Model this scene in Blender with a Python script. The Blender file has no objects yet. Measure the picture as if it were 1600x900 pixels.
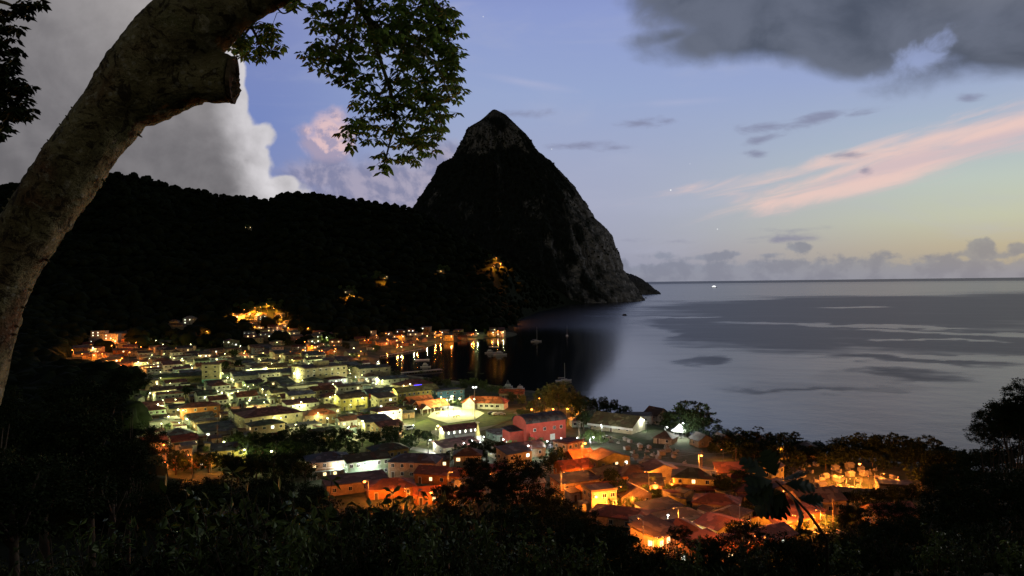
import bpy, bmesh, math, random
import numpy as np
from mathutils import Vector, Matrix

rnd = random.Random(11)
R = math.radians
scene = bpy.context.scene
COL = scene.collection

# ---------------------------------------------------------------- camera
FPX = 1164.0
EYE = np.array([0.0, 0.0, 70.0])
PITCH, ROLL = R(0.38), R(0.67)
FWD = np.array([0.0, math.cos(PITCH), -math.sin(PITCH)])
R0 = np.array([1.0, 0.0, 0.0]); U0 = np.array([0.0, math.sin(PITCH), math.cos(PITCH)])
RIGHT = R0 * math.cos(ROLL) - U0 * math.sin(ROLL)
UP = U0 * math.cos(ROLL) + R0 * math.sin(ROLL)
cam_d = bpy.data.cameras.new('camera'); cam = bpy.data.objects.new('camera', cam_d); COL.objects.link(cam)
cam.matrix_world = Matrix(((RIGHT[0], UP[0], -FWD[0], EYE[0]), (RIGHT[1], UP[1], -FWD[1], EYE[1]), (RIGHT[2], UP[2], -FWD[2], EYE[2]), (0, 0, 0, 1)))
cam_d.sensor_width = 36.0; cam_d.lens = 36.0 * FPX / 1600.0
cam_d.clip_start = 0.1; cam_d.clip_end = 400000.0
scene.camera = cam


def ray(px, py):
    d = FWD + RIGHT * ((px - 800) / FPX) + UP * ((450 - py) / FPX)
    return d / np.linalg.norm(d)


def at(px, py, Y):
    d = ray(px, py)
    return EYE + d * (Y / d[1])


def project(p):
    q = np.asarray(p, float) - EYE
    z = q @ FWD
    return (800 + FPX * (q @ RIGHT) / z, 450 - FPX * (q @ UP) / z, z)


def azel(px, py):
    d = ray(px, py)
    return math.degrees(math.atan2(d[0], d[1])), math.degrees(math.asin(d[2]))


# ---------------------------------------------------------------- small helpers
def link(o, parent=None):
    COL.objects.link(o)
    if parent is not None:
        o.parent = parent
    return o


def tag(o, label=None, cat=None, group=None, kind=None):
    if label: o['label'] = label
    if cat: o['category'] = cat
    if group: o['group'] = group
    if kind: o['kind'] = kind
    return o


def empty(name, loc=(0, 0, 0), rz=0.0):
    o = bpy.data.objects.new(name, None)
    o.empty_display_size = 0.5
    o.location = loc; o.rotation_euler = (0, 0, rz)
    return link(o)


def mesh_obj(name, me, parent=None, loc=None, rz=None, mats=None):
    o = bpy.data.objects.new(name, me)
    if mats:
        for m in mats:
            if len(me.materials) < len(mats): me.materials.append(m)
    if loc is not None: o.location = loc
    if rz is not None: o.rotation_euler = (0, 0, rz)
    return link(o, parent)


def np_mesh(name, verts, faces, mat=None, smooth=False):
    """verts (N,3), faces (M,k) with k = 3 or 4, as one mesh datablock."""
    verts = np.asarray(verts, np.float32); faces = np.asarray(faces, np.int32)
    me = bpy.data.meshes.new(name)
    k = faces.shape[1]
    me.vertices.add(len(verts)); me.vertices.foreach_set('co', verts.ravel())
    me.loops.add(faces.size); me.loops.foreach_set('vertex_index', faces.ravel())
    me.polygons.add(len(faces)); me.polygons.foreach_set('loop_start', np.arange(len(faces), dtype=np.int32) * k)
    if smooth:
        me.polygons.foreach_set('use_smooth', np.ones(len(faces), bool))
    me.update(calc_edges=True)
    if mat is not None: me.materials.append(mat)
    return me


class MB:
    """Collects boxes, prisms, tubes as ONE mesh."""
    def __init__(s): s.v, s.f, s.m = [], [], []

    def add(s, verts, faces, mi=0):
        n = len(s.v)
        s.v += [tuple(v) for v in verts]; s.f += [tuple(i + n for i in f) for f in faces]; s.m += [mi] * len(faces)
        return s

    def box(s, x0, x1, y0, y1, z0, z1, mi=0):
        v = [(x, y, z) for z in (z0, z1) for y in (y0, y1) for x in (x0, x1)]
        return s.add(v, [(0, 2, 3, 1), (4, 5, 7, 6), (0, 1, 5, 4), (2, 6, 7, 3), (0, 4, 6, 2), (1, 3, 7, 5)], mi)

    def slab(s, pts, th, mi=0):
        """closed slab from a convex quad/tri (counter-clockwise from above), thickness downwards"""
        n = len(pts)
        v = list(pts) + [(p[0], p[1], p[2] - th) for p in pts]
        f = [tuple(range(n)), tuple(range(2 * n - 1, n - 1, -1))]
        f += [(i, i + n, (i + 1) % n + n, (i + 1) % n) for i in range(n)]
        return s.add(v, f, mi)

    def tube(s, pts, radii, sides=8, mi=0, cap=True):
        pts = [Vector(p) for p in pts]; n = len(pts)
        rings = []; ref = Vector((0.31, 0.17, 0.93))
        for i, p in enumerate(pts):
            t = (pts[min(i + 1, n - 1)] - pts[max(i - 1, 0)]).normalized()
            a = t.cross(ref)
            if a.length < 1e-3: a = t.cross(Vector((1, 0, 0)))
            a.normalize(); b = t.cross(a); r = radii[i]
            rings.append([p + (a * math.cos(2 * math.pi * k / sides) + b * math.sin(2 * math.pi * k / sides)) * r for k in range(sides)])
        v = [q for ring in rings for q in ring]; f = []
        for i in range(n - 1):
            for k in range(sides):
                k2 = (k + 1) % sides
                f.append((i * sides + k, i * sides + k2, (i + 1) * sides + k2, (i + 1) * sides + k))
        if cap:
            f.append(tuple(range(sides - 1, -1, -1))); f.append(tuple((n - 1) * sides + k for k in range(sides)))
        return s.add(v, f, mi)

    def cyl(s, x, y, z0, z1, r0, r1=None, sides=10, mi=0):
        return s.tube([(x, y, z0), (x, y, z1)], [r0, r0 if r1 is None else r1], sides, mi)

    def mesh(s, name, mats, smooth=False):
        me = bpy.data.meshes.new(name)
        me.from_pydata(s.v, [], s.f)
        for m in (mats if isinstance(mats, (list, tuple)) else [mats]): me.materials.append(m)
        me.polygons.foreach_set('material_index', s.m)
        if smooth: me.polygons.foreach_set('use_smooth', [True] * len(s.f))
        me.update()
        return me

    def build(s, name, mats, parent=None, loc=None, rz=None, smooth=False):
        return mesh_obj(name, s.mesh(name, mats, smooth), parent, loc, rz)


# ---------------------------------------------------------------- node helper
class NT:
    def __init__(s, nt): s.nt = nt; nt.nodes.clear()

    def node(s, t, **kw):
        n = s.nt.nodes.new(t)
        for k, v in kw.items(): setattr(n, k, v)
        return n

    def put(s, sock, v):
        if hasattr(v, 'is_output'): s.nt.links.new(v, sock)
        else:
            if sock.type == 'RGBA' and len(v) == 3: v = (*v, 1)
            sock.default_value = v

    def m(s, op, a, b=None, c=None, clamp=False):
        n = s.node('ShaderNodeMath', operation=op, use_clamp=clamp)
        s.put(n.inputs[0], a)
        if b is not None: s.put(n.inputs[1], b)
        if c is not None: s.put(n.inputs[2], c)
        return n.outputs[0]

    def sstep(s, x, lo, hi, t0=0.0, t1=1.0):
        n = s.node('ShaderNodeMapRange', interpolation_type='SMOOTHSTEP')
        s.put(n.inputs[0], x)
        for i, v in zip((1, 2, 3, 4), (lo, hi, t0, t1)): s.put(n.inputs[i], v)
        return n.outputs[0]

    def mix(s, f, a, b, blend='MIX'):
        n = s.node('ShaderNodeMix', data_type='RGBA', blend_type=blend)
        s.put(n.inputs[0], f); s.put(n.inputs[6], a); s.put(n.inputs[7], b)
        return n.outputs[2]

    def noise(s, vec, scale, detail=4.0, rough=0.5, dist=0.0, dim='3D'):
        n = s.node('ShaderNodeTexNoise', noise_dimensions=dim)
        if vec is not None: s.put(n.inputs['Vector'], vec)
        for k, v in (('Scale', scale), ('Detail', detail), ('Roughness', rough), ('Distortion', dist)): s.put(n.inputs[k], v)
        return n.outputs[0]

    def xyz(s, x, y, z):
        n = s.node('ShaderNodeCombineXYZ')
        for i, v in enumerate((x, y, z)): s.put(n.inputs[i], v)
        return n.outputs[0]

    def ramp(s, f, stops, interp='LINEAR'):
        n = s.node('ShaderNodeValToRGB'); e = n.color_ramp; e.interpolation = interp
        while len(e.elements) < len(stops): e.elements.new(0.5)
        for el, (p, c) in zip(e.elements, stops):
            el.position = p; el.color = (*c, 1) if len(c) == 3 else c
        s.put(n.inputs[0], f)
        return n.outputs[0]


def lin(c):
    """8-bit display colour to linear"""
    return tuple(((v / 255) / 12.92 if v / 255 <= 0.04045 else ((v / 255 + 0.055) / 1.055) ** 2.4) for v in c)


MATS = {}


def mat(name, col, rough=0.85, var=0.35, scale=1.5, col2=None, bump=0.0, bscale=8.0, spec=0.2, coord='Object', metallic=0.0, two_scale=None):
    if name in MATS: return MATS[name]
    m = bpy.data.materials.new(name); m.use_nodes = True
    g = NT(m.node_tree)
    out = g.node('ShaderNodeOutputMaterial'); b = g.node('ShaderNodeBsdfPrincipled')
    g.nt.links.new(b.outputs[0], out.inputs[0])
    tc = g.node('ShaderNodeTexCoord').outputs[coord]
    n1 = g.noise(tc, scale, 5, 0.6)
    n2 = g.noise(tc, scale * 6.3, 3, 0.6)
    f = g.m('ADD', g.m('MULTIPLY', n1, 0.7), g.m('MULTIPLY', n2, 0.3))
    f = g.sstep(f, 0.35, 0.65)
    c2 = col2 or tuple(v * (1 - var) for v in col)
    g.put(b.inputs['Base Color'], g.mix(f, c2, col))
    b.inputs['Roughness'].default_value = rough
    b.inputs['Specular IOR Level'].default_value = spec
    b.inputs['Metallic'].default_value = metallic
    if bump:
        bn = g.node('ShaderNodeBump'); bn.inputs['Strength'].default_value = bump
        g.put(bn.inputs['Height'], g.noise(tc, bscale, 6, 0.65)); g.nt.links.new(bn.outputs[0], b.inputs['Normal'])
    MATS[name] = m
    return m


def emat(name, col, strength):
    if name in MATS: return MATS[name]
    m = bpy.data.materials.new(name); m.use_nodes = True
    g = NT(m.node_tree)
    out = g.node('ShaderNodeOutputMaterial'); e = g.node('ShaderNodeEmission')
    g.put(e.inputs[0], col); e.inputs[1].default_value = strength
    g.nt.links.new(e.outputs[0], out.inputs[0])
    MATS[name] = m
    return m


# ---------------------------------------------------------------- world: dusk sky with clouds
SUN_AZ, SUN_EL = 62.0, 4.0
world = bpy.data.worlds.new('World'); scene.world = world; world.use_nodes = True
g = NT(world.node_tree)
wout = g.node('ShaderNodeOutputWorld')
tc = g.node('ShaderNodeTexCoord').outputs['Generated']
sep = g.node('ShaderNodeSeparateXYZ'); g.nt.links.new(tc, sep.inputs[0])
dx, dy, dz = sep.outputs
AZ = g.m('MULTIPLY', g.m('ARCTAN2', dx, dy), 57.29578)
EL = g.m('MULTIPLY', g.m('ARCSINE', dz), 57.29578)
ELc = g.m('DIVIDE', EL, 90.0, clamp=True)
sky_mid = g.ramp(ELc, [(0.0, lin((142, 146, 168))), (3 / 90, lin((158, 162, 184))), (6 / 90, lin((163, 168, 193))), (9 / 90, lin((160, 168, 197))),
                       (14 / 90, lin((150, 166, 205))), (20 / 90, lin((139, 154, 205))), (27 / 90, lin((110, 120, 176))), (45 / 90, lin((62, 66, 92))), (1.0, lin((50, 52, 66)))])
sky_right = g.ramp(ELc, [(0.0, lin((160, 152, 142))), (2 / 90, lin((184, 172, 146))), (4 / 90, lin((192, 194, 168))), (6.5 / 90, lin((186, 197, 188))), (9.5 / 90, lin((168, 184, 198))),
                         (14 / 90, lin((150, 164, 204))), (21 / 90, lin((136, 147, 198))), (28 / 90, lin((110, 118, 166))), (45 / 90, lin((64, 66, 86))), (1.0, lin((50, 52, 66)))])
sky_left = g.ramp(ELc, [(0.0, lin((140, 140, 160))), (5 / 90, lin((130, 140, 182))), (12 / 90, lin((116, 134, 190))), (20 / 90, lin((128, 138, 188))), (27 / 90, lin((104, 112, 164))), (45 / 90, lin((58, 62, 86))), (1.0, lin((50, 52, 66)))])
sky = g.mix(g.sstep(AZ, -3.0, -20.0), sky_mid, sky_left)
sky = g.mix(g.sstep(AZ, 4.0, 36.0), sky, sky_right)
P_ = g.xyz(g.m('DIVIDE', AZ, 10.0), g.m('DIVIDE', EL, 10.0), 0.0)


def shifted(du, dv, w):
    return g.xyz(g.m('ADD', g.m('DIVIDE', AZ, 10.0), du), g.m('ADD', g.m('DIVIDE', EL, 10.0), dv), w)


def blobs(ells, az=None, el=None):
    """signed 'inside' measure of a union of soft ellipses, each (px, py, rx, ry[, tilt]) given as seen from the viewpoint, kept as sky directions"""
    az = AZ if az is None else az; el = EL if el is None else el
    res = None
    for e in ells:
        a0, e0 = azel(e[0], e[1]); ra = e[2] / 19.6; re = e[3] / 19.9
        u = g.m('SUBTRACT', az, a0); v = g.m('SUBTRACT', el, e0)
        if len(e) > 4 and e[4]:
            c, s_ = math.cos(R(e[4])), math.sin(R(e[4]))
            u, v = g.m('ADD', g.m('MULTIPLY', u, c), g.m('MULTIPLY', v, s_)), g.m('SUBTRACT', g.m('MULTIPLY', v, c), g.m('MULTIPLY', u, s_))
        q = g.m('ADD', g.m('POWER', g.m('DIVIDE', u, ra), 2.0), g.m('POWER', g.m('DIVIDE', v, re), 2.0))
        d = g.m('MULTIPLY', g.m('SUBTRACT', 1.0, g.m('SQRT', q)), min(ra, re) / 2.0)
        res = d if res is None else g.m('SMOOTH_MAX', res, d, 0.12)
    return res


def over(base, mask, col): return g.mix(mask, base, col)


# thin high veil
veil = g.noise(g.xyz(g.m('DIVIDE', AZ, 16.0), g.m('DIVIDE', EL, 4.0), 3.7), 1.0, 5, 0.6, 0.4)
sky = over(sky, g.m('MULTIPLY', g.sstep(veil, 0.48, 0.75), 0.28), lin((176, 180, 202)))
# wisps
wl = blobs([(700, 12, 30, 5, 12), (820, 128, 60, 6, -10), (1060, 160, 60, 5, 0)])
sky = over(sky, g.m('MULTIPLY', g.sstep(g.m('ADD', wl, g.m('MULTIPLY', g.m('SUBTRACT', veil, 0.5), 0.6)), -0.1, 0.2), 0.35), lin((190, 188, 212)))

sky0 = sky
# ---- western half
# pink streak of high cloud, west
nP = g.noise(g.xyz(g.m('DIVIDE', g.m('ADD', AZ, g.m('MULTIPLY', EL, 2.3)), 9.0), g.m('DIVIDE', g.m('SUBTRACT', EL, g.m('MULTIPLY', AZ, 0.24)), 1.1), 1.3), 1.0, 5, 0.62, 0.5)
bp = blobs([(1400, 255, 210, 34, 14), (1560, 212, 170, 34, 11), (1700, 180, 160, 40, 10), (1290, 280, 105, 20, 10), (1230, 300, 75, 11, 4)])
mP = g.sstep(g.m('ADD', g.m('MULTIPLY', bp, 0.9), g.m('MULTIPLY', g.m('SUBTRACT', nP, 0.5), 1.3)), -0.12, 0.72)
sky = over(sky, g.m('MULTIPLY', mP, 0.92), lin((212, 187, 190)))
hot = blobs([(1450, 218, 170, 5, 9), (1590, 193, 110, 6, 10), (1330, 240, 90, 5, 14), (1290, 276, 100, 5, 17), (1290, 300, 80, 6, 10), (1360, 288, 70, 5, 12)])
sky = over(sky, g.m('MULTIPLY', g.sstep(g.m('ADD', g.m('MULTIPLY', hot, 1.6), g.m('MULTIPLY', g.m('SUBTRACT', nP, 0.5), 0.9)), -0.28, 0.25), 0.62), lin((240, 204, 192)))

# dark cloud top right, soft
nD = g.noise(g.xyz(g.m('DIVIDE', AZ, 10.0), g.m('DIVIDE', EL, 7.0), 5.0), 1.7, 6, 0.55, 0.3)
dark = blobs([(1140, 56, 120, 26, 6), (1250, 36, 180, 52), (1335, 78, 90, 36, -12), (1470, 10, 220, 62), (1530, 86, 100, 24, 12), (1640, 30, 160, 66), (1400, -60, 380, 80), (1110, 10, 50, 20, 20), (1050, 56, 60, 14, 8)])
dD = g.m('ADD', dark, g.m('MULTIPLY', g.m('SUBTRACT', nD, 0.5), 1.3))
hole = g.sstep(g.m('ADD', blobs([(1440, 90, 44, 20, 30), (1420, 112, 34, 10, 10)]), g.m('MULTIPLY', g.m('SUBTRACT', g.noise(P_, 5.0, 5, 0.6, 0.4), 0.5), 1.6)), -0.15, 0.45)
mD = g.m('MULTIPLY', g.sstep(dD, -0.18, 0.5), g.m('SUBTRACT', 1.0, g.m('MULTIPLY', hole, 0.75)))
colD = g.mix(g.sstep(nD, 0.3, 0.7), lin((68, 75, 90)), lin((98, 104, 120)))
colD = g.mix(g.m('MULTIPLY', g.sstep(AZ, 26.0, 36.0), g.sstep(EL, 16.0, 20.0)), colD, lin((126, 128, 136)))
sky = over(sky, g.m('MULTIPLY', mD, 0.97), colD)

# small dark scuds
nS = g.noise(g.xyz(g.m('DIVIDE', AZ, 8.0), g.m('DIVIDE', EL, 2.6), 8.0), 3.2, 5, 0.6, 0.3)
scud = blobs([(900, 228, 58, 7), (965, 232, 36, 7), (1004, 192, 40, 10), (1190, 198, 46, 9), (1270, 188, 50, 9, 6), (1335, 178, 36, 6, 6), (1190, 218, 26, 5, 12), (1182, 240, 20, 7, -8), (1328, 242, 24, 6), (1352, 266, 8, 6), (1515, 152, 14, 6),
              (988, 375, 28, 4), (1060, 377, 28, 3), (1240, 360, 26, 2), (1225, 373, 46, 6), (1265, 371, 30, 5), (820, 178, 40, 6)])
mS = g.sstep(g.m('ADD', g.m('MULTIPLY', scud, 2.6), g.m('MULTIPLY', g.m('SUBTRACT', nS, 0.5), 1.5)), -0.1, 0.62)
sky = over(sky, g.m('MULTIPLY', mS, 0.72), lin((122, 124, 152)))

# bank of low clouds along the sea horizon
nL = g.noise(g.xyz(g.m('DIVIDE', AZ, 10.0), g.m('DIVIDE', EL, 8.0), 2.2), 5.5, 7, 0.6, 0.1)
prof = g.noise(g.xyz(g.m('DIVIDE', AZ, 10.0), 0.0, 9.1), 2.6, 4, 0.6)
top = g.m('ADD', 0.8, g.m('MULTIPLY', prof, 1.6))
tower = blobs([(1531, 384, 19, 14), (1526, 396, 26, 12), (1592, 388, 16, 10), (1242, 388, 22, 9), (1030, 400, 40, 9), (1100, 402, 50, 7), (1150, 397, 40, 6), (1200, 398, 50, 6), (1560, 400, 30, 8), (1470, 405, 70, 5), (1350, 408, 60, 4)])
dL = g.m('ADD', g.m('SMOOTH_MAX', g.m('MULTIPLY', g.m('SUBTRACT', top, EL), 0.5), g.m('MULTIPLY', tower, 2.2), 0.2), g.m('MULTIPLY', g.m('SUBTRACT', nL, 0.5), 1.35))
mL = g.sstep(dL, 0.0, 0.26)
colL = g.mix(g.sstep(AZ, 8.0, 36.0), lin((136, 143, 162)), lin((142, 143, 147)))
colL = g.mix(g.sstep(EL, 0.1, 1.6), lin((140, 144, 158)), colL)
colL = g.mix(g.m('MULTIPLY', g.sstep(nL, 0.40, 0.62), 0.5), colL, lin((110, 115, 134)))
sky = over(sky, g.m('MULTIPLY', mL, 0.78), colL)

# planets and stars
def stars(sky, lst):
    for (px, py, rad_, st) in lst:
        d = ray(px, py)
        dot = g.m('ADD', g.m('ADD', g.m('MULTIPLY', dx, float(d[0])), g.m('MULTIPLY', dy, float(d[1]))), g.m('MULTIPLY', dz, float(d[2])))
        f = g.sstep(dot, math.cos(R(rad_ * 1.6)), math.cos(R(rad_ * 0.3)))
        sky = g.mix(g.m('MULTIPLY', f, st), sky, (1.0, 1.0, 1.0))
    return sky


# overhead it is already night under cloud; so is the sky behind the viewpoint (east)
def dusk(sky): return g.mix(g.sstep(EL, 24.0, 33.0), sky, lin((62, 65, 80)))


sky_w = dusk(stars(sky, ((1048, 297, 0.045, 0.9), (1121, 358, 0.04, 0.6), (862, 233, 0.035, 0.5), (1078, 256, 0.03, 0.3))))
# ---- eastern half
sky = sky0
# cumulus in the middle, pink head over a mauve bank
nB = g.noise(P_, 3.4, 7, 0.6, 0.25)
nB2 = g.noise(shifted(-0.035, -0.045, 0.0), 3.4, 7, 0.6, 0.25)
bank = blobs([(590, 290, 110, 42), (500, 275, 60, 32), (660, 300, 80, 50), (690, 255, 60, 30), (520, 310, 110, 28)])
mB = g.sstep(g.m('ADD', bank, g.m('MULTIPLY', g.m('SUBTRACT', nB, 0.5), 1.5)), -0.25, 0.55)
colB = g.mix(g.sstep(g.m('SUBTRACT', nB2, nB), -0.09, 0.09), lin((128, 128, 158)), lin((168, 160, 180)))
sky = over(sky, g.m('MULTIPLY', mB, 0.85), colB)
head = blobs([(512, 205, 26, 30), (526, 184, 16, 16), (498, 228, 32, 22), (480, 205, 18, 12), (530, 215, 22, 30)])
mH = g.sstep(g.m('ADD', head, g.m('MULTIPLY', g.m('SUBTRACT', nB, 0.5), 1.2)), -0.12, 0.34)
colH = g.mix(g.sstep(g.m('ADD', EL, g.m('MULTIPLY', g.m('SUBTRACT', nB2, nB), 40.0)), 9.0, 13.0), lin((166, 154, 178)), lin((226, 192, 192)))
sky = over(sky, g.m('MULTIPLY', mH, 0.9), colH)

# great grey cloud on the left with a cauliflower edge
nC = g.noise(P_, 2.6, 8, 0.56, 0.15)
nC2 = g.noise(shifted(-0.05, -0.06, 0.0), 2.6, 8, 0.56, 0.15)
big = blobs([(40, 150, 270, 330), (215, 20, 130, 110), (250, 290, 150, 130), (330, 240, 66, 72), (396, 214, 34, 20), (384, 250, 40, 34), (425, 290, 44, 16), (350, 150, 24, 40), (362, 106, 18, 16), (345, 195, 48, 36), (300, 330, 150, 60), (455, 300, 30, 8)])
vor = g.node('ShaderNodeTexVoronoi', feature='SMOOTH_F1'); g.put(vor.inputs['Vector'], P_); vor.inputs['Scale'].default_value = 6.0; vor.inputs['Smoothness'].default_value = 0.35
puff = g.m('SUBTRACT', 0.45, vor.outputs['Distance'])
dC = g.m('ADD', g.m('ADD', big, g.m('MULTIPLY', g.m('SUBTRACT', nC, 0.5), 0.7)), g.m('MULTIPLY', puff, 0.30))
mC = g.sstep(dC, -0.03, 0.12)
grad = g.sstep(EL, 8.0, 23.0)
azg = g.sstep(AZ, -35.0, -22.0)
base = g.mix(g.m('MULTIPLY', grad, g.m('ADD', 0.15, g.m('MULTIPLY', azg, 0.85))), lin((110, 107, 111)), lin((188, 182, 181)))
rel = g.m('ADD', g.m('MULTIPLY', g.m('SUBTRACT', nC2, nC), 1.9), 0.5, clamp=True)
base = g.mix(g.sstep(rel, 0.1, 0.9), g.mix(0.12, base, (0.04, 0.04, 0.05)), g.mix(0.10, base, lin((200, 196, 198))))
edge = g.m('MULTIPLY', g.sstep(dC, 1.5, 0.1), g.sstep(AZ, -27.0, -19.0))
base = g.mix(g.m('MULTIPLY', edge, g.m('ADD', 0.55, g.m('MULTIPLY', rel, 0.45))), base, lin((222, 218, 222)))
sky = over(sky, mC, base)

sky_e = dusk(stars(sky, ((755, 26, 0.035, 0.5),)))
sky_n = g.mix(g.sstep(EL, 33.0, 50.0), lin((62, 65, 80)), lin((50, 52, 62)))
# warm glow added low in the unseen eastern sky to light the trunk
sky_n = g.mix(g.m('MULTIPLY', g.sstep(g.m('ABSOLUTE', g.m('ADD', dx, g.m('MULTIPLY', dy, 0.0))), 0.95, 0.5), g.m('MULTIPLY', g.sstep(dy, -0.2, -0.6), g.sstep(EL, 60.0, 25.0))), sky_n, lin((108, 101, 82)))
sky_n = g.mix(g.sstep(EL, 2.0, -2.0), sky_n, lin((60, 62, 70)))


def bgnode(c):
    n = g.node('ShaderNodeBackground'); g.put(n.inputs[0], c); n.inputs[1].default_value = 1.0
    return n.outputs[0]


def mixsh(f, a, b):
    n = g.node('ShaderNodeMixShader'); g.put(n.inputs[0], f); g.nt.links.new(a, n.inputs[1]); g.nt.links.new(b, n.inputs[2])
    return n.outputs[0]


day = mixsh(g.m('GREATER_THAN', AZ, -1.2), bgnode(sky_e), bgnode(sky_w))
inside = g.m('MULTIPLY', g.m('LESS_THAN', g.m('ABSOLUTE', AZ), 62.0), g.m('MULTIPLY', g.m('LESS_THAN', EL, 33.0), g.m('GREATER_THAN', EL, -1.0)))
nish = g.node('ShaderNodeTexSky', sky_type='NISHITA'); nish.sun_disc = False
nish.sun_elevation = R(SUN_EL); nish.sun_rotation = R(SUN_AZ); nish.altitude = 70
bg2 = g.node('ShaderNodeBackground'); g.nt.links.new(nish.outputs[0], bg2.inputs[0]); bg2.inputs[1].default_value = 0.004
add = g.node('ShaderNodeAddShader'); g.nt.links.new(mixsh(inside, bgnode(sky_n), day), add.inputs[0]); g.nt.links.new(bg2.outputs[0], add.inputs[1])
g.nt.links.new(add.outputs[0], wout.inputs[0])
world.cycles.sampling_method = 'MANUAL'; world.cycles.sample_map_resolution = 512

sun_d = bpy.data.lights.new('sun', 'SUN'); sun_d.energy = 0.34; sun_d.angle = R(18); sun_d.color = (1.0, 0.94, 0.86)
sun = bpy.data.objects.new('sun', sun_d); link(sun)
sd_ = Vector((math.sin(R(SUN_AZ)) * math.cos(R(SUN_EL + 4)), math.cos(R(SUN_AZ)) * math.cos(R(SUN_EL + 4)), math.sin(R(SUN_EL + 4))))
sun.rotation_euler = sd_.to_track_quat('Z', 'Y').to_euler(); sun.location = (200, 100, 300)

scene.view_settings.view_transform = 'Standard'; scene.view_settings.look = 'None'
scene.view_settings.exposure = 0.0; scene.view_settings.gamma = 1.0; scene.view_settings.use_curve_mapping = False
scene.render.engine = 'CYCLES'
cy = scene.cycles
cy.use_denoising = True; cy.denoiser = 'OPENIMAGEDENOISE'
cy.max_bounces = 4; cy.diffuse_bounces = 2; cy.glossy_bounces = 3; cy.transmission_bounces = 2; cy.transparent_max_bounces = 4
cy.caustics_reflective = False; cy.caustics_refractive = False
cy.use_adaptive_sampling = False
cy.sample_clamp_indirect = 3.0
cy.use_light_tree = True
# ---------------------------------------------------------------- terrain
def horizon_y(px): return 442.3 - 0.0117 * (px - 800)


COAST_PX = [(1900, 775), (1720, 752), (1500, 734), (1300, 714), (1200, 702), (1100, 684), (1000, 656), (930, 640), (880, 622), (840, 612), (800, 609), (760, 604), (700, 597), (640, 590), (604, 582), (596, 570),
            (592, 560), (600, 553), (620, 550), (671, 541), (690, 536.5), (733, 531), (768, 528), (801, 526), (808, 523), (801, 513), (812, 499), (840, 487), (890, 476), (950, 472), (1000, 468)]
coast = []
for px, py in COAST_PX:
    d = ray(px, py); t = -EYE[2] / d[2]; coast.append((EYE + d * t)[:2])
coast = [np.array((600.0, -600.0)), np.array((420.0, 60.0))] + coast + [np.array((560.0, 3300.0)), np.array((-6000.0, 5200.0)), np.array((-6000.0, -600.0))]
COAST = np.array(coast)


def coast_sd(x, y):
    """signed distance to the coast, positive on land"""
    p = np.stack([x, y], -1); best = np.full(x.shape, 1e9); inside = np.zeros(x.shape, bool)
    n = len(COAST)
    for i in range(n):
        a, b = COAST[i], COAST[(i + 1) % n]; ab = b - a
        t = np.clip(((p - a) @ ab) / (ab @ ab), 0, 1)
        q = a + t[..., None] * ab
        best = np.minimum(best, np.hypot(x - q[..., 0], y - q[..., 1]))
        cross = ((a[1] > y) != (b[1] > y)) & (x < (b[0] - a[0]) * (y - a[1]) / (b[1] - a[1] + 1e-12) + a[0])
        inside ^= cross
    return np.where(inside, best, -best)


_rs = np.random.RandomState(5)
_PER = [(_rs.uniform(0, 6.28), _rs.uniform(0, 6.28), _rs.uniform(0, 6.28)) for _ in range(24)]


def wob(x, y, L, seed=0, octaves=4):
    """cheap smooth 2-D noise in about -1..1 from rotated sines"""
    v = np.zeros(np.shape(x)); a = 1.0; tot = 0
    for o in range(octaves):
        p = _PER[(seed * 5 + o) % 24]; th = p[0]
        u = x * np.cos(th) + y * np.sin(th); w = -x * np.sin(th) + y * np.cos(th)
        k = 6.2832 / L
        v += a * (np.sin(u * k + p[1] + 1.3 * np.sin(w * k * 0.7 + p[2])) * np.cos(w * k * 0.9 + p[2]))
        tot += a; a *= 0.55; L *= 0.47
    return v / tot * 1.4


RIDGE_PX = [(-900, 300), (-300, 300), (-60, 294), (25, 292), (100, 284), (160, 276), (200, 274), (230, 279), (300, 297), (340, 305), (365, 309), (385, 306), (410, 316), (425, 312), (445, 305), (490, 304), (520, 308), (560, 315), (600, 321), (640, 326),
            (665, 338), (700, 362), (740, 388), (785, 403), (812, 414), (850, 438), (885, 462), (920, 474), (1000, 480), (1400, 500)]
_rt = np.array([(px - 800) / FPX for px, _ in RIDGE_PX])
_re = np.array([(horizon_y(px) - py) / FPX for px, py in RIDGE_PX])
_dr_t = np.array([(px - 800) / FPX for px in (-300, 200, 560, 660, 740, 790, 850, 920, 1000)])
_dr_v = np.array([1700, 1900, 1850, 1800, 1650, 1560, 1750, 2200, 2600])
_ds_t = np.array([(px - 800) / FPX for px in (-300, 60, 230, 420, 520, 600, 700, 800, 850, 900, 950)])
_ds_v = np.array([560, 700, 800, 800, 860, 960, 1010, 1060, 1500, 2100, 2560])
NEAR_Y = np.array([-400, -60, 0, 3, 8, 30, 60, 100, 140, 175, 205, 240, 9000])
NEAR_Z = np.array([110, 72, 68.3, 68.0, 66.5, 57, 45, 29.5, 16.5, 7.0, 3.2, 0, 0])


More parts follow.
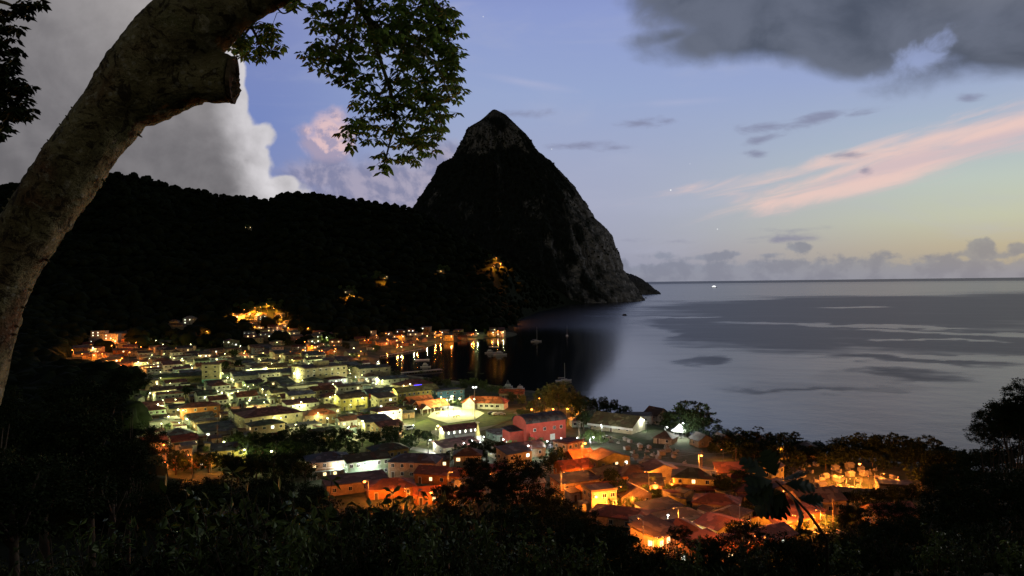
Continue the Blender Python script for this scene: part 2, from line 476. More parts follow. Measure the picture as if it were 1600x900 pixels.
def H(x, y):
    x = np.asarray(x, float); y = np.asarray(y, float)
    sd = coast_sd(x, y)
    plain = np.clip(sd * 0.22, -6, 2.2) + np.clip(sd / 300, 0, 1) * 0.8
    yy = np.maximum(y, 1.0); t = x / yy
    e = np.interp(t, _rt, _re); Dr = np.interp(t, _dr_t, _dr_v); Ds = np.interp(t, _ds_t, _ds_v)
    Dr = np.maximum(Dr, Ds + 250)
    zr = 70 + e * Dr
    s = np.clip((yy - Ds) / (Dr - Ds), 0, 1.0)
    back = 2.6 + (zr - 2.6) * (s ** 1.3) * (1 + 0.10 * wob(x, y, 420, 1) * s * (1 - s) * 4)
    beyond = np.clip((yy - Dr) / 1500, 0, 1.5)
    back = back - beyond * np.maximum(zr, 0) * 0.5
    back = np.where(y > 300, back, 0)
    near = np.interp(y + 0.02 * np.abs(x), NEAR_Y, NEAR_Z)
    near = near + np.clip(near / 30, 0, 1) * wob(x, y, 40, 2) * 0.8 * np.clip(y / 20, 0, 1)
    land = np.maximum(np.maximum(plain, near), back + 0 * x)
    k = np.clip(sd / 60.0, 0, 1)
    lowland = np.clip(sd * 0.25, -6, 1.5)
    h = np.where(sd > 0, lowland * (1 - k) + land * k, np.clip(sd * 0.2, -8, 0))
    # the quay and waterfront stay a flat shelf
    return np.where((sd > 0) & (y < 1050), np.maximum(h, np.minimum(plain, 2.2)), h)


_TS = np.exp(np.linspace(math.log(140.0), math.log(5200.0), 230))


def G(px, py, lift=0.0):
    """point on the ground (raised by lift) met by the line of sight through a photo pixel"""
    d = ray(px, py)
    p = EYE + _TS[:, None] * d
    below = p[:, 2] < H(p[:, 0], p[:, 1]) + lift
    below &= p[:, 1] > 150
    i = int(np.argmax(below))
    if not below[i]: i = len(_TS) - 1
    a, b = _TS[max(i - 1, 0)], _TS[i]
    for _ in range(16):
        m_ = (a + b) / 2; q = EYE + m_ * d
        if q[2] < float(H(q[0:1], q[1:2])[0]) + lift: b = m_
        else: a = m_
    q = EYE + b * d
    return np.array([q[0], q[1], q[2] - lift])


def hz(x, y): return float(H(np.array([x], float), np.array([y], float))[0])


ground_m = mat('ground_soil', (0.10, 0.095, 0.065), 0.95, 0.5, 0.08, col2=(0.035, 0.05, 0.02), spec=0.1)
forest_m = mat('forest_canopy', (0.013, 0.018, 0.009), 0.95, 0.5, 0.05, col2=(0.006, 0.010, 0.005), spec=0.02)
ang = np.concatenate([np.linspace(-52, 52, 460), np.linspace(55, 305, 60)]) * math.pi / 180
rad = np.concatenate([[0.05], np.exp(np.linspace(math.log(0.8), math.log(5200), 360))])
A, Rr = np.meshgrid(ang, rad, indexing='ij')
X = np.sin(A) * Rr; Yv = np.cos(A) * Rr; Z = H(X, Yv)
na, nr = A.shape
idx = np.arange(na * nr).reshape(na, nr)
i0 = idx; i1 = np.roll(idx, -1, 0)
F = np.stack([i0[:, :-1], i0[:, 1:], i1[:, 1:], i1[:, :-1]], -1).reshape(-1, 4)
# two materials: open town ground and wooded hillside
me = np_mesh('ground', np.stack([X, Yv, Z], -1).reshape(-1, 3), F[:, ::-1], ground_m, True)
me.materials.append(forest_m)
fz = Z.reshape(-1)[F].mean(1); fy = Yv.reshape(-1)[F].mean(1)
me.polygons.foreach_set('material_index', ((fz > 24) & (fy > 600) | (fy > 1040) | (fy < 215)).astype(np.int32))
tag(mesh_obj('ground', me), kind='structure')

# ---------------------------------------------------------------- the sea, with ruffled and slick water
ang = np.linspace(-80, 80, 520) * math.pi / 180
rad = np.concatenate([np.exp(np.linspace(math.log(180), math.log(9000), 420)), np.exp(np.linspace(math.log(9500), math.log(160000), 60))])
A, Rr = np.meshgrid(ang, rad, indexing='ij')
X = np.sin(A) * Rr; Yv = np.cos(A) * Rr
na, nr = A.shape
idx = np.arange(na * nr).reshape(na, nr)
F = np.stack([idx[:-1, :-1], idx[1:, :-1], idx[1:, 1:], idx[:-1, 1:]], -1).reshape(-1, 4)
# where the breeze ruffles the bay: patches with world positions (found from the viewpoint once, then plain map coordinates)
lnY = np.log(Rr)
wx = A * 57.3 + 1.6 * wob(A * 57.3, lnY * 40, 14, 1, 4); wy = lnY + 0.035 * wob(A * 57.3, lnY * 40, 9, 2, 4)


def patch(px, py, rx, ry, tilt=0.0):
    d = ray(px, py); d1 = ray(px, py - ry); d2 = ray(px, py + ry)
    D = lambda q: math.log(EYE[2] / max(-q[2], 4e-4))
    a0 = math.degrees(math.atan2(d[0], d[1])); l0 = (D(d1) + D(d2)) / 2; rl = abs(D(d1) - D(d2)) / 2; ra = rx / 19.8
    u = (wx - a0) / ra; v = (wy - l0) / rl
    return 1 - np.sqrt((u) ** 2 + (v - tilt * u) ** 2)


ruf = np.full(A.shape, -1.0)
for q in [(1180, 525, 190, 28, -0.25), (1330, 500, 330, 34, 0.0), (1500, 535, 260, 26, -0.3), (1080, 502, 90, 10), (1130, 480, 120, 9), (1420, 475, 330, 14), (1085, 564, 52, 7), (1370, 590, 115, 13, 0.6), (1250, 605, 130, 12, 0.6), (1420, 562, 120, 6, -0.4),
          (1040, 580, 90, 5), (1640, 490, 160, 36)]:
    ruf = np.maximum(ruf, patch(*q))
slick = np.full(A.shape, -1.0)
for q in [(1340, 509, 170, 3.0, -0.9), (1500, 521, 140, 3.5, -0.6), (1440, 531, 80, 2.5), (1110, 468, 80, 2.5), (1320, 480, 60, 1.5), (1060, 496, 60, 2), (1530, 560, 160, 4), (1250, 447, 500, 6), (1180, 590, 220, 20), (1000, 560, 60, 60)]:
    slick = np.maximum(slick, patch(*q))
ss = lambda v, a, b: (lambda t: t * t * (3 - 2 * t))(np.clip((v - a) / (b - a), 0, 1))
streak = wob(A * 57.3, lnY * 260, 26, 3, 4)
rv = np.maximum(ss(ruf + 0.14 * streak, -0.18, 0.42), ss(Rr, 9000, 14000)) * (1 - 0.85 * ss(slick + 0.12 * streak, -0.05, 0.25))
rv = np.clip(rv + 0.10 * streak, 0, 1)
me = np_mesh('sea', np.stack([X, Yv, np.zeros_like(X)], -1).reshape(-1, 3), F, None, True)
at_ = me.attributes.new('ruffle', 'FLOAT', 'POINT'); at_.data.foreach_set('value', rv.astype(np.float32).ravel())
# the inner harbour lies sheltered and calm
shel = ss(X, 190, 40) * ss(Yv, 1250, 950)
at_ = me.attributes.new('sheltered', 'FLOAT', 'POINT'); at_.data.foreach_set('value', shel.astype(np.float32).ravel())
wm = bpy.data.materials.new('sea_water'); wm.use_nodes = True
g = NT(wm.node_tree)
out = g.node('ShaderNodeOutputMaterial'); b = g.node('ShaderNodeBsdfPrincipled'); g.nt.links.new(b.outputs[0], out.inputs[0])
b.inputs['Base Color'].default_value = (0.004, 0.007, 0.010, 1); b.inputs['IOR'].default_value = 1.33; b.inputs['Specular IOR Level'].default_value = 0.5
rf = g.node('ShaderNodeAttribute', attribute_name='ruffle').outputs['Fac']
tc = g.node('ShaderNodeTexCoord').outputs['Object']
g.put(b.inputs['Specular IOR Level'], g.m('SUBTRACT', 0.48, g.m('MULTIPLY', rf, 0.07)))
calm = g.node('ShaderNodeAttribute', attribute_name='sheltered').outputs['Fac']
rough = g.m('ADD', 0.235, g.m('MULTIPLY', rf, 0.15))
g.put(b.inputs['Roughness'], g.m('ADD', g.m('MULTIPLY', rough, g.m('SUBTRACT', 1.0, calm)), g.m('MULTIPLY', calm, 0.085)))
n1 = g.noise(tc, 0.35, 3, 0.55); n2 = g.noise(tc, 0.06, 3, 0.5)
bn = g.node('ShaderNodeBump'); g.put(bn.inputs['Height'], g.m('ADD', n1, g.m('MULTIPLY', n2, 4.0)))
g.put(bn.inputs['Strength'], g.m('MULTIPLY', g.m('ADD', 0.08, g.m('MULTIPLY', rf, 0.12)), g.m('SUBTRACT', 1.0, g.m('MULTIPLY', calm, 0.8)))); bn.inputs['Distance'].default_value = 0.6
g.nt.links.new(bn.outputs[0], b.inputs['Normal'])
me.materials.append(wm)
tag(mesh_obj('sea', me), kind='structure')

# ---------------------------------------------------------------- the great pointed peak
DP = 2920.0
SIL = [(172, 769.0, 776.0), (176, 765.0, 783.0), (180, 761.0, 790.0), (183, 758.0, 793.0), (190, 750.0, 800.0), (197, 738.0, 807.0), (203, 730.0, 813.0), (213, 726.1, 823.0), (217, 724.5, 825.7), (228, 718.3, 833.0), (232, 716.0, 835.5), (241, 711.0, 841.0), (249, 706.6, 852.0), (250, 706.0, 853.1), (256, 694.0, 860.0), (261, 685.0, 864.5), (272, 680.0, 874.5), (277, 677.9, 879.0), (284, 675.0, 885.2), (303, 662.0, 902.0), (322, 649.0, 913.8), (335, 640.0, 921.8), (345, 632.9, 928.0), (352, 628.0, 935.5), (360, 621.7, 944.0), (375, 610.0, 955.0), (395, 596.0, 962.6), (409, 586.7, 968.0), (410, 586.0, 968.3), (424, 575.7, 972.0), (425, 575.0, 972.6), (440, 566.0, 982.0), (455, 560.0, 994.3), (462, 556.3, 1000.0), (470, 552.0, 1004.0)]
zz, xl, xr = [], [], []
for py, a, b_ in SIL:
    pa, pb = at(a, py, DP), at(b_, py, DP)
    zz.append((pa[2] + pb[2]) / 2); xl.append(pa[0]); xr.append(pb[0])
zz = np.array(zz[::-1]); xl = np.array(xl[::-1]); xr = np.array(xr[::-1])
nz, nt = 300, 620
top_z = zz[-1]; zs = np.concatenate([np.linspace(-6, top_z, nz), [top_z + 2.5]])
th = np.linspace(0, 2 * math.pi, nt, endpoint=False)
Tz, Th = np.meshgrid(zs, th, indexing='ij')
L = np.interp(Tz, zz, xl); Rg = np.interp(Tz, zz, xr)
cx = (L + Rg) / 2; w = (Rg - L) / 2
w[-1] *= 0.15
cs, sn = np.cos(Th), np.sin(Th)
# cliffs: buttresses and gullies running down, with ledges
ux, uy = cs * 400, sn * 400
butt = wob(ux + 0 * Tz, uy + Tz * 0.25, 160, 1, 5) + 0.6 * wob(ux, uy + Tz * 0.1, 60, 3, 4)
ledge = wob(ux * 1.2, Tz * 2.2 + uy * 0.2, 150, 2, 5)
fine = wob(ux * 2, uy * 2 + Tz * 1.4, 42, 4, 4) + 0.12 * np.random.RandomState(3).normal(0, 0.5, Tz.shape)
amp = np.clip(w / 170, 0.06, 1)
side = 0.45 + 0.55 * np.abs(sn)
rr = w + amp * (17 * butt * side * (0.5 + 0.5 * np.abs(sn)) + 7 * ledge * side + 3.2 * fine)
PX = cx + cs * rr; PYv = DP + sn * (rr * 0.95)
verts = np.stack([PX, PYv, Tz + 2.0 * fine * amp], -1)
idx = np.arange((nz + 1) * nt).reshape(nz + 1, nt)
F = np.stack([idx[:-1], np.roll(idx, -1, 1)[:-1], np.roll(idx, -1, 1)[1:], idx[1:]], -1).reshape(-1, 4)
pm = bpy.data.materials.new('peak_rock_and_scrub'); pm.use_nodes = True
g = NT(pm.node_tree)
out = g.node('ShaderNodeOutputMaterial'); b = g.node('ShaderNodeBsdfPrincipled'); g.nt.links.new(b.outputs[0], out.inputs[0])
b.inputs['Roughness'].default_value = 0.95; b.inputs['Specular IOR Level'].default_value = 0.08
tc = g.node('ShaderNodeTexCoord').outputs['Object']
mp = g.node('ShaderNodeMapping'); g.nt.links.new(tc, mp.inputs[0]); mp.inputs['Scale'].default_value = (1, 1, 0.45)
geo = g.node('ShaderNodeNewGeometry'); sp = g.node('ShaderNodeSeparateXYZ'); g.nt.links.new(geo.outputs['Normal'], sp.inputs[0])
pos = g.node('ShaderNodeSeparateXYZ'); g.nt.links.new(geo.outputs['Position'], pos.inputs[0])
steep = g.sstep(sp.outputs[2], 0.62, 0.30)
nR = g.noise(mp.outputs[0], 0.016, 7, 0.62, 0.6)
nF = g.noise(mp.outputs[0], 0.09, 6, 0.7)
# bare rock shows on the seaward cliffs and the summit
place = g.m('MAXIMUM', g.sstep(pos.outputs[0], 60.0, 420.0), g.m('MULTIPLY', g.sstep(pos.outputs[2], 500.0, 640.0), 0.5))
rockm = g.m('MULTIPLY', g.sstep(g.m('ADD', nR, g.m('MULTIPLY', g.m('SUBTRACT', place, 0.5), 0.30)), 0.43, 0.60), g.m('ADD', 0.35, g.m('MULTIPLY', steep, 0.65)))
rock = g.mix(g.sstep(nF, 0.35, 0.65), (0.14, 0.14, 0.145), (0.31, 0.31, 0.315))
veg = g.mix(g.sstep(nF, 0.35, 0.65), (0.010, 0.014, 0.012), (0.024, 0.030, 0.026))
g.put(b.inputs['Base Color'], g.mix(rockm, veg, rock))
bn = g.node('ShaderNodeBump'); bn.inputs['Strength'].default_value = 0.6; bn.inputs['Distance'].default_value = 7.0
g.put(bn.inputs['Height'], nF); g.nt.links.new(bn.outputs[0], b.inputs['Normal'])
peak = mesh_obj('mountain', np_mesh('mountain', verts.reshape(-1, 3), F, pm, True))
tag(peak, kind='structure')

# ---------------------------------------------------------------- the low headland behind the peak
def headland(Y, pts, depth, name):
    v, f = [], []
    n = 90; rows = 14
    xs = np.linspace(pts[0][0], pts[-1][0], n); ys = np.interp(xs, [p[0] for p in pts], [p[1] for p in pts])
    for k in range(rows):
        a = math.pi * k / (rows - 1)
        for x_, y_ in zip(xs, ys):
            p = at(x_, y_, Y)
            z = max(p[2], 0) * math.sin(a) - 3 + 9 * math.sin(a) * (math.sin(x_ * 1.7 + k) * 0.4 + rnd.uniform(-.4, .4))
            v.append((p[0], Y - depth * math.cos(a), z))
    for k in range(rows - 1):
        for i in range(n - 1): f.append((k * n + i, k * n + i + 1, (k + 1) * n + i + 1, (k + 1) * n + i))
    return tag(mesh_obj(name, np_mesh(name, v, f, pm, True)), kind='structure')


headland(4300.0, [(940, 415), (975, 425), (990, 430), (1000, 435), (1008, 441), (1014, 448), (1019, 452)], 260, 'headland')
# rocks at the foot of the cliff
for (px, py, s_, lb) in ((1003, 467, 5, 'larger dark sea rock right beside the foot of the cliff'), (1009, 466, 3.2, 'small dark sea rock standing farther out from the cliff foot'), (976, 493, 3.0, 'lone dark rock awash in the bay in front of the peak')):
    d = ray(px, py); p = EYE + d * (-EYE[2] / d[2])
    bm = bmesh.new(); bmesh.ops.create_icosphere(bm, subdivisions=3, radius=1)
    for v in bm.verts:
        n_ = Vector((math.sin(v.co.x * 5 + px), math.cos(v.co.y * 4), math.sin(v.co.z * 6 + py)))
        v.co = Vector((v.co.x * s_ * 1.6, v.co.y * s_ * 1.6, v.co.z * s_)) + n_ * s_ * 0.18
    me = bpy.data.meshes.new('sea_rock'); bm.to_mesh(me); bm.free(); me.materials.append(pm)
    tag(mesh_obj('sea_rock', me, loc=(p[0], p[1], 0)), lb, 'rock', 'rocks in the water below the peak')
# ---------------------------------------------------------------- town materials
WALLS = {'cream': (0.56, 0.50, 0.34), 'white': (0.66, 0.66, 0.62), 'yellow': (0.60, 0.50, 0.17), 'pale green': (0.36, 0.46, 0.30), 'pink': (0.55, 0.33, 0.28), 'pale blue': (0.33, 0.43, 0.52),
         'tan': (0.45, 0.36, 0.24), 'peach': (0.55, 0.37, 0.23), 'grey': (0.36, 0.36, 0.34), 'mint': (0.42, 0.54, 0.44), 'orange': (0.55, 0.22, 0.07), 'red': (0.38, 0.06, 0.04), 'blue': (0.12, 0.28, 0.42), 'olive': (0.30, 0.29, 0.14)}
ROOFS = {'rust red': ((0.13, 0.040, 0.022), (0.06, 0.025, 0.015)), 'dark red': (0.085, 0.022, 0.018), 'brown': (0.075, 0.048, 0.030), 'grey': (0.085, 0.085, 0.085), 'slate blue': (0.055, 0.070, 0.095), 'silver': (0.17, 0.17, 0.165),
         'dark green': (0.035, 0.05, 0.03), 'black': (0.022, 0.022, 0.024), 'orange tile': (0.33, 0.085, 0.030), 'olive': (0.10, 0.095, 0.045)}


def wall_mat(c): return mat('wall_' + c.replace(' ', '_'), tuple(v * 0.74 for v in WALLS[c]), 0.9, 0.45, 0.5, spec=0.15, bump=0.15, bscale=3.0)


def roof_mat(c):
    nm = 'roof_' + c.replace(' ', '_')
    if nm in MATS: return MATS[nm]
    v = ROOFS[c]; base, alt = v if isinstance(v[0], tuple) else (v, tuple(k * 0.55 for k in v))
    m = mat(nm, base, 0.75, 0.4, 0.5, col2=alt, spec=0.3)
    g = NT.__new__(NT); g.nt = m.node_tree
    b = next(n for n in m.node_tree.nodes if n.type == 'BSDF_PRINCIPLED')
    tc = g.node('ShaderNodeTexCoord').outputs['Object']
    old = b.inputs['Base Color'].links[0].from_socket
    pt = g.noise(tc, 0.33, 2, 0.4); vr = g.node('ShaderNodeTexVoronoi', feature='F1', distance='CHEBYCHEV'); g.nt.links.new(tc, vr.inputs['Vector']); vr.inputs['Scale'].default_value = 0.55
    sp_ = g.node('ShaderNodeSeparateColor'); g.nt.links.new(vr.outputs['Color'], sp_.inputs[0])
    c_ = g.mix(g.m('MULTIPLY', g.m('GREATER_THAN', sp_.outputs[0], 0.72), 0.55), old, tuple(min(1, v * 1.9 + .03) for v in base))
    c_ = g.mix(g.m('MULTIPLY', g.m('LESS_THAN', sp_.outputs[1], 0.22), 0.6), c_, (0.075, 0.035, 0.02))
    g.put(b.inputs['Base Color'], c_)
    wv = g.node('ShaderNodeTexWave', wave_type='BANDS', bands_direction='X'); g.nt.links.new(tc, wv.inputs[0]); wv.inputs['Scale'].default_value = 1.6
    bn = g.node('ShaderNodeBump'); bn.inputs['Strength'].default_value = 0.5; bn.inputs['Distance'].default_value = 0.06
    g.nt.links.new(wv.outputs['Fac'], bn.inputs['Height']); g.nt.links.new(bn.outputs[0], b.inputs['Normal'])
    return m


wall_pick = ['cream'] * 5 + ['white'] * 4 + ['yellow', 'pale green', 'pink', 'pale blue', 'tan', 'tan', 'peach', 'peach', 'grey', 'mint']
roof_pick = ['rust red'] * 3 + ['dark red'] * 3 + ['brown'] * 4 + ['grey'] * 2 + ['slate blue'] * 2 + ['silver'] + ['dark green'] * 2 + ['black'] * 2

trim_m = mat('painted_trim', (0.6, 0.6, 0.56), 0.7, 0.2, 1.0)
concrete_m = mat('concrete', (0.30, 0.29, 0.26), 0.9, 0.35, 0.4)
darkglass_m = mat('dark_window_glass', (0.012, 0.014, 0.018), 0.12, 0.1, 1.0, spec=0.5)
wood_m = mat('dark_wood', (0.10, 0.065, 0.04), 0.8, 0.4, 2.0)
metal_m = mat('grey_metal', (0.22, 0.22, 0.22), 0.5, 0.2, 1.0, metallic=0.6)
lit_warm = emat('lit_window_warm', (1.0, 0.72, 0.34), 2.6)
lit_white = emat('lit_window_white', (0.95, 1.0, 0.80), 3.2)

_WIN = {}


def win_mesh(w, h, kind):
    k = (round(w, 1), round(h, 1), kind)
    if k not in _WIN:
        b = MB(); t = 0.09
        b.box(-w / 2 - t, w / 2 + t, -0.05, 0.05, -t, 0.0).box(-w / 2 - t, w / 2 + t, -0.05, 0.05, h, h + t)
        b.box(-w / 2 - t, -w / 2, -0.05, 0.05, 0.0, h).box(w / 2, w / 2 + t, -0.05, 0.05, 0.0, h)
        b.box(-0.03, 0.03, -0.04, 0.04, 0.0, h)
        b.box(-w / 2, -0.03, -0.015, 0.03, 0.0, h, 1).box(0.03, w / 2, -0.015, 0.03, 0.0, h, 1)
        _WIN[k] = b.mesh('window', [trim_m, {'dark': darkglass_m, 'warm': lit_warm, 'white': lit_white}[kind]])
    return _WIN[k]


_PORCH = {}


def porch(k):
    if k not in _PORCH:
        bm = bmesh.new(); bmesh.ops.create_icosphere(bm, subdivisions=1, radius=.17); me = bpy.data.meshes.new('porch_lamp'); bm.to_mesh(me); bm.free()
        me.materials.append(emat('porch_bulb_' + {'w': 'white', 'y': 'yellow', 'o': 'orange'}[k], {'w': (.95, 1, .8), 'y': (1, .9, .45), 'o': (1, .32, .06)}[k], 14.0)); _PORCH[k] = me
    return _PORCH[k]


_DOOR = {}


def door_mesh(c='wood'):
    if c not in _DOOR:
        b = MB(); b.box(-0.5, 0.5, -0.05, 0.05, 0, 2.05).box(-0.6, -0.5, -0.07, 0.05, 0, 2.15, 1).box(0.5, 0.6, -0.07, 0.05, 0, 2.15, 1).box(-0.6, 0.6, -0.07, 0.05, 2.15, 2.25, 1)
        _DOOR[c] = b.mesh('door', [wood_m, trim_m])
    return _DOOR[c]


THINGS = []      # every labelled thing that gets its label at the end: dict(o, noun, desc, px, py)
LANDMARKS = []   # (px, py, phrase)


def reg(o, noun, desc, cat, group, p=None):
    p = o.location if p is None else p
    px, py, _ = project((p[0], p[1], p[2] + 2))
    o['category'] = cat
    if group: o['group'] = group
    THINGS.append(dict(o=o, noun=noun, desc=desc, px=px, py=py))
    return o


def landmark(o, label, cat, phrase, p=None, up=2.0, group=None):
    p = o.location if p is None else p
    px, py, _ = project((p[0], p[1], p[2] + up))
    tag(o, label, cat, group or ('houses and buildings of the town' if cat in ('house', 'building') else None))
    LANDMARKS.append((px, py, phrase, o))
    return o


def house(p, w, d, h, ang, wall, roof, kind='gable', rise=1.6, floors=1, nwin=3, nside=2, lit=0.15, over=0.45, name='house', door=True, seed=0, base=1.5, winw=1.0, litkind=None, balcony=False, extend=False):
    r = random.Random(seed * 77 + int(p[0] * 13 + p[1] * 7))
    root = empty(name, (p[0], p[1], p[2]), ang)
    b = MB()
    x0, x1, y0, y1 = -w / 2, w / 2, -d / 2, d / 2
    b.box(x0, x1, y0, y1, -base, h)
    th = 0.14
    rb = MB()
    X0, X1, Y0, Y1 = x0 - over, x1 + over, y0 - over, y1 + over
    if kind == 'flat':
        rb.box(x0 - 0.25, x1 + 0.25, y0 - 0.25, y1 + 0.25, h + 0.002, h + 0.28)
        rb.box(x0 - 0.25, x1 + 0.25, y0 - 0.25, y0 - 0.05, h + 0.28, h + 0.62).box(x0 - 0.25, x0 - 0.05, y0 - 0.05, y1 + 0.25, h + 0.28, h + 0.62)
    elif kind == 'shed':
        rb.slab([(X0, Y0, h + 0.16), (X1, Y0, h + 0.16), (X1, Y1, h + rise + 0.16), (X0, Y1, h + rise + 0.16)], th)
        b.add([(x0, y0, h), (x0, y1, h), (x0, y1, h + rise * 0.93), (x1, y0, h), (x1, y1, h), (x1, y1, h + rise * 0.93)], [(0, 2, 1), (3, 4, 5), (1, 2, 5, 4)])
    elif kind == 'gable':
        k = rise / (d / 2); e = h + 0.15 - over * k; t = h + 0.15 + rise
        rb.slab([(X0, Y0, e), (X1, Y0, e), (X1, 0, t), (X0, 0, t)], th)
        rb.slab([(X1, Y1, e), (X0, Y1, e), (X0, 0.0, t + 0.004), (X1, 0.0, t + 0.004)], th)
        b.add([(x0, y0, h), (x0, y1, h), (x0, 0, h + rise), (x1, y0, h), (x1, y1, h), (x1, 0, h + rise)], [(0, 2, 1), (3, 4, 5)])
    elif kind == 'gable_x':   # ridge along the depth, gable to the front
        k = rise / (w / 2); e = h + 0.15 - over * k; t = h + 0.15 + rise
        rb.slab([(X0, Y1, e), (X0, Y0, e), (0, Y0, t), (0, Y1, t)], th)
        rb.slab([(X1, Y0, e), (X1, Y1, e), (0, Y1, t + 0.004), (0, Y0, t + 0.004)], th)
        b.add([(x0, y0, h), (x1, y0, h), (0, y0, h + rise), (x0, y1, h), (x1, y1, h), (0, y1, h + rise)], [(0, 1, 2), (3, 5, 4)])
    else:  # hip
        rl = max(w - d, 0.3) / 2; rw = max(d - w, 0.0) / 2
        k = rise / (min(w, d) / 2); e = h + 0.12 - over * k * 0.6; t = h + 0.12 + rise
        v = [(X0, Y0, e), (X1, Y0, e), (X1, Y1, e), (X0, Y1, e), (-rl, -rw, t), (rl, -rw, t), (rl, rw + 0.01, t), (-rl, rw + 0.01, t)]
        rb.add(v + [(X0, Y0, e - th), (X1, Y0, e - th), (X1, Y1, e - th), (X0, Y1, e - th)],
               [(0, 1, 5, 4), (1, 2, 6, 5), (2, 3, 7, 6), (3, 0, 4, 7), (4, 5, 6, 7), (8, 11, 10, 9), (0, 8, 9, 1), (1, 9, 10, 2), (2, 10, 11, 3), (3, 11, 8, 0)])
    b.build('wall', wall_mat(wall) if isinstance(wall, str) else wall, root)
    rb.build('roof', roof_mat(roof) if isinstance(roof, str) else roof, root)
    fh = h / floors
    wh = min(1.15, fh * 0.42)
    for fl in range(floors):
        z = fl * fh + fh * 0.36
        dpos = r.randrange(nwin) if (door and fl == 0 and nwin) else -1
        for i in range(nwin):
            x = x0 + w * (i + 0.5) / nwin
            if i == dpos:
                mesh_obj('door', door_mesh(), root, (x, y0 - 0.052, 0.0)); continue
            k = (litkind or r.choice(['warm', 'warm', 'white'])) if r.random() < lit else 'dark'
            mesh_obj('window', win_mesh(winw, wh, k), root, (x, y0 - 0.052, z))
        for i in range(nside):
            y = y0 + d * (i + 0.5) / nside
            k = (litkind or r.choice(['warm', 'warm', 'white'])) if r.random() < lit * 0.8 else 'dark'
            mesh_obj('window', win_mesh(winw * 0.9, wh, k), root, (x0 - 0.052, y, z), -math.pi / 2)
    if balcony and floors > 1:
        bb = MB(); z = fh
        bb.box(x0, x1, y0 - 1.3, y0 - 0.003, z - 0.14, z)
        for i in range(int(w / 1.6) + 1):
            xx = x0 + 0.06 + (w - 0.12) * i / max(1, int(w / 1.6))
            bb.box(xx - 0.04, xx + 0.04, y0 - 1.28, y0 - 1.20, z, z + 0.95)
        bb.box(x0, x1, y0 - 1.30, y0 - 1.18, z + 0.951, z + 1.03)
        for xx in (x0 + 0.1, 0, x1 - 0.1): bb.box(xx - 0.07, xx + 0.07, y0 - 1.27, y0 - 1.13, 0, z - 0.142)
        bb.build('balcony', trim_m, root)
    if extend and r.random() < .5:
        mesh_obj('porch_lamp', porch(r.choice(('w', 'w', 'y', 'o')) if p[1] < 620 and p[0] < -20 else r.choice(('o', 'o', 'w'))), root, (r.uniform(-w * .4, w * .4), y0 - .2, min(h - .35, 2.5)))
    if extend:
        re_ = random.Random(seed * 13 + 5)
        for s_ in range(re_.choice((1, 1, 2))):
            side = re_.choice(('front', 'front', 'end', 'back')); ew, ed, eh = re_.uniform(2.6, w * .6), re_.uniform(1.6, 3.0), min(h - .3, re_.uniform(2.1, 2.9))
            eb = MB(); X_ = re_.uniform(-w / 2 + ew / 2, w / 2 - ew / 2)
            if side == 'front': q = (X_ - ew / 2, X_ + ew / 2, y0 - ed, y0 - .003)
            elif side == 'back': q = (X_ - ew / 2, X_ + ew / 2, y1 + .003, y1 + ed)
            else: q = (x0 - ed, x0 - .003, -d * .3, d * .2)
            if re_.random() < .55: eb.box(q[0], q[1], q[2], q[3], -base, eh)
            else: [eb.box(xx - .07, xx + .07, yy - .07, yy + .07, -base, eh) for xx in (q[0] + .1, q[1] - .1) for yy in (q[2] + .1, q[3] - .1)]
            lo_, hi_ = eh + .05, eh + .45
            z4 = (lo_, lo_, hi_, hi_) if side == 'front' else (hi_, hi_, lo_, lo_) if side == 'back' else (lo_, hi_, hi_, lo_)
            eb.slab([(q[0] - .2, q[2] - .2, z4[0] + .1), (q[1] + (.2 if side != 'end' else 0), q[2] - .2, z4[1] + .1), (q[1] + (.2 if side != 'end' else 0), q[3] + (.2 if side == 'back' else 0), z4[2] + .1), (q[0] - .2, q[3] + (.2 if side == 'back' else 0), z4[3] + .1)], .08, 1)
            eb.build('extension', [wall_mat(re_.choice(wall_pick)), roof_mat(re_.choice(roof_pick + ['silver']))], root)
        if re_.random() < .28 and kind != 'hip':
            tb_ = MB(); tx_, ty_ = re_.uniform(-w * .3, w * .3), d * .5 + 1.0; tb_.cyl(tx_, ty_, -.2, 2.6, .12, None, 6).cyl(tx_, ty_, 2.602, 4.0, .75, None, 12); tb_.build('water_tank', roof_mat('black'), root)
    OCC.append((p[0], p[1], max(w, d) * 0.5 + 0.8, w / 2, d / 2, ang))
    return root


OCC = []
U35 = R(35)


def free(x, y, w, d, ang, gap=0.8):
    for (ox, oy, rr, hw, hd, oa) in OCC:
        if (ox - x) ** 2 + (oy - y) ** 2 > (rr + max(w, d) * 0.75) ** 2: continue
        # separating axis on both frames
        sep = False
        for a in (ang, oa):
            c, s_ = math.cos(a), math.sin(a)
            for ax in ((c, s_), (-s_, c)):
                dist = abs((ox - x) * ax[0] + (oy - y) * ax[1])
                ra = hw * abs(math.cos(oa) * ax[0] + math.sin(oa) * ax[1]) + hd * abs(-math.sin(oa) * ax[0] + math.cos(oa) * ax[1])
                rb = w / 2 * abs(math.cos(ang) * ax[0] + math.sin(ang) * ax[1]) + d / 2 * abs(-math.sin(ang) * ax[0] + math.cos(ang) * ax[1])
                if dist > ra + rb + gap: sep = True
        if not sep: return False
    return True


def local(o, x, y, z=0.0):
    a = o.rotation_euler[2]; c, s_ = math.cos(a), math.sin(a)
    return (o.location[0] + c * x - s_ * y, o.location[1] + s_ * x + c * y, o.location[2] + z)


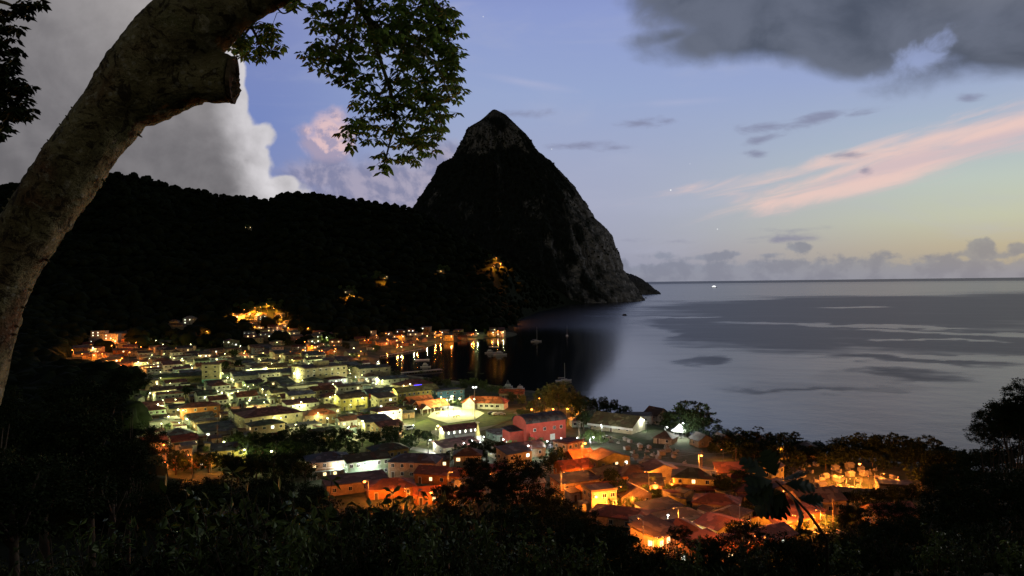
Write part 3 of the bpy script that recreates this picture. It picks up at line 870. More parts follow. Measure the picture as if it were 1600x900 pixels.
# ---------------------------------------------------------------- landmark buildings (position = middle of the ground plan)
HG = 'houses and buildings of the town'
o = house(G(648, 626), 27, 9, 6.2, R(38), 'yellow', 'olive', 'gable', 2.4, 2, 9, 2, 0.0, name='hall')
landmark(o, 'long bright yellow two-storey hall with olive gable roof facing the plaza', 'hall', 'the long yellow hall', group=None)
YH = o
o = house(G(592, 630), 17, 9, 7.0, R(32), 'pale blue', 'slate blue', 'gable', 1.6, 2, 4, 2, 0.0, name='house', balcony=True)
bb = MB(); bb.box(-7.6, 8.4, -4.72, -4.56, 3.75, 6.6); bb.build('upper_front', mat('red_paint', (0.42, 0.07, 0.05), 0.8, 0.2, 0.6), o)
for x in (-5, 3): mesh_obj('window', win_mesh(1.3, 1.3, 'warm'), o, (x, -4.78, 4.4))
landmark(o, 'blue-white corner building with red upper front and two warm windows', 'building', 'the blue and red corner building')
o = house(G(645, 612), 22, 13, 5.2, R(36), 'tan', 'dark red', 'hip', 2.6, 1, 5, 3, 0.0, name='house')
sg = MB(); sg.box(-2.6, 2.6, -6.75, -6.6, 4.2, 5.3); sg.build('neon_sign', emat('neon_blue', (0.10, 0.06, 1.0), 4.0), o)
landmark(o, 'dark red hip-roofed building with glowing blue neon panel behind the yellow hall', 'building', 'the blue neon building')
o = house(G(612, 604), 20, 9, 5.6, R(36), 'white', 'slate blue', 'gable', 1.5, 2, 5, 2, 0.0, name='house')
landmark(o, 'white two-storey building with slate roof between the neon building and the pier', 'building', 'the white waterfront building')
o = house(G(499, 594), 31, 24, 10.2, R(38), 'cream', 'brown', 'flat', 0, 3, 7, 6, 0.0, name='building', winw=1.5)
hb = MB(); hb.box(-2.5, 6, -3, 4, 10.5, 13.4).box(-2.8, 6.3, -3.3, 4.3, 13.402, 13.7); hb.build('rooftop_room', wall_mat('cream'), o)
pb = MB(); [pb.cyl(x, -11.2, 0, 4.0, 0.35) for x in (12.5,)]; pb.build('column', concrete_m, o)
landmark(o, 'big cream three-storey flat-roofed building with a rooftop room in the town centre', 'building', 'the big cream flat-roofed building', up=6)
o = house(G(580, 591), 24, 14, 8.2, R(36), 'cream', 'dark green', 'gable', 1.2, 2, 4, 3, 0.0, name='building', winw=1.4)
landmark(o, 'plain cream two-storey block with low dark green roof near the pier', 'building', 'the cream block by the pier', up=4)
o = house(G(331, 598), 11.5, 10, 13.0, R(14), 'cream', 'brown', 'flat', 0, 4, 2, 3, 0.0, name='building', winw=1.6, door=False)
gf = MB(); gf.box(-5.78, 5.78, -5.12, -5.003, 0.1, 3.0); gf.build('shop_front', mat('turquoise_paint', (0.20, 0.50, 0.44), 0.8, 0.3, 1.2), o)
landmark(o, 'narrow four-storey cream apartment block with turquoise shop front', 'building', 'the four-storey apartment block', up=6)
o = house(G(265, 599), 48, 12, 5.0, R(30), 'olive', 'dark green', 'gable', 1.9, 1, 9, 2, 0.0, name='building', over=0.8, winw=1.2)
cp = MB(); cp.slab([(-24, -9.5, 3.1), (22, -9.5, 3.1), (22, -6.0, 3.7), (-24, -6.0, 3.7)], 0.12)
[cp.box(x - .1, x + .1, -9.3, -9.1, 0, 2.95) for x in range(-23, 22, 5)]; cp.build('canopy', mat('canopy_sheet', (0.34, 0.33, 0.14), 0.8, 0.3, 0.3), o)
landmark(o, 'very long low market shed with olive walls and a front canopy', 'building', 'the long market shed', up=4)
o = house(G(312, 652), 19, 9, 6.0, R(28), 'orange', 'dark red', 'hip', 1.8, 2, 4, 2, 0.0, name='house')
landmark(o, 'two-storey orange-painted house with dark red hip roof on the sloping main street', 'house', 'the orange-painted house')
o = house(G(420, 666), 27, 17, 6.6, R(36), 'cream', 'dark red', 'hip', 2.6, 2, 5, 3, 0.0, name='building')
landmark(o, 'wide cream warehouse with dark red hip roof behind the row of dark trees', 'building', 'the wide cream warehouse', up=4)
o = house(G(498, 660), 15, 10, 4.6, R(26), 'peach', 'orange tile', 'hip', 2.0, 1, 5, 2, 0.15, name='house')
landmark(o, 'peach bungalow with orange roof and a row of front windows', 'house', 'the peach orange-roofed bungalow')
o = house(G(470, 645), 17, 9, 5.4, R(34), 'white', 'dark red', 'shed', 1.3, 2, 4, 2, 0.0, name='house')
landmark(o, 'white two-storey house with dark red lean-to roof and small square windows', 'house', 'the white house with the lean-to roof')
o = house(G(548, 638), 15, 11, 6.4, R(34), 'yellow', 'brown', 'gable', 1.7, 2, 4, 2, 0.0, name='house')
landmark(o, 'pale yellow two-storey house with brown gable roof near the bright street lamp', 'house', 'the pale yellow two-storey house')
o = house(G(415, 593), 46, 15, 4.8, R(30), 'grey', 'slate blue', 'gable', 2.2, 1, 6, 2, 0.0, name='building', over=0.7)
landmark(o, 'long grey warehouse with broad slate blue roof in the town centre', 'building', 'the long slate-roofed warehouse', up=4)
o = house(G(470, 612), 25, 12, 4.6, R(34), 'white', 'black', 'flat', 0, 1, 4, 2, 0.0, name='building')
landmark(o, 'low white building with a black flat roof below the big cream building', 'building', 'the low black-roofed building', up=4)
o = house(G(700, 624), 17, 9, 5.6, R(30), 'blue', 'grey', 'flat', 0, 2, 4, 2, 0.0, name='building')
landmark(o, 'bright blue two-storey building lit by a white lamp beside the yellow hall', 'building', 'the bright blue building')

# the market pavilions with orange roofs and porch gables
for (px, py, w_, an, lb) in ((654, 636, 14, 36, 'orange-roofed open market pavilion with white porch gable in front of the yellow hall'), (673, 643, 16, 36, 'orange-roofed open market pavilion with white porch gable at the lit plaza edge')):
    p = G(px, py); o = empty('market_pavilion', p, R(an)); d_ = 8
    fb = MB()
    for x in np.linspace(-w_ / 2, w_ / 2, 5):
        for y in (-d_ / 2, d_ / 2): fb.box(x - .15, x + .15, y - .15, y + .15, 0, 3.2)
    fb.box(-w_ / 2 - .2, w_ / 2 + .2, -d_ / 2 - .2, d_ / 2 + .2, 3.2, 3.4); fb.build('frame', trim_m, o)
    sb = MB(); sb.box(-w_ / 2 + 1, w_ / 2 - 1, -1.2, 1.2, 0.02, 1.0); sb.build('counter', wood_m, o)
    rb = MB(); rb.slab([(-w_ / 2 - .8, -d_ / 2 - .8, 3.1), (w_ / 2 + .8, -d_ / 2 - .8, 3.1), (w_ / 2 + .8, 0, 6.3), (-w_ / 2 - .8, 0, 6.3)], .14)
    rb.slab([(w_ / 2 + .8, d_ / 2 + .8, 3.1), (-w_ / 2 - .8, d_ / 2 + .8, 3.1), (-w_ / 2 - .8, 0, 6.305), (w_ / 2 + .8, 0, 6.305)], .14)
    rb.build('roof', roof_mat('orange tile'), o)
    pb = MB(); xx = -w_ / 2 + 1.5
    pb.slab([(xx - 3, -d_ / 2 - 3.5, 2.9), (xx, -d_ / 2 - 3.5, 5.0), (xx, 0, 5.0), (xx - 3, 0, 2.9)], -.14).slab([(xx + 3, -d_ / 2 - 3.5, 2.9), (xx, -d_ / 2 - 3.5, 5.004), (xx, 0, 5.004), (xx + 3, 0, 2.9)], .14)
    pb.build('porch_roof', roof_mat('dark red'), o)
    wb = MB(); wb.add([(xx - 2.7, -d_ / 2 - 3.4, 2.9), (xx + 2.7, -d_ / 2 - 3.4, 2.9), (xx, -d_ / 2 - 3.4, 4.75), (xx - 2.7, -d_ / 2 - 3.25, 2.9), (xx + 2.7, -d_ / 2 - 3.25, 2.9), (xx, -d_ / 2 - 3.25, 4.75)], [(0, 1, 2), (3, 5, 4), (0, 3, 4, 1), (1, 4, 5, 2), (2, 5, 3, 0)])
    wb.box(xx - 2.6, xx - 2.35, -d_ / 2 - 3.4, -d_ / 2 - 3.2, 0, 2.898).box(xx + 2.35, xx + 2.6, -d_ / 2 - 3.4, -d_ / 2 - 3.2, 0, 2.898)
    wb.build('porch_gable', trim_m, o)
    landmark(o, lb, 'pavilion', 'the orange market pavilions', group='orange-roofed market pavilions'); OCC.append((p[0], p[1], 11, w_ / 2, 5.5, R(an)))

# white restaurant with orange roof and a white gabled porch
p = G(757, 637); o = empty('restaurant', p, R(-14))
wb = MB(); wb.box(-11, 12, -4.5, 4.5, -1, 3.4); wb.build('wall', wall_mat('white'), o)
rb = MB(); v = [(-12, -5.6, 3.3), (13, -5.6, 3.3), (13, 5.6, 3.3), (-12, 5.6, 3.3), (-7.5, 0, 6.3), (8.5, 0, 6.3)]
rb.add(v, [(0, 1, 5, 4), (1, 2, 5), (2, 3, 4, 5), (3, 0, 4), (3, 2, 1, 0)]); rb.build('roof', roof_mat('orange tile'), o)
pb = MB(); pb.slab([(-9.4, -8, 3.4), (-6, -8, 6.5), (-6, 0, 6.5), (-9.4, 0, 3.4)], -.16).slab([(-2.6, -8, 3.4), (-6, -8, 6.504), (-6, 0, 6.504), (-2.6, 0, 3.4)], .16); pb.build('porch_roof', roof_mat('orange tile'), o)
gb = MB(); gb.add([(-9, -7.8, 0), (-3, -7.8, 0), (-3, -7.8, 3.5), (-6, -7.8, 6.25), (-9, -7.8, 3.5), (-9, -4.6, 0), (-3, -4.6, 0), (-3, -4.6, 3.5), (-6, -4.6, 6.25), (-9, -4.6, 3.5)], [(0, 1, 2, 3, 4), (1, 6, 7, 2), (5, 0, 4, 9)])
gb.cyl(-6, -7.9, 6.3, 8.2, 0.09, 0.03, 6); gb.build('porch_gable', wall_mat('white'), o)
for x in (-0.5, 2.5, 5.5, 8.5): mesh_obj('window', win_mesh(1.7, 1.2, 'dark'), o, (x, -4.56, 1.2))
landmark(o, 'white restaurant with bright orange roof and gabled white porch beside the lawn', 'restaurant', 'the orange-roofed restaurant'); OCC.append((p[0], p[1], 14, 12.5, 7, R(-14)))
o = house(G(800, 622), 14, 8, 3.4, R(-8), 'peach', 'orange tile', 'gable', 1.8, 1, 3, 2, 0.0, name='house'); landmark(o, 'small orange-roofed quay house among green trees by the boats', 'house', 'the small quay house')

# grey church-like building with lit arched windows, and its yellow steeple
p = G(716, 686); o = empty('church', p, R(30))
wb = MB(); wb.box(-10.5, 10.5, -4, 4, -1, 6.6); wb.add([(-10.5, -4, 6.6), (-10.5, 4, 6.6), (-10.5, 0, 8.7), (10.5, -4, 6.6), (10.5, 4, 6.6), (10.5, 0, 8.7)], [(0, 2, 1), (3, 4, 5)]); wb.build('wall', wall_mat('grey'), o)
rb = MB(); rb.slab([(-11.2, -4.7, 6.35), (11.2, -4.7, 6.35), (11.2, 0, 8.9), (-11.2, 0, 8.9)], .15).slab([(11.2, 4.7, 6.35), (-11.2, 4.7, 6.35), (-11.2, 0, 8.905), (11.2, 0, 8.905)], .15); rb.build('roof', roof_mat('dark red'), o)
aw = MB(); pts = [(-0.45, 0), (0.45, 0)] + [(0.45 * math.cos(a), 1.1 + 0.45 * math.sin(a)) for a in np.linspace(0, math.pi, 9)]
aw.add([(x, -0.05, z) for x, z in pts] + [(x, 0.04, z) for x, z in pts], [tuple(range(len(pts)))] + [(i, (i + 1) % len(pts), (i + 1) % len(pts) + len(pts), i + len(pts)) for i in range(len(pts))]); awm = aw.mesh('window', lit_white)
for x in (-8, -4.4, -0.8, 2.8, 6.4, 9.2): mesh_obj('window', awm, o, (x, -4.06, 4.3))
for y in (-2, 1.6): mesh_obj('window', awm, o, (-10.56, y, 4.3), -math.pi / 2)
lt = MB(); lt.slab([(-5, -8, 2.6), (9, -8, 2.6), (9, -4.0, 3.4), (-5, -4.0, 3.4)], .12); [lt.box(x - .1, x + .1, -7.9, -7.7, 0, 2.46) for x in (-4.5, 0, 4.5, 8.5)]; lt.build('porch', trim_m, o)
o.scale = (0.74, 0.74, 0.74)
landmark(o, 'grey church hall with dark red roof and a row of lit arched windows', 'church', 'the grey church hall', up=4); OCC.append((p[0], p[1], 10, 8.3, 5.5, R(30)))
p = G(747, 697); o = empty('steeple', p, R(30)); o.scale = (0.85, 0.85, 0.85)
sb = MB(); sb.box(-1.3, 1.3, -1.3, 1.3, -1, 5.2); sb.build('base', wall_mat('white'), o)
sb = MB(); sb.cyl(0, 0, 5.202, 6.6, 1.2, 1.0, 8); sb.build('belfry', wall_mat('yellow'), o)
sb = MB(); sb.cyl(0, 0, 6.602, 11.5, 1.15, 0.04, 8); sb.build('spire', wall_mat('yellow'), o)
landmark(o, 'small yellow pointed steeple on a white base at the end of the church hall', 'steeple', 'the yellow steeple', up=4); OCC.append((p[0], p[1], 3, 1.5, 1.5, R(30)))

# big red hall with a rounded black roof
p = G(843, 685); an = R(31); o = empty('red_hall', p, an); RH = o
wb = MB(); n = 12; arc = [(5.6 * math.cos(a), 8.2 + 2.6 * math.sin(a)) for a in np.linspace(0, math.pi, n)]
end = [(-5.6, -1), (5.6, -1)] + arc
wb.add([(-10, y, z) for y, z in end] + [(10, y, z) for y, z in end], [tuple(range(len(end))), tuple(range(2 * len(end) - 1, len(end) - 1, -1)), (0, len(end), len(end) + 1, 1), (1, len(end) + 1, len(end) + 2, 2), (0, len(end) - 1, 2 * len(end) - 1, len(end))])
redm = mat('red_wall_paint', (0.36, 0.065, 0.045), 0.85, 0.25, 0.4)
wb.build('wall', redm, o)
rb = MB(); arc2 = [(6.0 * math.cos(a), 8.2 + 2.85 * math.sin(a)) for a in np.linspace(0, math.pi, n)]
rb.add([(-10.4, y, z) for y, z in arc2] + [(10.4, y, z) for y, z in arc2] + [(-10.4, y * .96, z - .15) for y, z in arc2] + [(10.4, y * .96, z - .15) for y, z in arc2],
       [(i, i + 1, n + i + 1, n + i) for i in range(n - 1)] + [(2 * n + i, 3 * n + i, 3 * n + i + 1, 2 * n + i + 1) for i in range(n - 1)] + [(i, 2 * n + i, 2 * n + i + 1, i + 1) for i in range(n - 1)] + [(n + i, n + i + 1, 3 * n + i + 1, 3 * n + i) for i in range(n - 1)])
rb.build('roof', roof_mat('black'), o)
for x, k in ((-6, 'dark'), (-1, 'dark'), (4, 'dark'), (7.5, 'dark')): mesh_obj('window', win_mesh(1.2, 1.2, k), o, (x, -5.66, 4.6))
db = MB(); db.box(-1.2, 1.2, -0.06, 0.06, 0, 2.6); db.build('door', trim_m, o, (3, -5.67, 0))
ab = MB(); ab.box(-16.5, -10.003, -3, 3.5, -1, 5.2); ab.build('annex', redm, o)
ab = MB(); ab.slab([(-17, -3.6, 5.25), (-10.42, -3.6, 5.25), (-10.42, 4, 6.3), (-17, 4, 6.3)], .15); ab.build('annex_roof', roof_mat('black'), o)
st = MB()
for i in range(12): st.box(-9.4 + i * 0.42, -9.0 + i * 0.42, -8.6, -7.2, 0, 4.6 - i * 0.36)
st.build('staircase', mat('bright_red_paint', (0.48, 0.06, 0.05), 0.8, 0.2, 0.6), o)
landmark(o, 'big red hall with rounded black roof, low red annex and outside staircase', 'hall', 'the big red hall', up=5); OCC.append((p[0], p[1], 17, 13.5, 7.5, an))

# olive-roofed open hall near the beach, white long house, white gabled house, gazebo, brown hut
o = house(G(966, 671), 21, 13, 3.6, R(-38), 'cream', 'olive', 'gable', 3.6, 1, 5, 2, 0.0, name='hall', over=1.2)
fbm = MB(); fbm.slab([(-11.9, -8.0, 2.15), (11.9, -8.0, 2.15), (11.9, -7.85, 2.95), (-11.9, -7.85, 2.95)], .1); fbm.build('fascia', trim_m, o)
landmark(o, 'broad hall with sloping olive roof and pale front fascia near the beach', 'hall', 'the olive-roofed hall')
o = house(G(996, 660), 13, 6, 3.6, R(-6), 'white', 'grey', 'shed', 0.8, 1, 2, 1, 0.0, name='house', winw=1.7, door=False)
landmark(o, 'long white single-storey house with grey roof facing the town near the sea', 'house', 'the long white seaside house')
o = house(G(1026, 663), 7.5, 9, 5.6, R(32), 'white', 'brown', 'gable_x', 2.8, 2, 2, 2, 0.0, name='house', over=0.8, balcony=True)
landmark(o, 'tall white gabled house with red-lit balcony beside the long white house', 'house', 'the tall white gabled house', up=4)
p = G(1062, 682); o = empty('gazebo', p, 0.3)
gb = MB()
for k in range(8):
    a = k * math.pi / 4; gb.cyl(2.6 * math.cos(a), 2.6 * math.sin(a), 0, 2.7, 0.10, None, 6)
gb.build('posts', trim_m, o)
gb = MB(); gb.tube([(0, 0, 2.5), (0, 0, 2.62), (0, 0, 3.5), (0, 0, 4.5), (0, 0, 5.6)], [3.9, 3.9, 2.5, 1.2, 0.08], 8); gb.build('roof', mat('white_canvas', (0.75, 0.75, 0.72), 0.8, 0.1, 1.0), o)
gb = MB(); gb.cyl(0, 0, -0.4, 0.15, 3.0, None, 16); gb.build('floor', concrete_m, o)
landmark(o, 'bright white eight-sided gazebo glowing under lamps among the beach trees', 'gazebo', 'the glowing white gazebo'); OCC.append((p[0], p[1], 4, 3, 3, 0))
o = house(G(1040, 691), 8, 8, 2.4, R(-30), 'tan', 'brown', 'hip', 2.4, 1, 2, 2, 0.0, name='hut'); landmark(o, 'square brown-roofed hut in front of the glowing gazebo', 'hut', 'the brown-roofed hut')
for i, (px, py, w_, lb) in enumerate(((1096, 696, 7, 'tan beach hut with front gable by big seaside trees, first of the hut line'), (1128, 697, 7, 'tan gabled beach hut, second along the hut line from the gazebo'),
                                   (1158, 699, 6.5, 'tan gabled beach hut, third along the hut line from the gazebo'), (1192, 702, 6.5, 'tan gabled beach hut, fourth along the hut line from the gazebo'), (1263, 713, 11, 'wider tan gabled hut apart from the others, last of the hut line'))):
    o = house(G(px, py), w_, 7, 2.8, R(18 - i * 6), 'tan', 'brown', 'gable_x', 2.2, 1, 2, 1, 0.0, name='beach_hut'); landmark(o, lb, 'hut', ('the beach huts' if i < 4 else 'the wide gabled hut'), group='gabled beach huts')

# near houses, lower middle
o = house(G(512, 742), 14, 11, 6.2, R(22), 'peach', 'slate blue', 'hip', 1.9, 2, 4, 3, 0.3, name='house', balcony=True, over=0.8, litkind='warm')
landmark(o, 'peach two-storey house with slate hip roof and lit balcony behind the near trees', 'house', 'the peach balcony house')
o = house(G(570, 741), 15, 9, 6.0, R(30), 'pale green', 'dark green', 'gable', 1.7, 2, 6, 2, 0.0, name='house', over=0.7)
landmark(o, 'pale green two-storey house with dark gable roof and a wall lamp', 'house', 'the pale green gabled house')
o = house(G(606, 729), 13, 9, 7.0, R(30), 'yellow', 'dark green', 'hip', 1.8, 2, 5, 2, 0.0, name='house', balcony=True)
landmark(o, 'tall pale yellow house with green hip roof and upper veranda beside the pole', 'house', 'the tall veranda house')
o = house(G(650, 742), 17, 10, 5.6, R(-10), 'peach', 'slate blue', 'hip', 2.0, 2, 5, 3, 0.12, name='house', litkind='warm')
landmark(o, 'peach house with dark slate hip roof and many tall shutters', 'house', 'the shuttered peach house')
o = house(G(555, 765), 20, 9, 3.4, R(24), 'peach', 'brown', 'shed', 0.9, 1, 4, 2, 0.0, name='house')
landmark(o, 'low peach house with long brown lean-to roof below the balcony house', 'house', 'the long lean-to house')
o = house(G(610, 772), 15, 10, 3.2, R(16), 'orange', 'rust red', 'hip', 1.9, 1, 3, 2, 0.0, name='house')
landmark(o, 'rust-roofed house glowing red-orange beside the lamp among near trees', 'house', 'the rust-roofed lamp-lit house')
o = house(G(690, 752), 16, 9, 3.4, R(-18), 'orange', 'rust red', 'gable', 1.6, 1, 4, 2, 0.05, name='house')
landmark(o, 'rust-roofed low house right of the shuttered peach house', 'house', 'the low rust-roofed house')
o = house(G(667, 783), 8, 7, 3.0, R(10), 'orange', 'orange tile', 'gable', 1.6, 1, 2, 1, 0.6, name='house', litkind='warm')
landmark(o, 'small orange-lit cabin with a bright doorway among the near trees', 'house', 'the small bright cabin')
o = house(G(715, 706), 17, 10, 3.4, R(30), 'tan', 'dark red', 'shed', 1.0, 1, 4, 2, 0.0, name='house'); landmark(o, 'low dark-red-roofed store under the lit porch of the church hall', 'building', 'the low dark-red store')
o = house(G(808, 712), 20, 10, 3.4, R(24), 'tan', 'dark red', 'gable', 1.8, 1, 4, 2, 0.0, name='house'); landmark(o, 'wide dark-red-roofed house just below the red hall', 'house', 'the wide dark-red-roofed house')
o = house(G(793, 684), 16, 10, 2.8, R(30), 'mint', 'silver', 'shed', 0.5, 1, 4, 2, 0.0, name='building'); landmark(o, 'flat mint-walled shelter with pale roof between the steeple and red hall', 'building', 'the pale-roofed shelter')

# near houses in the orange light, right
o = house(G(950, 730), 13.5, 8.5, 4.2, R(24), 'yellow', 'brown', 'gable_x', 2.0, 1, 3, 2, 0.0, name='house', over=0.7)
for x in (1.0, ): mesh_obj('window', win_mesh(1.1, 1.2, 'warm'), o, (x, -4.32, 1.5))
mesh_obj('window', win_mesh(1.1, 1.2, 'white'), o, (5.0, -4.32, 1.5))
landmark(o, 'yellow house with brown gable roof and two bright windows in orange light', 'house', 'the yellow house with two bright windows')
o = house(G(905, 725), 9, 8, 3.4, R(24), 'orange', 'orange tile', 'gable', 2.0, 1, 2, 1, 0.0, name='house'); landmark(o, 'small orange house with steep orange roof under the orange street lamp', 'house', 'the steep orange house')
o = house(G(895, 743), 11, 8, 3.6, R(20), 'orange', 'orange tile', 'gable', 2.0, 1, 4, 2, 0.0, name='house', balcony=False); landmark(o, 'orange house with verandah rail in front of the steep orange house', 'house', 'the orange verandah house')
o = house(G(945, 752), 11, 9, 3.0, R(30), 'tan', 'olive', 'gable', 1.9, 1, 3, 2, 0.0, name='house'); landmark(o, 'tan house with smooth olive roof below the two bright windows', 'house', 'the olive-roofed tan house')
o = house(G(992, 752), 13, 10, 3.4, R(14), 'orange', 'brown', 'hip', 2.2, 1, 3, 2, 0.0, name='house'); landmark(o, 'brown hip-roofed house in the middle of the orange-lit cluster', 'house', 'the brown hip-roofed house')
o = house(G(1030, 752), 12, 9, 4.4, R(10), 'tan', 'brown', 'gable_x', 2.2, 1, 3, 2, 0.0, name='house'); landmark(o, 'tan house with broad front gable behind the flowering orange shrubs', 'house', 'the broad-gabled tan house')
o = house(G(900, 762), 15, 8, 3.0, R(24), 'peach', 'black', 'shed', 1.0, 1, 4, 2, 0.0, name='house'); landmark(o, 'long black lean-to roofed house in front of the orange verandah house', 'house', 'the black lean-to house')
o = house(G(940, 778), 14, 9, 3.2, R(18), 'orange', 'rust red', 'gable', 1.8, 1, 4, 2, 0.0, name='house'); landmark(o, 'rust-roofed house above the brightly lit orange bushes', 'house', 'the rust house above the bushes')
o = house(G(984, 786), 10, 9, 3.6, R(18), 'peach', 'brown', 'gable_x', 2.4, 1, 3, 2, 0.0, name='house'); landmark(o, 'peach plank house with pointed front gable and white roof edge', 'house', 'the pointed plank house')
o = house(G(1084, 768), 12.5, 9, 5.6, R(-14), 'yellow', 'dark green', 'hip', 1.9, 2, 3, 3, 0.35, name='house', litkind='warm', over=0.7)
lb_ = MB(); lb_.slab([(-7, -7.2, 2.5), (7, -7.2, 2.5), (7, -4.503, 3.4), (-7, -4.503, 3.4)], .14); lb_.build('verandah_roof', roof_mat('dark red'), o)
landmark(o, 'two-storey yellow house with two roof levels and lit windows under the orange lamp', 'house', 'the two-level yellow house', up=4)
o = house(G(1030, 806), 12, 7, 2.9, R(28), 'white', 'black', 'shed', 0.7, 1, 5, 1, 1.0, name='house', litkind='white', door=False); landmark(o, 'white verandah house with a bright row of lit openings', 'house', 'the lit white verandah')
o = house(G(1060, 822), 13, 8, 3.0, R(22), 'tan', 'brown', 'hip', 1.8, 1, 4, 1, 0.9, name='house', litkind='warm', door=False); landmark(o, 'brown hip-roofed house with four small lamps glowing along its eaves', 'house', 'the house with eave lamps')
o = house(G(1120, 797), 13, 9, 3.0, R(-20), 'peach', 'rust red', 'hip', 1.9, 1, 3, 2, 0.0, name='house'); landmark(o, 'rust hip-roofed house below the two-level yellow house', 'house', 'the rust hip-roofed house')
o = house(G(975, 818), 18, 10, 3.0, R(-24), 'peach', 'rust red', 'hip', 1.7, 1, 4, 2, 0.06, name='house'); landmark(o, 'wide low rust-roofed house left of the lit white verandah', 'house', 'the wide low rust house')
o = house(G(1272, 798), 14, 10, 4.0, R(16), 'peach', 'brown', 'gable', 2.6, 1, 4, 2, 0.0, name='house', winw=1.5); landmark(o, 'peach house with plain brown gable roof beside the burial ground', 'house', 'the peach house by the tombs')
o = house(G(1222, 826), 15, 8, 3.2, R(34), 'yellow', 'dark red', 'gable', 1.9, 1, 4, 2, 0.0, name='house'); landmark(o, 'yellow house with dark red gable roof behind the broad leaves', 'house', 'the yellow house behind the broad leaves')
o = house(G(1262, 815), 7, 6, 3.2, R(34), 'orange', 'rust red', 'shed', 0.9, 1, 2, 1, 0.0, name='house'); landmark(o, 'small red-roofed annex with white posts next to the yellow gabled house', 'house', 'the small red-roofed annex')
o = house(G(1398, 772), 10, 7, 3.4, R(-16), 'tan', 'brown', 'flat', 0, 1, 3, 1, 0.0, name='house', door=False); landmark(o, 'boxy tan flat-roofed house at the seaward end of the burial ground', 'house', 'the boxy flat-roofed house')
o = house(G(1195, 852), 13, 8, 2.8, R(30), 'orange', 'rust red', 'gable', 1.6, 1, 4, 2, 0.2, name='house'); landmark(o, 'orange-lit house half hidden by leaves in front of the yellow gabled house', 'house', 'the leaf-hidden orange house')
o = house(G(1390, 815), 12, 8, 3.2, R(8), 'peach', 'rust red', 'gable', 2.0, 1, 3, 2, 0.0, name='house'); landmark(o, 'dim red-roofed house among dark trees in front of the burial ground', 'house', 'the dim red-roofed house')
# hillside landmarks
o = house(G(273, 515), 24, 12, 6.0, R(4), 'tan', 'brown', 'hip', 2.4, 1, 5, 2, 0.0, name='house')
tb = MB(); tb.box(-5, 5, -3, 3, 8.0, 10.2); tb.build('upper_storey', wall_mat('tan'), o)
tb = MB(); tb.add([(-6, -4, 10.1), (6, -4, 10.1), (6, 4, 10.1), (-6, 4, 10.1), (-2, 0, 12.2), (2, 0, 12.2)], [(0, 1, 5, 4), (1, 2, 5), (2, 3, 4, 5), (3, 0, 4), (3, 2, 1, 0)]); tb.build('upper_roof', roof_mat('brown'), o)
landmark(o, 'tan two-tiered villa alone on the dark slope above the town', 'house', 'the tan two-tiered villa')
o = house(G(297, 506), 16, 11, 7.0, R(20), 'white', 'silver', 'hip', 3, 2, 3, 2, 0.9, name='house', litkind='white'); landmark(o, 'white lit house on the slope beside the two-tiered villa', 'house', 'the white house on the slope')
o = house(G(173, 540), 18, 13, 13, R(10), 'grey', 'grey', 'flat', 0, 4, 4, 2, 0.45, name='building', litkind='white'); landmark(o, 'grey four-storey block with scattered lit windows on the dark town edge', 'building', 'the grey four-storey block', up=6)
o = house(G(156, 530), 15, 11, 9, R(10), 'grey', 'silver', 'flat', 0, 3, 3, 2, 0.5, name='building', litkind='white'); landmark(o, 'pale flat-roofed block behind the grey four-storey block', 'building', 'the pale block behind', up=5)

# ---------------------------------------------------------------- the rest of the town, row by row along the streets


def inpoly(x, y, poly):
    c = False; n = len(poly)
    for i in range(n):
        (x1, y1), (x2, y2) = poly[i], poly[(i + 1) % n]
        if (y1 > y) != (y2 > y) and x < (x2 - x1) * (y - y1) / (y2 - y1) + x1: c = not c
    return c


LAWN = [(622, 660), (655, 645), (690, 636), (716, 630), (740, 640), (806, 640), (820, 655), (778, 668), (722, 676), (690, 682), (640, 690), (612, 700)]
TOWN = [(205, 700), (225, 640), (200, 600), (190, 575), (205, 556), (250, 545), (330, 556), (420, 548), (520, 556), (560, 562), (590, 583), (612, 596), (640, 604), (690, 612), (720, 622), (690, 636), (655, 645), (622, 660), (600, 690), (470, 690), (350, 695), (300, 722)]
NEARR = [(875, 712), (930, 708), (955, 748), (1060, 752), (1130, 760), (1140, 790), (1110, 830), (1000, 840), (930, 800), (870, 770)]
specs = []
made = 0
UA = np.array([math.cos(U35), math.sin(U35)]); VA = np.array([-math.sin(U35), math.cos(U35)])
ORG = np.array([-120.0, 420.0])
for iv in range(-16, 30):
    blk, sub = divmod(iv, 2)
    v0 = blk * 38 + sub * 15.5
    for iu in range(-18, 22):
        bu, su = divmod(iu, 4)
        u0 = bu * 76 + su * 17.0
        q = ORG + UA * (u0 + rnd.uniform(-1, 1)) + VA * (v0 + rnd.uniform(-1, 1))
        if q[1] < 230: continue
        z = hz(q[0], q[1])
        if z < 1.2: continue
        px, py, _ = project((q[0], q[1], z))
        if not (inpoly(px, py, TOWN) and not inpoly(px, py, LAWN)): continue
        far = q[1] > 640
        w_ = rnd.uniform(9, 15); d_ = rnd.uniform(7.5, 11); fl = 2 if rnd.random() < 0.42 else 1
        if not free(q[0], q[1], w_, d_, U35, 0.7): continue
        if rnd.random() < (0.13 if not far else 0.22): continue
        specs.append((q[0], q[1], z, w_, d_, fl, U35 + rnd.uniform(-.05, .05), far))
        OCC.append((q[0], q[1], max(w_, d_) / 2 + .8, w_ / 2, d_ / 2, U35))
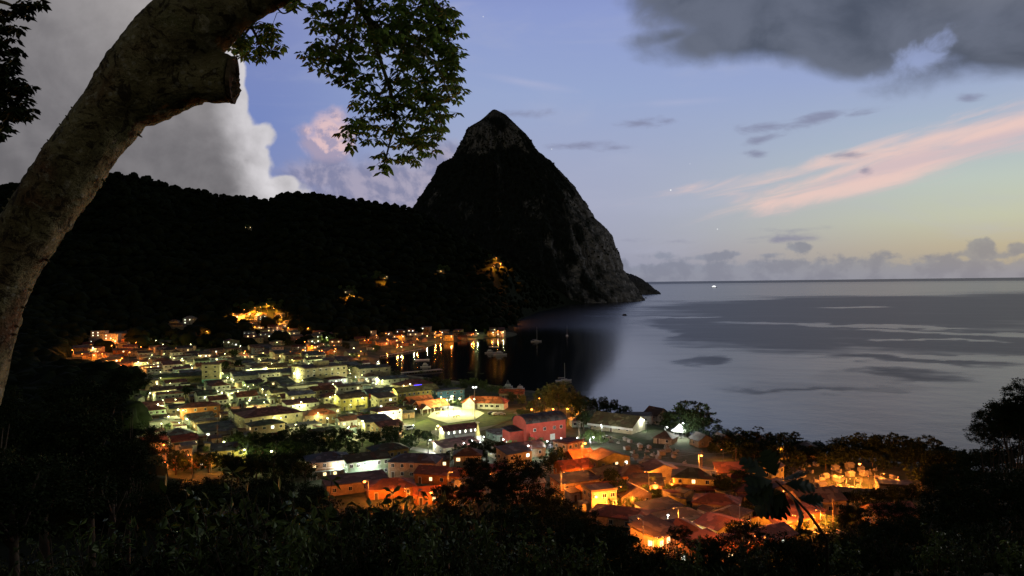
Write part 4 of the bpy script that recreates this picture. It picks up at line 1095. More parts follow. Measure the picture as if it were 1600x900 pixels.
for i, (x, y, z, w_, d_, fl, an, far) in enumerate(specs):
    OCC.remove((x, y, max(w_, d_) / 2 + .8, w_ / 2, d_ / 2, U35))
    wc, rc = rnd.choice(wall_pick), rnd.choice(roof_pick); kd = rnd.choice(['gable', 'gable', 'hip', 'hip', 'shed', 'flat'])
    o = house((x, y, z), w_, d_, (3.1 if fl == 1 else 5.7) + rnd.uniform(0, .6), an, wc, rc, kd, rnd.uniform(1.2, 2.2), fl, 3 if far else 4, 1 if far else 2, 0.14, seed=i, winw=1.2, extend=True)
    reg(o, 'house', (fl, wc, rc, kd), 'house', HG)


def scatter(poly, n, seed, wr, wcs, rcs, tries=40, ang0=U35, jit=0.5, lit=0.25, smin=4.0, fl2=0.3, small=True):
    r = random.Random(seed); k = 0
    xs = [p_[0] for p_ in poly]; ys = [p_[1] for p_ in poly]
    for _ in range(n * tries):
        if k >= n: break
        px, py = r.uniform(min(xs), max(xs)), r.uniform(min(ys), max(ys))
        if not inpoly(px, py, poly): continue
        p = G(px, py)
        if p[2] < 1.0: continue
        w_, d_ = r.uniform(*wr), r.uniform(wr[0] * .75, wr[1] * .75); an = ang0 + r.uniform(-jit, jit)
        if not free(p[0], p[1], w_, d_, an, smin): continue
        fl = 2 if r.random() < fl2 else 1
        wc, rc = r.choice(wcs), r.choice(rcs); kd = r.choice(['gable', 'hip', 'gable', 'shed', 'gable_x', 'flat'])
        o = house(p, w_, d_, (3.0 if fl == 1 else 5.6) + r.uniform(0, .5), an, wc, rc, kd, r.uniform(1.2, 2.0), fl, 2 if small else 3, 1 if small else 2, lit, seed=k + seed * 31, base=3.5, winw=1.3, extend=True)
        reg(o, 'house', (fl, wc, rc, kd), 'house', HG); k += 1


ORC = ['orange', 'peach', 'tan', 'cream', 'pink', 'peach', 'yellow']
scatter([(100, 560), (112, 545), (150, 525), (205, 520), (228, 535), (205, 556), (190, 575), (150, 572)], 20, 1, (11, 16), ORC, roof_pick, fl2=0.45, smin=1.5)
scatter([(225, 535), (250, 528), (335, 545), (440, 520), (520, 545), (420, 548), (330, 556), (250, 545)], 12, 2, (11, 16), wall_pick, roof_pick, smin=2)
scatter([(355, 500), (375, 492), (440, 492), (470, 508), (500, 520), (500, 556), (430, 548), (400, 540), (372, 520)], 26, 3, (9, 14), wall_pick, roof_pick, lit=0.55, smin=1.5, fl2=0.4)
scatter([(480, 515), (540, 528), (600, 520), (640, 520), (640, 538), (600, 548), (560, 560), (520, 556), (470, 540)], 20, 4, (9, 14), ORC + ['white'], roof_pick, lit=0.5, smin=1.5)
scatter([(640, 520), (680, 517), (800, 517), (800, 524.5), (770, 526.5), (735, 529), (690, 534), (640, 540)], 21, 5, (9, 13), ORC + ['white', 'white'], roof_pick, lit=0.5, ang0=R(-8), smin=1.0)
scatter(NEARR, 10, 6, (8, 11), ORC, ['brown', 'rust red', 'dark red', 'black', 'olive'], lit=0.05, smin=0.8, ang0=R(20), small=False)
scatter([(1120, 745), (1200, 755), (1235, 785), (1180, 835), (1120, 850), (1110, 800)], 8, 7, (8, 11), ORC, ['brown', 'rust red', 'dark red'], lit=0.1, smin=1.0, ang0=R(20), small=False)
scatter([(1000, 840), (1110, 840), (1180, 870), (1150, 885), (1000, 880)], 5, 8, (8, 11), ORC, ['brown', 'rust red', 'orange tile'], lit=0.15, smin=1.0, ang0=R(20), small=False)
scatter([(225, 700), (300, 725), (350, 720), (420, 716), (420, 726), (300, 730), (230, 722)], 6, 9, (9, 13), ORC, roof_pick, lit=0.2, smin=1.0, ang0=U35, small=False)
scatter([(640, 720), (780, 715), (860, 745), (860, 775), (760, 790), (640, 780)], 7, 10, (9, 12), ORC, roof_pick, lit=0.15, smin=1.0, ang0=R(20), small=False)
scatter([(885, 650), (930, 655), (935, 690), (890, 690)], 2, 11, (8, 10), ['grey', 'mint'], ['silver', 'grey'], lit=0.0, smin=2.0, small=False)
# sheds and outhouses filling the yards
rsd = random.Random(41); k = 0
for _ in range(5000):
    if k >= 150: break
    px, py = rsd.uniform(200, 1180), rsd.uniform(545, 830)
    if not (inpoly(px, py, TOWN) and not inpoly(px, py, LAWN) or inpoly(px, py, NEARR)): continue
    p = G(px, py); w_, d_ = rsd.uniform(3.0, 6.5), rsd.uniform(2.6, 4.5); an = U35 + rsd.choice([0, math.pi / 2]) + rsd.uniform(-.15, .15)
    if not free(p[0], p[1], w_, d_, an, 0.3): continue
    wc, rc, kd = rsd.choice(wall_pick), rsd.choice(roof_pick + ['silver', 'rust red']), rsd.choice(['shed', 'shed', 'gable', 'flat'])
    o = house(p, w_, d_, rsd.uniform(2.2, 3.0), an, wc, rc, kd, 0.7, 1, 1, 0, 0.0, over=.25, name='shed', seed=k)
    reg(o, 'shed', f"{wc} {rc}-roofed", 'shed', 'sheds and outhouses in the yards'); k += 1
# (end of sheds)
# huts on the dark slope with lamps
for (px, py) in ((545, 458), (600, 434), (688, 425), (776, 414), (388, 357)):
    o = house(G(px, py), 14, 9, 3.4, R(10), 'cream', 'brown', 'hip', 1.8, 1, 3, 1, 0.5, base=5, litkind='warm'); reg(o, 'house', (1, 'cream', 'brown', 'hip'), 'house', 'houses alone on the dark hillside')
# ---------------------------------------------------------------- foliage and trees
def leaf_mat(name, c1, c2, rough=0.55):
    if name in MATS: return MATS[name]
    m = mat(name, c1, 0.8 if 'dark' in name else rough, 0.4, 0.9, col2=c2, spec=0.06 if 'dark' in name else 0.2)
    m.use_backface_culling = False
    return m


leaf_dark = leaf_mat('leaves_dark', (0.030, 0.045, 0.017), (0.017, 0.028, 0.011))
leaf_mid = leaf_mat('leaves_mid', (0.075, 0.105, 0.035), (0.040, 0.062, 0.022))
leaf_fresh = leaf_mat('leaves_fresh', (0.10, 0.16, 0.045), (0.055, 0.095, 0.030), 0.5)
bark_m = mat('bark_brown', (0.10, 0.08, 0.06), 0.95, 0.5, 6.0, bump=0.6, bscale=20)


def leaves(P, D, S, wid=0.30, fold=0.0, up=None, rs=None):
    """pointed leaves: base points P, unit directions D, lengths S -> verts, faces (two quads folded along the midrib)"""
    n = len(P); rs = rs or np.random.RandomState(0)
    ref = rs.normal(0, 1, (n, 3)) if up is None else up + rs.normal(0, 0.35, (n, 3))
    side = np.cross(D, ref); side /= np.linalg.norm(side, axis=1, keepdims=True) + 1e-9
    nor = np.cross(side, D)
    S = S[:, None]
    base = P; tip = P + D * S - nor * S * fold * 0.6
    l = P + D * S * 0.45 + side * S * wid - nor * S * fold * 0.3; r = P + D * S * 0.45 - side * S * wid - nor * S * fold * 0.3
    mid = P + D * S * 0.55 + nor * S * fold * 0.25
    v = np.stack([base, l, tip, r, mid], 1).reshape(-1, 3)
    k = np.arange(n)[:, None] * 5
    f = np.concatenate([k + np.array([[0, 4, 2, 1]]), k + np.array([[0, 3, 2, 4]])], 1).reshape(-1, 4)
    return v, f


def unit(v): return v / (np.linalg.norm(v, axis=1, keepdims=True) + 1e-9)


def crown_mesh(name, seed, style='round', n_lobes=9, clumps=110, per=30, leaf=0.10, m=None):
    rs = np.random.RandomState(seed)
    if style == 'tier':
        lob = []
        for k, z in enumerate((0.62, 0.30, 0.0, -0.32)):
            n_ = (2, 3, 4, 4)[k]; R_ = (0.28, 0.5, 0.72, 0.66)[k]
            for i in range(n_):
                a = rs.uniform(0, 6.28); lob.append((R_ * math.cos(a) * rs.uniform(.5, 1), R_ * math.sin(a) * rs.uniform(.5, 1), z + rs.uniform(-.06, .06), 0.42, 0.09))
    else:
        lob = [(0, 0, 0.15, 0.55, 0.45)]
        for i in range(n_lobes):
            a = rs.uniform(0, 6.28); e = rs.uniform(-0.55, 0.95); c_ = math.sqrt(max(0, 1 - e * e)); q = rs.uniform(0.45, 0.72)
            s_ = rs.uniform(0.26, 0.42); lob.append((q * c_ * math.cos(a), q * c_ * math.sin(a), 0.8 * q * e, s_, s_ * 0.8))
    lob = np.array(lob)
    pick = rs.choice(len(lob), clumps, p=(lob[:, 3] ** 2) / (lob[:, 3] ** 2).sum())
    d = unit(rs.normal(0, 1, (clumps, 3))); q = rs.uniform(0.55, 1.0, (clumps, 1)) ** 0.5
    cc = lob[pick, :3] + d * q * lob[pick][:, [3, 3, 4]]
    flat = 0.5 if style == 'tier' else 1.0
    cr = rs.uniform(0.07, 0.14, (clumps, 1))
    n = clumps * per
    ci = np.repeat(np.arange(clumps), per)
    off = unit(rs.normal(0, 1, (n, 3))) * rs.uniform(0.2, 1, (n, 1)); off[:, 2] *= flat * 0.8
    P = cc[ci] + off * cr[ci] * 1.2
    D = unit(off + d[ci] * 0.6 + rs.normal(0, 0.4, (n, 3)) + np.array([0, 0, -0.25]))
    v, f = leaves(P, D, rs.uniform(0.6, 1.2, n) * leaf, 0.32, 0.2, None, rs)
    return np_mesh(name, v, f, m)


def trunk_mesh(seed, limbs=5):
    r = random.Random(seed); b = MB()
    lean = (r.uniform(-.06, .06), r.uniform(-.06, .06))
    b.tube([(0, 0, -0.15), (0, 0, 0.0), (lean[0] * .5, lean[1] * .5, 0.3), (lean[0], lean[1], 0.62)], [0.055, 0.045, 0.034, 0.024], 8)
    for i in range(limbs):
        a = i * 6.28 / limbs + r.uniform(-.5, .5); z = r.uniform(0.34, 0.56); L_ = r.uniform(0.16, 0.26)
        b.tube([(lean[0] * .8, lean[1] * .8, z), (lean[0] + math.cos(a) * L_ * .6, lean[1] + math.sin(a) * L_ * .6, z + 0.14), (lean[0] + math.cos(a) * L_, lean[1] + math.sin(a) * L_, z + 0.3)], [0.018, 0.012, 0.005], 5)
    return b.mesh('trunk', bark_m, True)


TRUNKS = [trunk_mesh(s_) for s_ in (1, 2, 3)]
CROWN = {}
for st in ('round', 'tier'):
    for mn, mm in (('dark', leaf_dark), ('mid', leaf_mid), ('fresh', leaf_fresh)):
        for s_ in (1, 2, 3):
            if s_ == 1 or mn != 'x':
                CROWN[(st, mn, s_)] = None


def get_crown(st, mn, s_, near=False):
    k = (st, mn, s_, near)
    if k not in CROWN or CROWN[k] is None:
        mm = {'dark': leaf_dark, 'mid': leaf_mid, 'fresh': leaf_fresh}[mn]
        CROWN[k] = crown_mesh('crown', s_ * 7 + len(st), st, 9 + s_, 170 if near else 95, 60 if near else 26, 0.048 if near else 0.10, mm)
    return CROWN[k]


TGROUP = 'trees among the town houses'


def tree(p, h, r, style='round', tone='dark', near=False, seed=0, desc=None, group=TGROUP, name='tree', register=True, squash=1.0):
    o = empty(name, p, (seed * 1.37) % 6.28)
    t = mesh_obj('trunk', TRUNKS[seed % 3], o); q_ = min(h * 0.8, r * 1.7); t.scale = (q_, q_, h)
    c = mesh_obj('crown', get_crown(style, tone, seed % 3 + 1, near), o, (0, 0, h - r * 0.85 * squash)); c.scale = (r, r, r * squash)
    if register:
        reg(o, 'bush' if name == 'bush' else 'tree', desc or ((('tall ' if h > 13 else 'small ' if h < 6.5 else '') + {'dark': 'dark', 'mid': 'green', 'fresh': 'bright green'}[tone] + ' ' + {'round': 'round-crowned', 'tier': 'layered'}[style])), 'bush' if name == 'bush' else 'tree', group)
    return o


def palm_meshes():
    rs = random.Random(4); b = MB(); v = []; 
    P, D, S = [], [], []
    for i in range(17):
        a = i * 6.28 / 17 + rs.uniform(-.2, .2); el = rs.uniform(-0.3, 0.9); L_ = rs.uniform(2.6, 3.4)
        prev = Vector((0, 0, 0)); pts = [prev]
        d = Vector((math.cos(a) * math.cos(el), math.sin(a) * math.cos(el), math.sin(el)))
        for k in range(7):
            d = (d + Vector((0, 0, -0.17))).normalized(); prev = prev + d * L_ / 7; pts.append(prev)
        b.tube(pts, [0.05 - 0.005 * k for k in range(8)], 4)
        for k in range(1, 8):
            for sgn in (-1, 1):
                for j in (0, .5):
                    q = pts[k - 1].lerp(pts[k], j); t = (pts[k] - pts[k - 1]).normalized(); s_ = t.cross(Vector((0, 0, 1))).normalized() * sgn
                    P.append(q); D.append((s_ + t * 0.5 + Vector((0, 0, -0.35))).normalized()); S.append(0.75 * (1.1 - 0.09 * k))
    vv, ff = leaves(np.array(P), np.array(D), np.array(S), 0.09, 0.1)
    n0 = len(b.v); b.v += [tuple(x) for x in vv]; b.f += [tuple(int(i) + n0 for i in f) for f in ff]; b.m += [0] * len(ff)
    fr = b.mesh('fronds', leaf_mid)
    t = MB(); t.tube([(0, 0, -.5), (0.1, 0, 2), (0.35, 0, 5), (0.8, 0, 8)], [0.24, 0.17, 0.14, 0.12], 8); return fr, t.mesh('trunk', bark_m, True)


PALM_F, PALM_T = palm_meshes()


def palm(p, h, seed):
    o = empty('palm_tree', p, seed * 2.1); s_ = h / 8.0
    t = mesh_obj('trunk', PALM_T, o); t.scale = (s_,) * 3
    f = mesh_obj('crown', PALM_F, o, (0.8 * s_, 0, 8 * s_)); f.scale = (max(s_, .8),) * 3
    return reg(o, 'palm', 'feathery', 'palm tree', 'palms in the town')


def gtree(px, py, h, r, style='round', tone='dark', seed=0, **k):
    p = G(px, py)
    return tree((p[0], p[1], p[2]), h, r, style, tone, seed=seed + int(px), **k)


i = 0
for q in [(613, 700, 11.5, 7, 'round', 'dark'), (370, 706, 9, 5, 'round', 'dark'), (396, 709, 10, 5.5, 'round', 'dark'), (422, 707, 9, 5.2, 'round', 'dark'), (447, 704, 10, 5.5, 'round', 'dark'), (470, 706, 9, 5, 'round', 'dark'),
          (492, 700, 8, 4.6, 'round', 'dark'), (515, 697, 8, 4.8, 'round', 'dark'), (540, 700, 9, 5, 'round', 'dark'), (566, 698, 8, 4.6, 'round', 'dark'), (586, 702, 8, 4.5, 'round', 'dark'), (640, 704, 7, 4, 'round', 'dark'),
          (577, 656, 5, 3.6, 'round', 'fresh'), (588, 658, 6, 4.2, 'round', 'fresh'), (600, 655, 5, 3.4, 'round', 'fresh'), (588, 551, 9, 6, 'round', 'fresh'), (606, 585, 5, 4.5, 'round', 'fresh'), (620, 586, 4.5, 4, 'round', 'mid'),
          (668, 604, 7, 4.5, 'round', 'mid'), (683, 606, 8, 5, 'round', 'dark'), (698, 608, 8, 4.5, 'round', 'mid'), (712, 616, 7, 4.2, 'round', 'fresh'), (726, 612, 9, 5, 'round', 'mid'), (741, 610, 9, 5, 'round', 'mid'), (754, 611, 8, 5, 'round', 'mid'),
          (768, 617, 7, 4.2, 'round', 'mid'), (782, 618, 7, 4.2, 'round', 'mid'), (800, 630, 7, 4.6, 'round', 'mid'), (815, 632, 6, 4, 'round', 'fresh'), (706, 634, 4.5, 3, 'tier', 'fresh'), (716, 634, 4, 2.6, 'tier', 'fresh'), (694, 632, 4, 2.6, 'round', 'fresh'),
          (836, 648, 9, 6, 'round', 'mid'), (852, 650, 15, 8, 'round', 'mid'), (872, 650, 19, 9.5, 'round', 'mid'), (893, 652, 15, 8, 'round', 'mid'), (822, 652, 4.5, 4, 'round', 'mid'),
          (905, 660, 13, 7, 'round', 'dark'), (922, 655, 12, 7, 'round', 'dark'), (938, 652, 11, 6.5, 'round', 'dark'), (955, 653, 10, 6, 'round', 'dark'), (912, 672, 10, 5.5, 'round', 'dark'), (900, 640, 10, 6, 'round', 'dark'), (975, 655, 8, 5, 'round', 'dark'),
          (925, 693, 6.5, 4.6, 'round', 'fresh'), (936, 694, 6, 4, 'round', 'fresh'), (912, 694, 5, 3, 'round', 'mid'),
          (640, 645, 4, 2.6, 'round', 'mid'), (655, 690, 6, 3.2, 'round', 'dark'), (668, 697, 7, 3.6, 'round', 'dark'), (800, 700, 4, 3, 'round', 'fresh'), (832, 702, 5, 3, 'tier', 'fresh'), (846, 700, 4.5, 2.6, 'tier', 'mid'), (812, 648, 4, 3, 'round', 'mid'),
          (270, 551, 9, 6, 'round', 'fresh'), (258, 548, 7, 5, 'round', 'fresh'), (240, 543, 10, 7, 'round', 'dark'), (365, 560, 10, 7, 'round', 'dark'), (350, 580, 9, 6, 'round', 'dark'), (372, 575, 8, 6, 'round', 'dark'), (290, 623, 8, 4.5, 'round', 'dark'), (297, 617, 7, 4.2, 'round', 'dark'),
          (498, 534, 8, 7, 'round', 'fresh'), (508, 536, 7, 6, 'round', 'fresh'), (330, 545, 9, 7, 'round', 'dark'), (450, 540, 9, 7, 'round', 'dark'), (540, 545, 8, 6, 'round', 'dark'), (560, 520, 9, 7, 'round', 'mid'), (640, 527, 9, 7, 'round', 'mid'), (598, 527, 8, 6, 'round', 'mid'),
          (552, 562, 8, 6, 'round', 'mid'), (560, 575, 7, 5, 'round', 'mid'), (470, 520, 9, 7, 'round', 'mid'), (412, 552, 7, 5, 'round', 'mid'), (385, 556, 6, 4.5, 'round', 'mid'), (700, 529, 8, 6, 'round', 'mid'), (760, 523, 8, 6, 'round', 'dark'), (720, 526, 7, 6, 'round', 'dark'),
          (380, 724, 10, 5.4, 'round', 'dark'), (405, 727, 9, 5.4, 'round', 'dark'), (431, 723, 10, 5.4, 'round', 'dark'), (456, 722, 9, 5.4, 'round', 'dark'), (478, 724, 9, 5, 'round', 'dark'), (350, 724, 8, 5, 'round', 'dark'), (465, 738, 9, 5, 'round', 'dark'), (440, 742, 9, 5, 'round', 'dark'),
          (410, 744, 9, 5, 'round', 'dark'), (385, 742, 9, 5, 'round', 'dark'), (500, 714, 8, 4.8, 'round', 'dark'), (525, 712, 8, 4.8, 'round', 'dark'), (470, 690, 8, 4.6, 'round', 'dark'), (552, 712, 7, 4.4, 'round', 'dark'), (626, 708, 7, 4.2, 'round', 'dark'), (598, 712, 7, 4.2, 'round', 'dark'),
          (300, 741, 9, 5.4, 'round', 'dark'), (326, 739, 9, 5.2, 'round', 'dark'), (352, 741, 9, 5.4, 'round', 'dark'), (372, 753, 10, 5.6, 'round', 'dark'), (400, 757, 10, 5.6, 'round', 'dark'), (430, 757, 10, 5.6, 'round', 'dark'), (456, 753, 9, 5.2, 'round', 'dark'), (478, 760, 9, 5, 'round', 'dark'), (275, 742, 9, 5.4, 'round', 'dark'),
          # near orange quarter
          (935, 795, 4.2, 3.4, 'round', 'fresh'), (948, 797, 4.6, 3.6, 'round', 'mid'), (962, 795, 4.0, 3.2, 'round', 'fresh'), (1000, 775, 4.2, 3.0, 'round', 'mid'), (1014, 778, 4.6, 3.2, 'round', 'fresh'), (1030, 779, 4.0, 3.0, 'round', 'mid'), (1045, 777, 4.4, 3.2, 'round', 'fresh'),
          (1060, 775, 4.0, 3.0, 'round', 'mid'), (990, 800, 5, 3.4, 'round', 'mid'), (1020, 770, 5.5, 2.4, 'tier', 'mid'), (955, 775, 9, 4.2, 'round', 'dark'), (968, 790, 8.5, 3.8, 'round', 'dark'), (1128, 775, 8, 5, 'round', 'dark'), (1142, 780, 8, 5, 'round', 'dark'),
          (1010, 800, 4, 3, 'round', 'dark'), (1155, 760, 7, 4.5, 'round', 'dark'), (1180, 775, 7, 4.5, 'round', 'dark'), (1300, 800, 5, 3.2, 'round', 'mid'), (1325, 792, 5, 3.2, 'round', 'dark'), (1345, 796, 6, 3.8, 'round', 'dark'), (1370, 790, 6, 3.8, 'round', 'dark'), (1400, 792, 7, 4.2, 'round', 'dark'),
          (1425, 790, 7, 4.4, 'round', 'dark'), (1300, 830, 5, 3.4, 'round', 'mid'), (1330, 820, 4.5, 3, 'round', 'mid'), (1440, 760, 8, 5, 'round', 'dark'), (1460, 775, 9, 5.5, 'round', 'dark'), (1215, 745, 7, 4.6, 'round', 'dark'), (1200, 735, 7, 4.6, 'round', 'dark'), (1180, 730, 7, 5, 'round', 'dark'),
          (1160, 722, 6, 4.4, 'round', 'dark'), (870, 725, 7, 4.4, 'round', 'dark'), (860, 740, 8, 4.6, 'round', 'dark'), (735, 720, 9, 5.0, 'round', 'dark'), (760, 722, 9, 5.2, 'round', 'dark'), (785, 726, 9, 5, 'round', 'dark'), (715, 726, 8, 4.6, 'round', 'dark')]:
    gtree(*q, seed=i); i += 1
# bushes and small trees in the yards
rb_ = random.Random(17); k = 0
for _ in range(3000):
    if k >= 130: break
    px, py = rb_.uniform(200, 1300), rb_.uniform(548, 845)
    near_ = inpoly(px, py, NEARR) or inpoly(px, py, [(1110, 760), (1300, 785), (1310, 840), (1100, 850)])
    if not (near_ or (inpoly(px, py, TOWN) and not inpoly(px, py, LAWN))): continue
    if not near_ and rb_.random() < 0.55: continue
    p = G(px, py); r = rb_.uniform(1.0, 2.4)
    if not free(p[0], p[1], r * 1.3, r * 1.3, 0, 0.1): continue
    h = r * rb_.uniform(1.3, 2.0)
    tree((p[0], p[1], p[2]), h, r, 'round', rb_.choice(['mid', 'mid', 'fresh', 'dark']), seed=k, group='bushes in the yards', name='bush', desc=rb_.choice(['small', 'leafy', 'low']) + ' yard'); k += 1
for q in [(524, 536, 11), (520, 540, 9), (528, 541, 8), (660, 598, 8), (735, 598, 8), (755, 600, 8), (310, 608, 7)]:
    p = G(q[0], q[1]); palm((p[0], p[1], p[2]), q[2], q[0])
# trees around the lamps on the hillside
rr_ = random.Random(9)
HT = []
for (cx_, cy_, rx_, ry_, n) in ((402, 484, 42, 10, 18), (380, 487, 22, 7, 4), (425, 480, 18, 9, 4), (546, 460, 20, 7, 8), (592, 438, 24, 5, 8), (690, 425, 16, 5, 6), (785, 411, 24, 8, 12), (388, 359, 8, 3, 3)):
    for k in range(n):
        a = rr_.uniform(0, 6.28); q = rr_.uniform(0.2, 1)
        HT.append((cx_ + rx_ * q * math.cos(a), cy_ - 3 + ry_ * q * math.sin(a), rr_.uniform(6, 11), rr_.uniform(4, 6.5)))
for k, q in enumerate(HT):
    gtree(*q, tone='fresh', seed=k * 5, group='trees on the dark hillside', desc=('small' if q[2] < 8 else 'tall') + ' lamp-lit hillside')
# line of sea-almond trees along the beach
cpx = np.array([c_[0] for c_ in COAST_PX[:8]][::-1]); cpy = np.array([c_[1] for c_ in COAST_PX[:8]][::-1])
for k, (px, top, st) in enumerate([(1046, 640, 'round'), (1062, 632, 'round'), (1076, 624, 'tier'), (1090, 634, 'round'), (1100, 630, 'tier'), (1122, 656, 'tier'), (1135, 664, 'round'), (1150, 660, 'tier'), (1166, 664, 'round'), (1182, 658, 'tier'), (1197, 664, 'round'), (1212, 668, 'round'),
                                   (1230, 666, 'round'), (1244, 668, 'tier'), (1258, 686, 'round'), (1278, 688, 'round'), (1296, 680, 'tier'), (1312, 676, 'round'), (1330, 670, 'round'), (1346, 668, 'tier'), (1362, 670, 'round'), (1380, 669, 'round'), (1397, 670, 'tier'), (1412, 673, 'tier'),
                                   (1428, 676, 'round'), (1444, 672, 'tier'), (1460, 678, 'tier'), (1478, 688, 'round'), (1496, 690, 'round'), (1515, 692, 'round'), (1535, 690, 'tier'), (1560, 690, 'round'), (1580, 688, 'round'), (1600, 690, 'round')]):
    py = float(np.interp(px, cpx, cpy)) + (1.5 if px < 1110 else 4)
    d = ray(px, py); p = EYE + d * (-(EYE[2] - 1.0) / d[2]); z = hz(p[0], p[1])
    h = max(6.0, EYE[2] - (top + (7 if px > 1110 else 0) - horizon_y(px)) * p[1] / FPX - z)
    tree((p[0], p[1], z), h, h * (0.60 if st == 'round' else 0.55), st, 'dark', seed=k + 3, squash=0.95 if st == 'round' else 0.95, desc=('dark layered' if st == 'tier' else 'dark bushy') + ' seaside', group='dark trees along the beach')
for k, (px, py, h) in enumerate([(1120, 712, 6), (1145, 716, 7), (1175, 717, 7), (1205, 722, 7), (1225, 718, 7), (1245, 735, 7), (1290, 735, 7), (1310, 727, 8), (1335, 724, 7), (1360, 722, 7), (1385, 726, 7), (1415, 730, 8), (1440, 735, 8), (1470, 740, 9), (1500, 742, 9), (1530, 748, 9), (1560, 750, 10), (1590, 755, 10)]):
    gtree(px, py, h, h * 0.75, 'round', 'dark', seed=k * 3, squash=0.8, group='dark trees along the beach', desc='dark bushy second-row')
# low bushes between the beach trunks
for k, px in enumerate(range(1040, 1620, 17)):
    py = float(np.interp(px, cpx, cpy)) + (2 if px < 1110 else 7) + (k % 3) * 2
    gtree(px, py, 5.2 + (k % 4) * .5, 4.6, 'round', 'dark', seed=k, squash=0.8, group='dark bushes along the beach', desc='low dark beach', name='bush')
# far wooded hills: one mass of canopy
rs = np.random.RandomState(21)
N = 15000
t_ = rs.uniform(-0.78, 0.14, N); D_ = 760 + 1500 * rs.uniform(0, 1, N) ** 1.1
x_ = t_ * D_; zt = H(x_, D_); okm = (zt > 3.5)
x_, D_, zt = x_[okm], D_[okm], zt[okm]
keep = np.ones(len(x_), bool)
# and the dark wooded edge of the town on the left
tx = rs.uniform(-0.80, -0.40, 5000); ty = 210 + 720 * rs.uniform(0, 1, 5000); tx = tx * ty; tz = H(tx, ty)
pxs = np.array([project((q, w_, z_))[:2] for q, w_, z_ in zip(tx, ty, tz)])
out_ = np.array([not inpoly(p_[0], p_[1], TOWN) and p_[0] < 235 for p_ in pxs]) & ~((pxs[:, 0] > 95) & (pxs[:, 1] < 585))
out_ |= (pxs[:, 0] < 95)
x_ = np.concatenate([x_, tx[out_]]); D_ = np.concatenate([D_, ty[out_]]); zt = np.concatenate([zt, tz[out_]])
keep = np.ones(len(x_), bool)
lampxy = np.array([G(px, py)[:2] for px, py in ((402, 486), (546, 460), (600, 435), (690, 423), (785, 410), (388, 356))])
for l in lampxy: keep &= np.hypot(x_ - l[0], D_ - l[1]) > 34
occ = np.array([(a[0], a[1]) for a in OCC])
for a in occ: keep &= np.hypot(x_ - a[0], D_ - a[1]) > 13
x_, D_, zt = x_[keep], D_[keep], zt[keep]
bm = bmesh.new(); bmesh.ops.create_icosphere(bm, subdivisions=2, radius=1.0); IV = np.array([v.co[:] for v in bm.verts]); IF = np.array([[v.index for v in f.verts] for f in bm.faces]); bm.free()
n = len(x_); sc = np.clip(rs.gamma(4.0, 1.35, n), 2.2, 11.0)
V = IV[None] * sc[:, None, None] * (1 + rs.normal(0, 0.16, (n, len(IV), 1))); V[..., 2] *= 0.85
V += np.stack([x_, D_, zt + sc * 0.35], -1)[:, None]
Fc = (np.arange(n)[:, None, None] * len(IV) + IF[None]).reshape(-1, 3)
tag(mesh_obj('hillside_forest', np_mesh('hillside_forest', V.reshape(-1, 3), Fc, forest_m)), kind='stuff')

# scrub clinging to the edges of the peak (one mass)
zz_ = rs.uniform(20, zs[-2] - 10, 5000); th_ = rs.uniform(math.pi * 0.98, math.pi * 2.02, 5000)
L_ = np.interp(zz_, zz, xl); R_ = np.interp(zz_, zz, xr)
iz = np.clip(((zz_ + 6) / (top_z + 6) * (nz - 1)).astype(int), 0, nz - 1); it = (th_ / (2 * math.pi) * nt).astype(int) % nt
pv = verts[iz, it]; sc = rs.uniform(1.6, 3.8, len(pv)) * np.clip((top_z - pv[:, 2]) / 120, 0.35, 1)
keep = (rs.uniform(0, 1, len(pv)) < np.where(pv[:, 0] > 100, 0.22, 0.8))
pv, sc = pv[keep], sc[keep]
V = IV[None] * sc[:, None, None] * (1 + rs.normal(0, 0.2, (len(pv), len(IV), 1))) + pv[:, None]
Fc = (np.arange(len(pv))[:, None, None] * len(IV) + IF[None]).reshape(-1, 3)
scrub_m = mat('peak_scrub', (0.028, 0.036, 0.020), 0.95, 0.5, 0.02, col2=(0.013, 0.018, 0.010), spec=0.05)
tag(mesh_obj('peak_scrub', np_mesh('peak_scrub', V.reshape(-1, 3), Fc, scrub_m)), kind='stuff')
# ---------------------------------------------------------------- streets, square, lawn, quay
road_m = mat('street_concrete', (0.20, 0.19, 0.165), 0.9, 0.35, 0.25)
plaza_m = mat('plaza_paving', (0.42, 0.41, 0.36), 0.85, 0.2, 0.6)
lawn_m = mat('lawn_grass', (0.10, 0.12, 0.035), 0.95, 0.4, 0.4, col2=(0.06, 0.085, 0.025))
walk_m = mat('pavement_slabs', (0.28, 0.27, 0.24), 0.9, 0.25, 0.8)


def strip(mb, pts, wid, lift, step=6.0):
    out = []
    for a, b_ in zip(pts[:-1], pts[1:]):
        n_ = max(1, int(np.hypot(*(b_ - a)) / step))
        out += [a + (b_ - a) * k / n_ for k in range(n_)]
    out.append(pts[-1]); out = np.array(out)
    t = np.gradient(out, axis=0); t /= np.linalg.norm(t, axis=1, keepdims=True); nrm = np.stack([-t[:, 1], t[:, 0]], 1)
    l, r = out + nrm * wid / 2, out - nrm * wid / 2
    zc = H(out[:, 0], out[:, 1]) + lift
    v = [(a[0], a[1], z) for a, z in zip(l, zc)] + [(a[0], a[1], z) for a, z in zip(r, zc)]
    n_ = len(out); mb.add(v, [(k, k + n_, k + n_ + 1, k + 1) for k in range(n_ - 1)])


rb, wb = MB(), MB()


def runs(gen):
    run = []
    for q in gen:
        z = hz(q[0], q[1]); px, py, _ = project((q[0], q[1], z))
        if z > 1.2 and q[1] > 240 and inpoly(px, py, TOWN) and not inpoly(px, py, LAWN): run.append(q)
        else:
            if len(run) > 2: yield np.array(run)
            run = []
    if len(run) > 2: yield np.array(run)


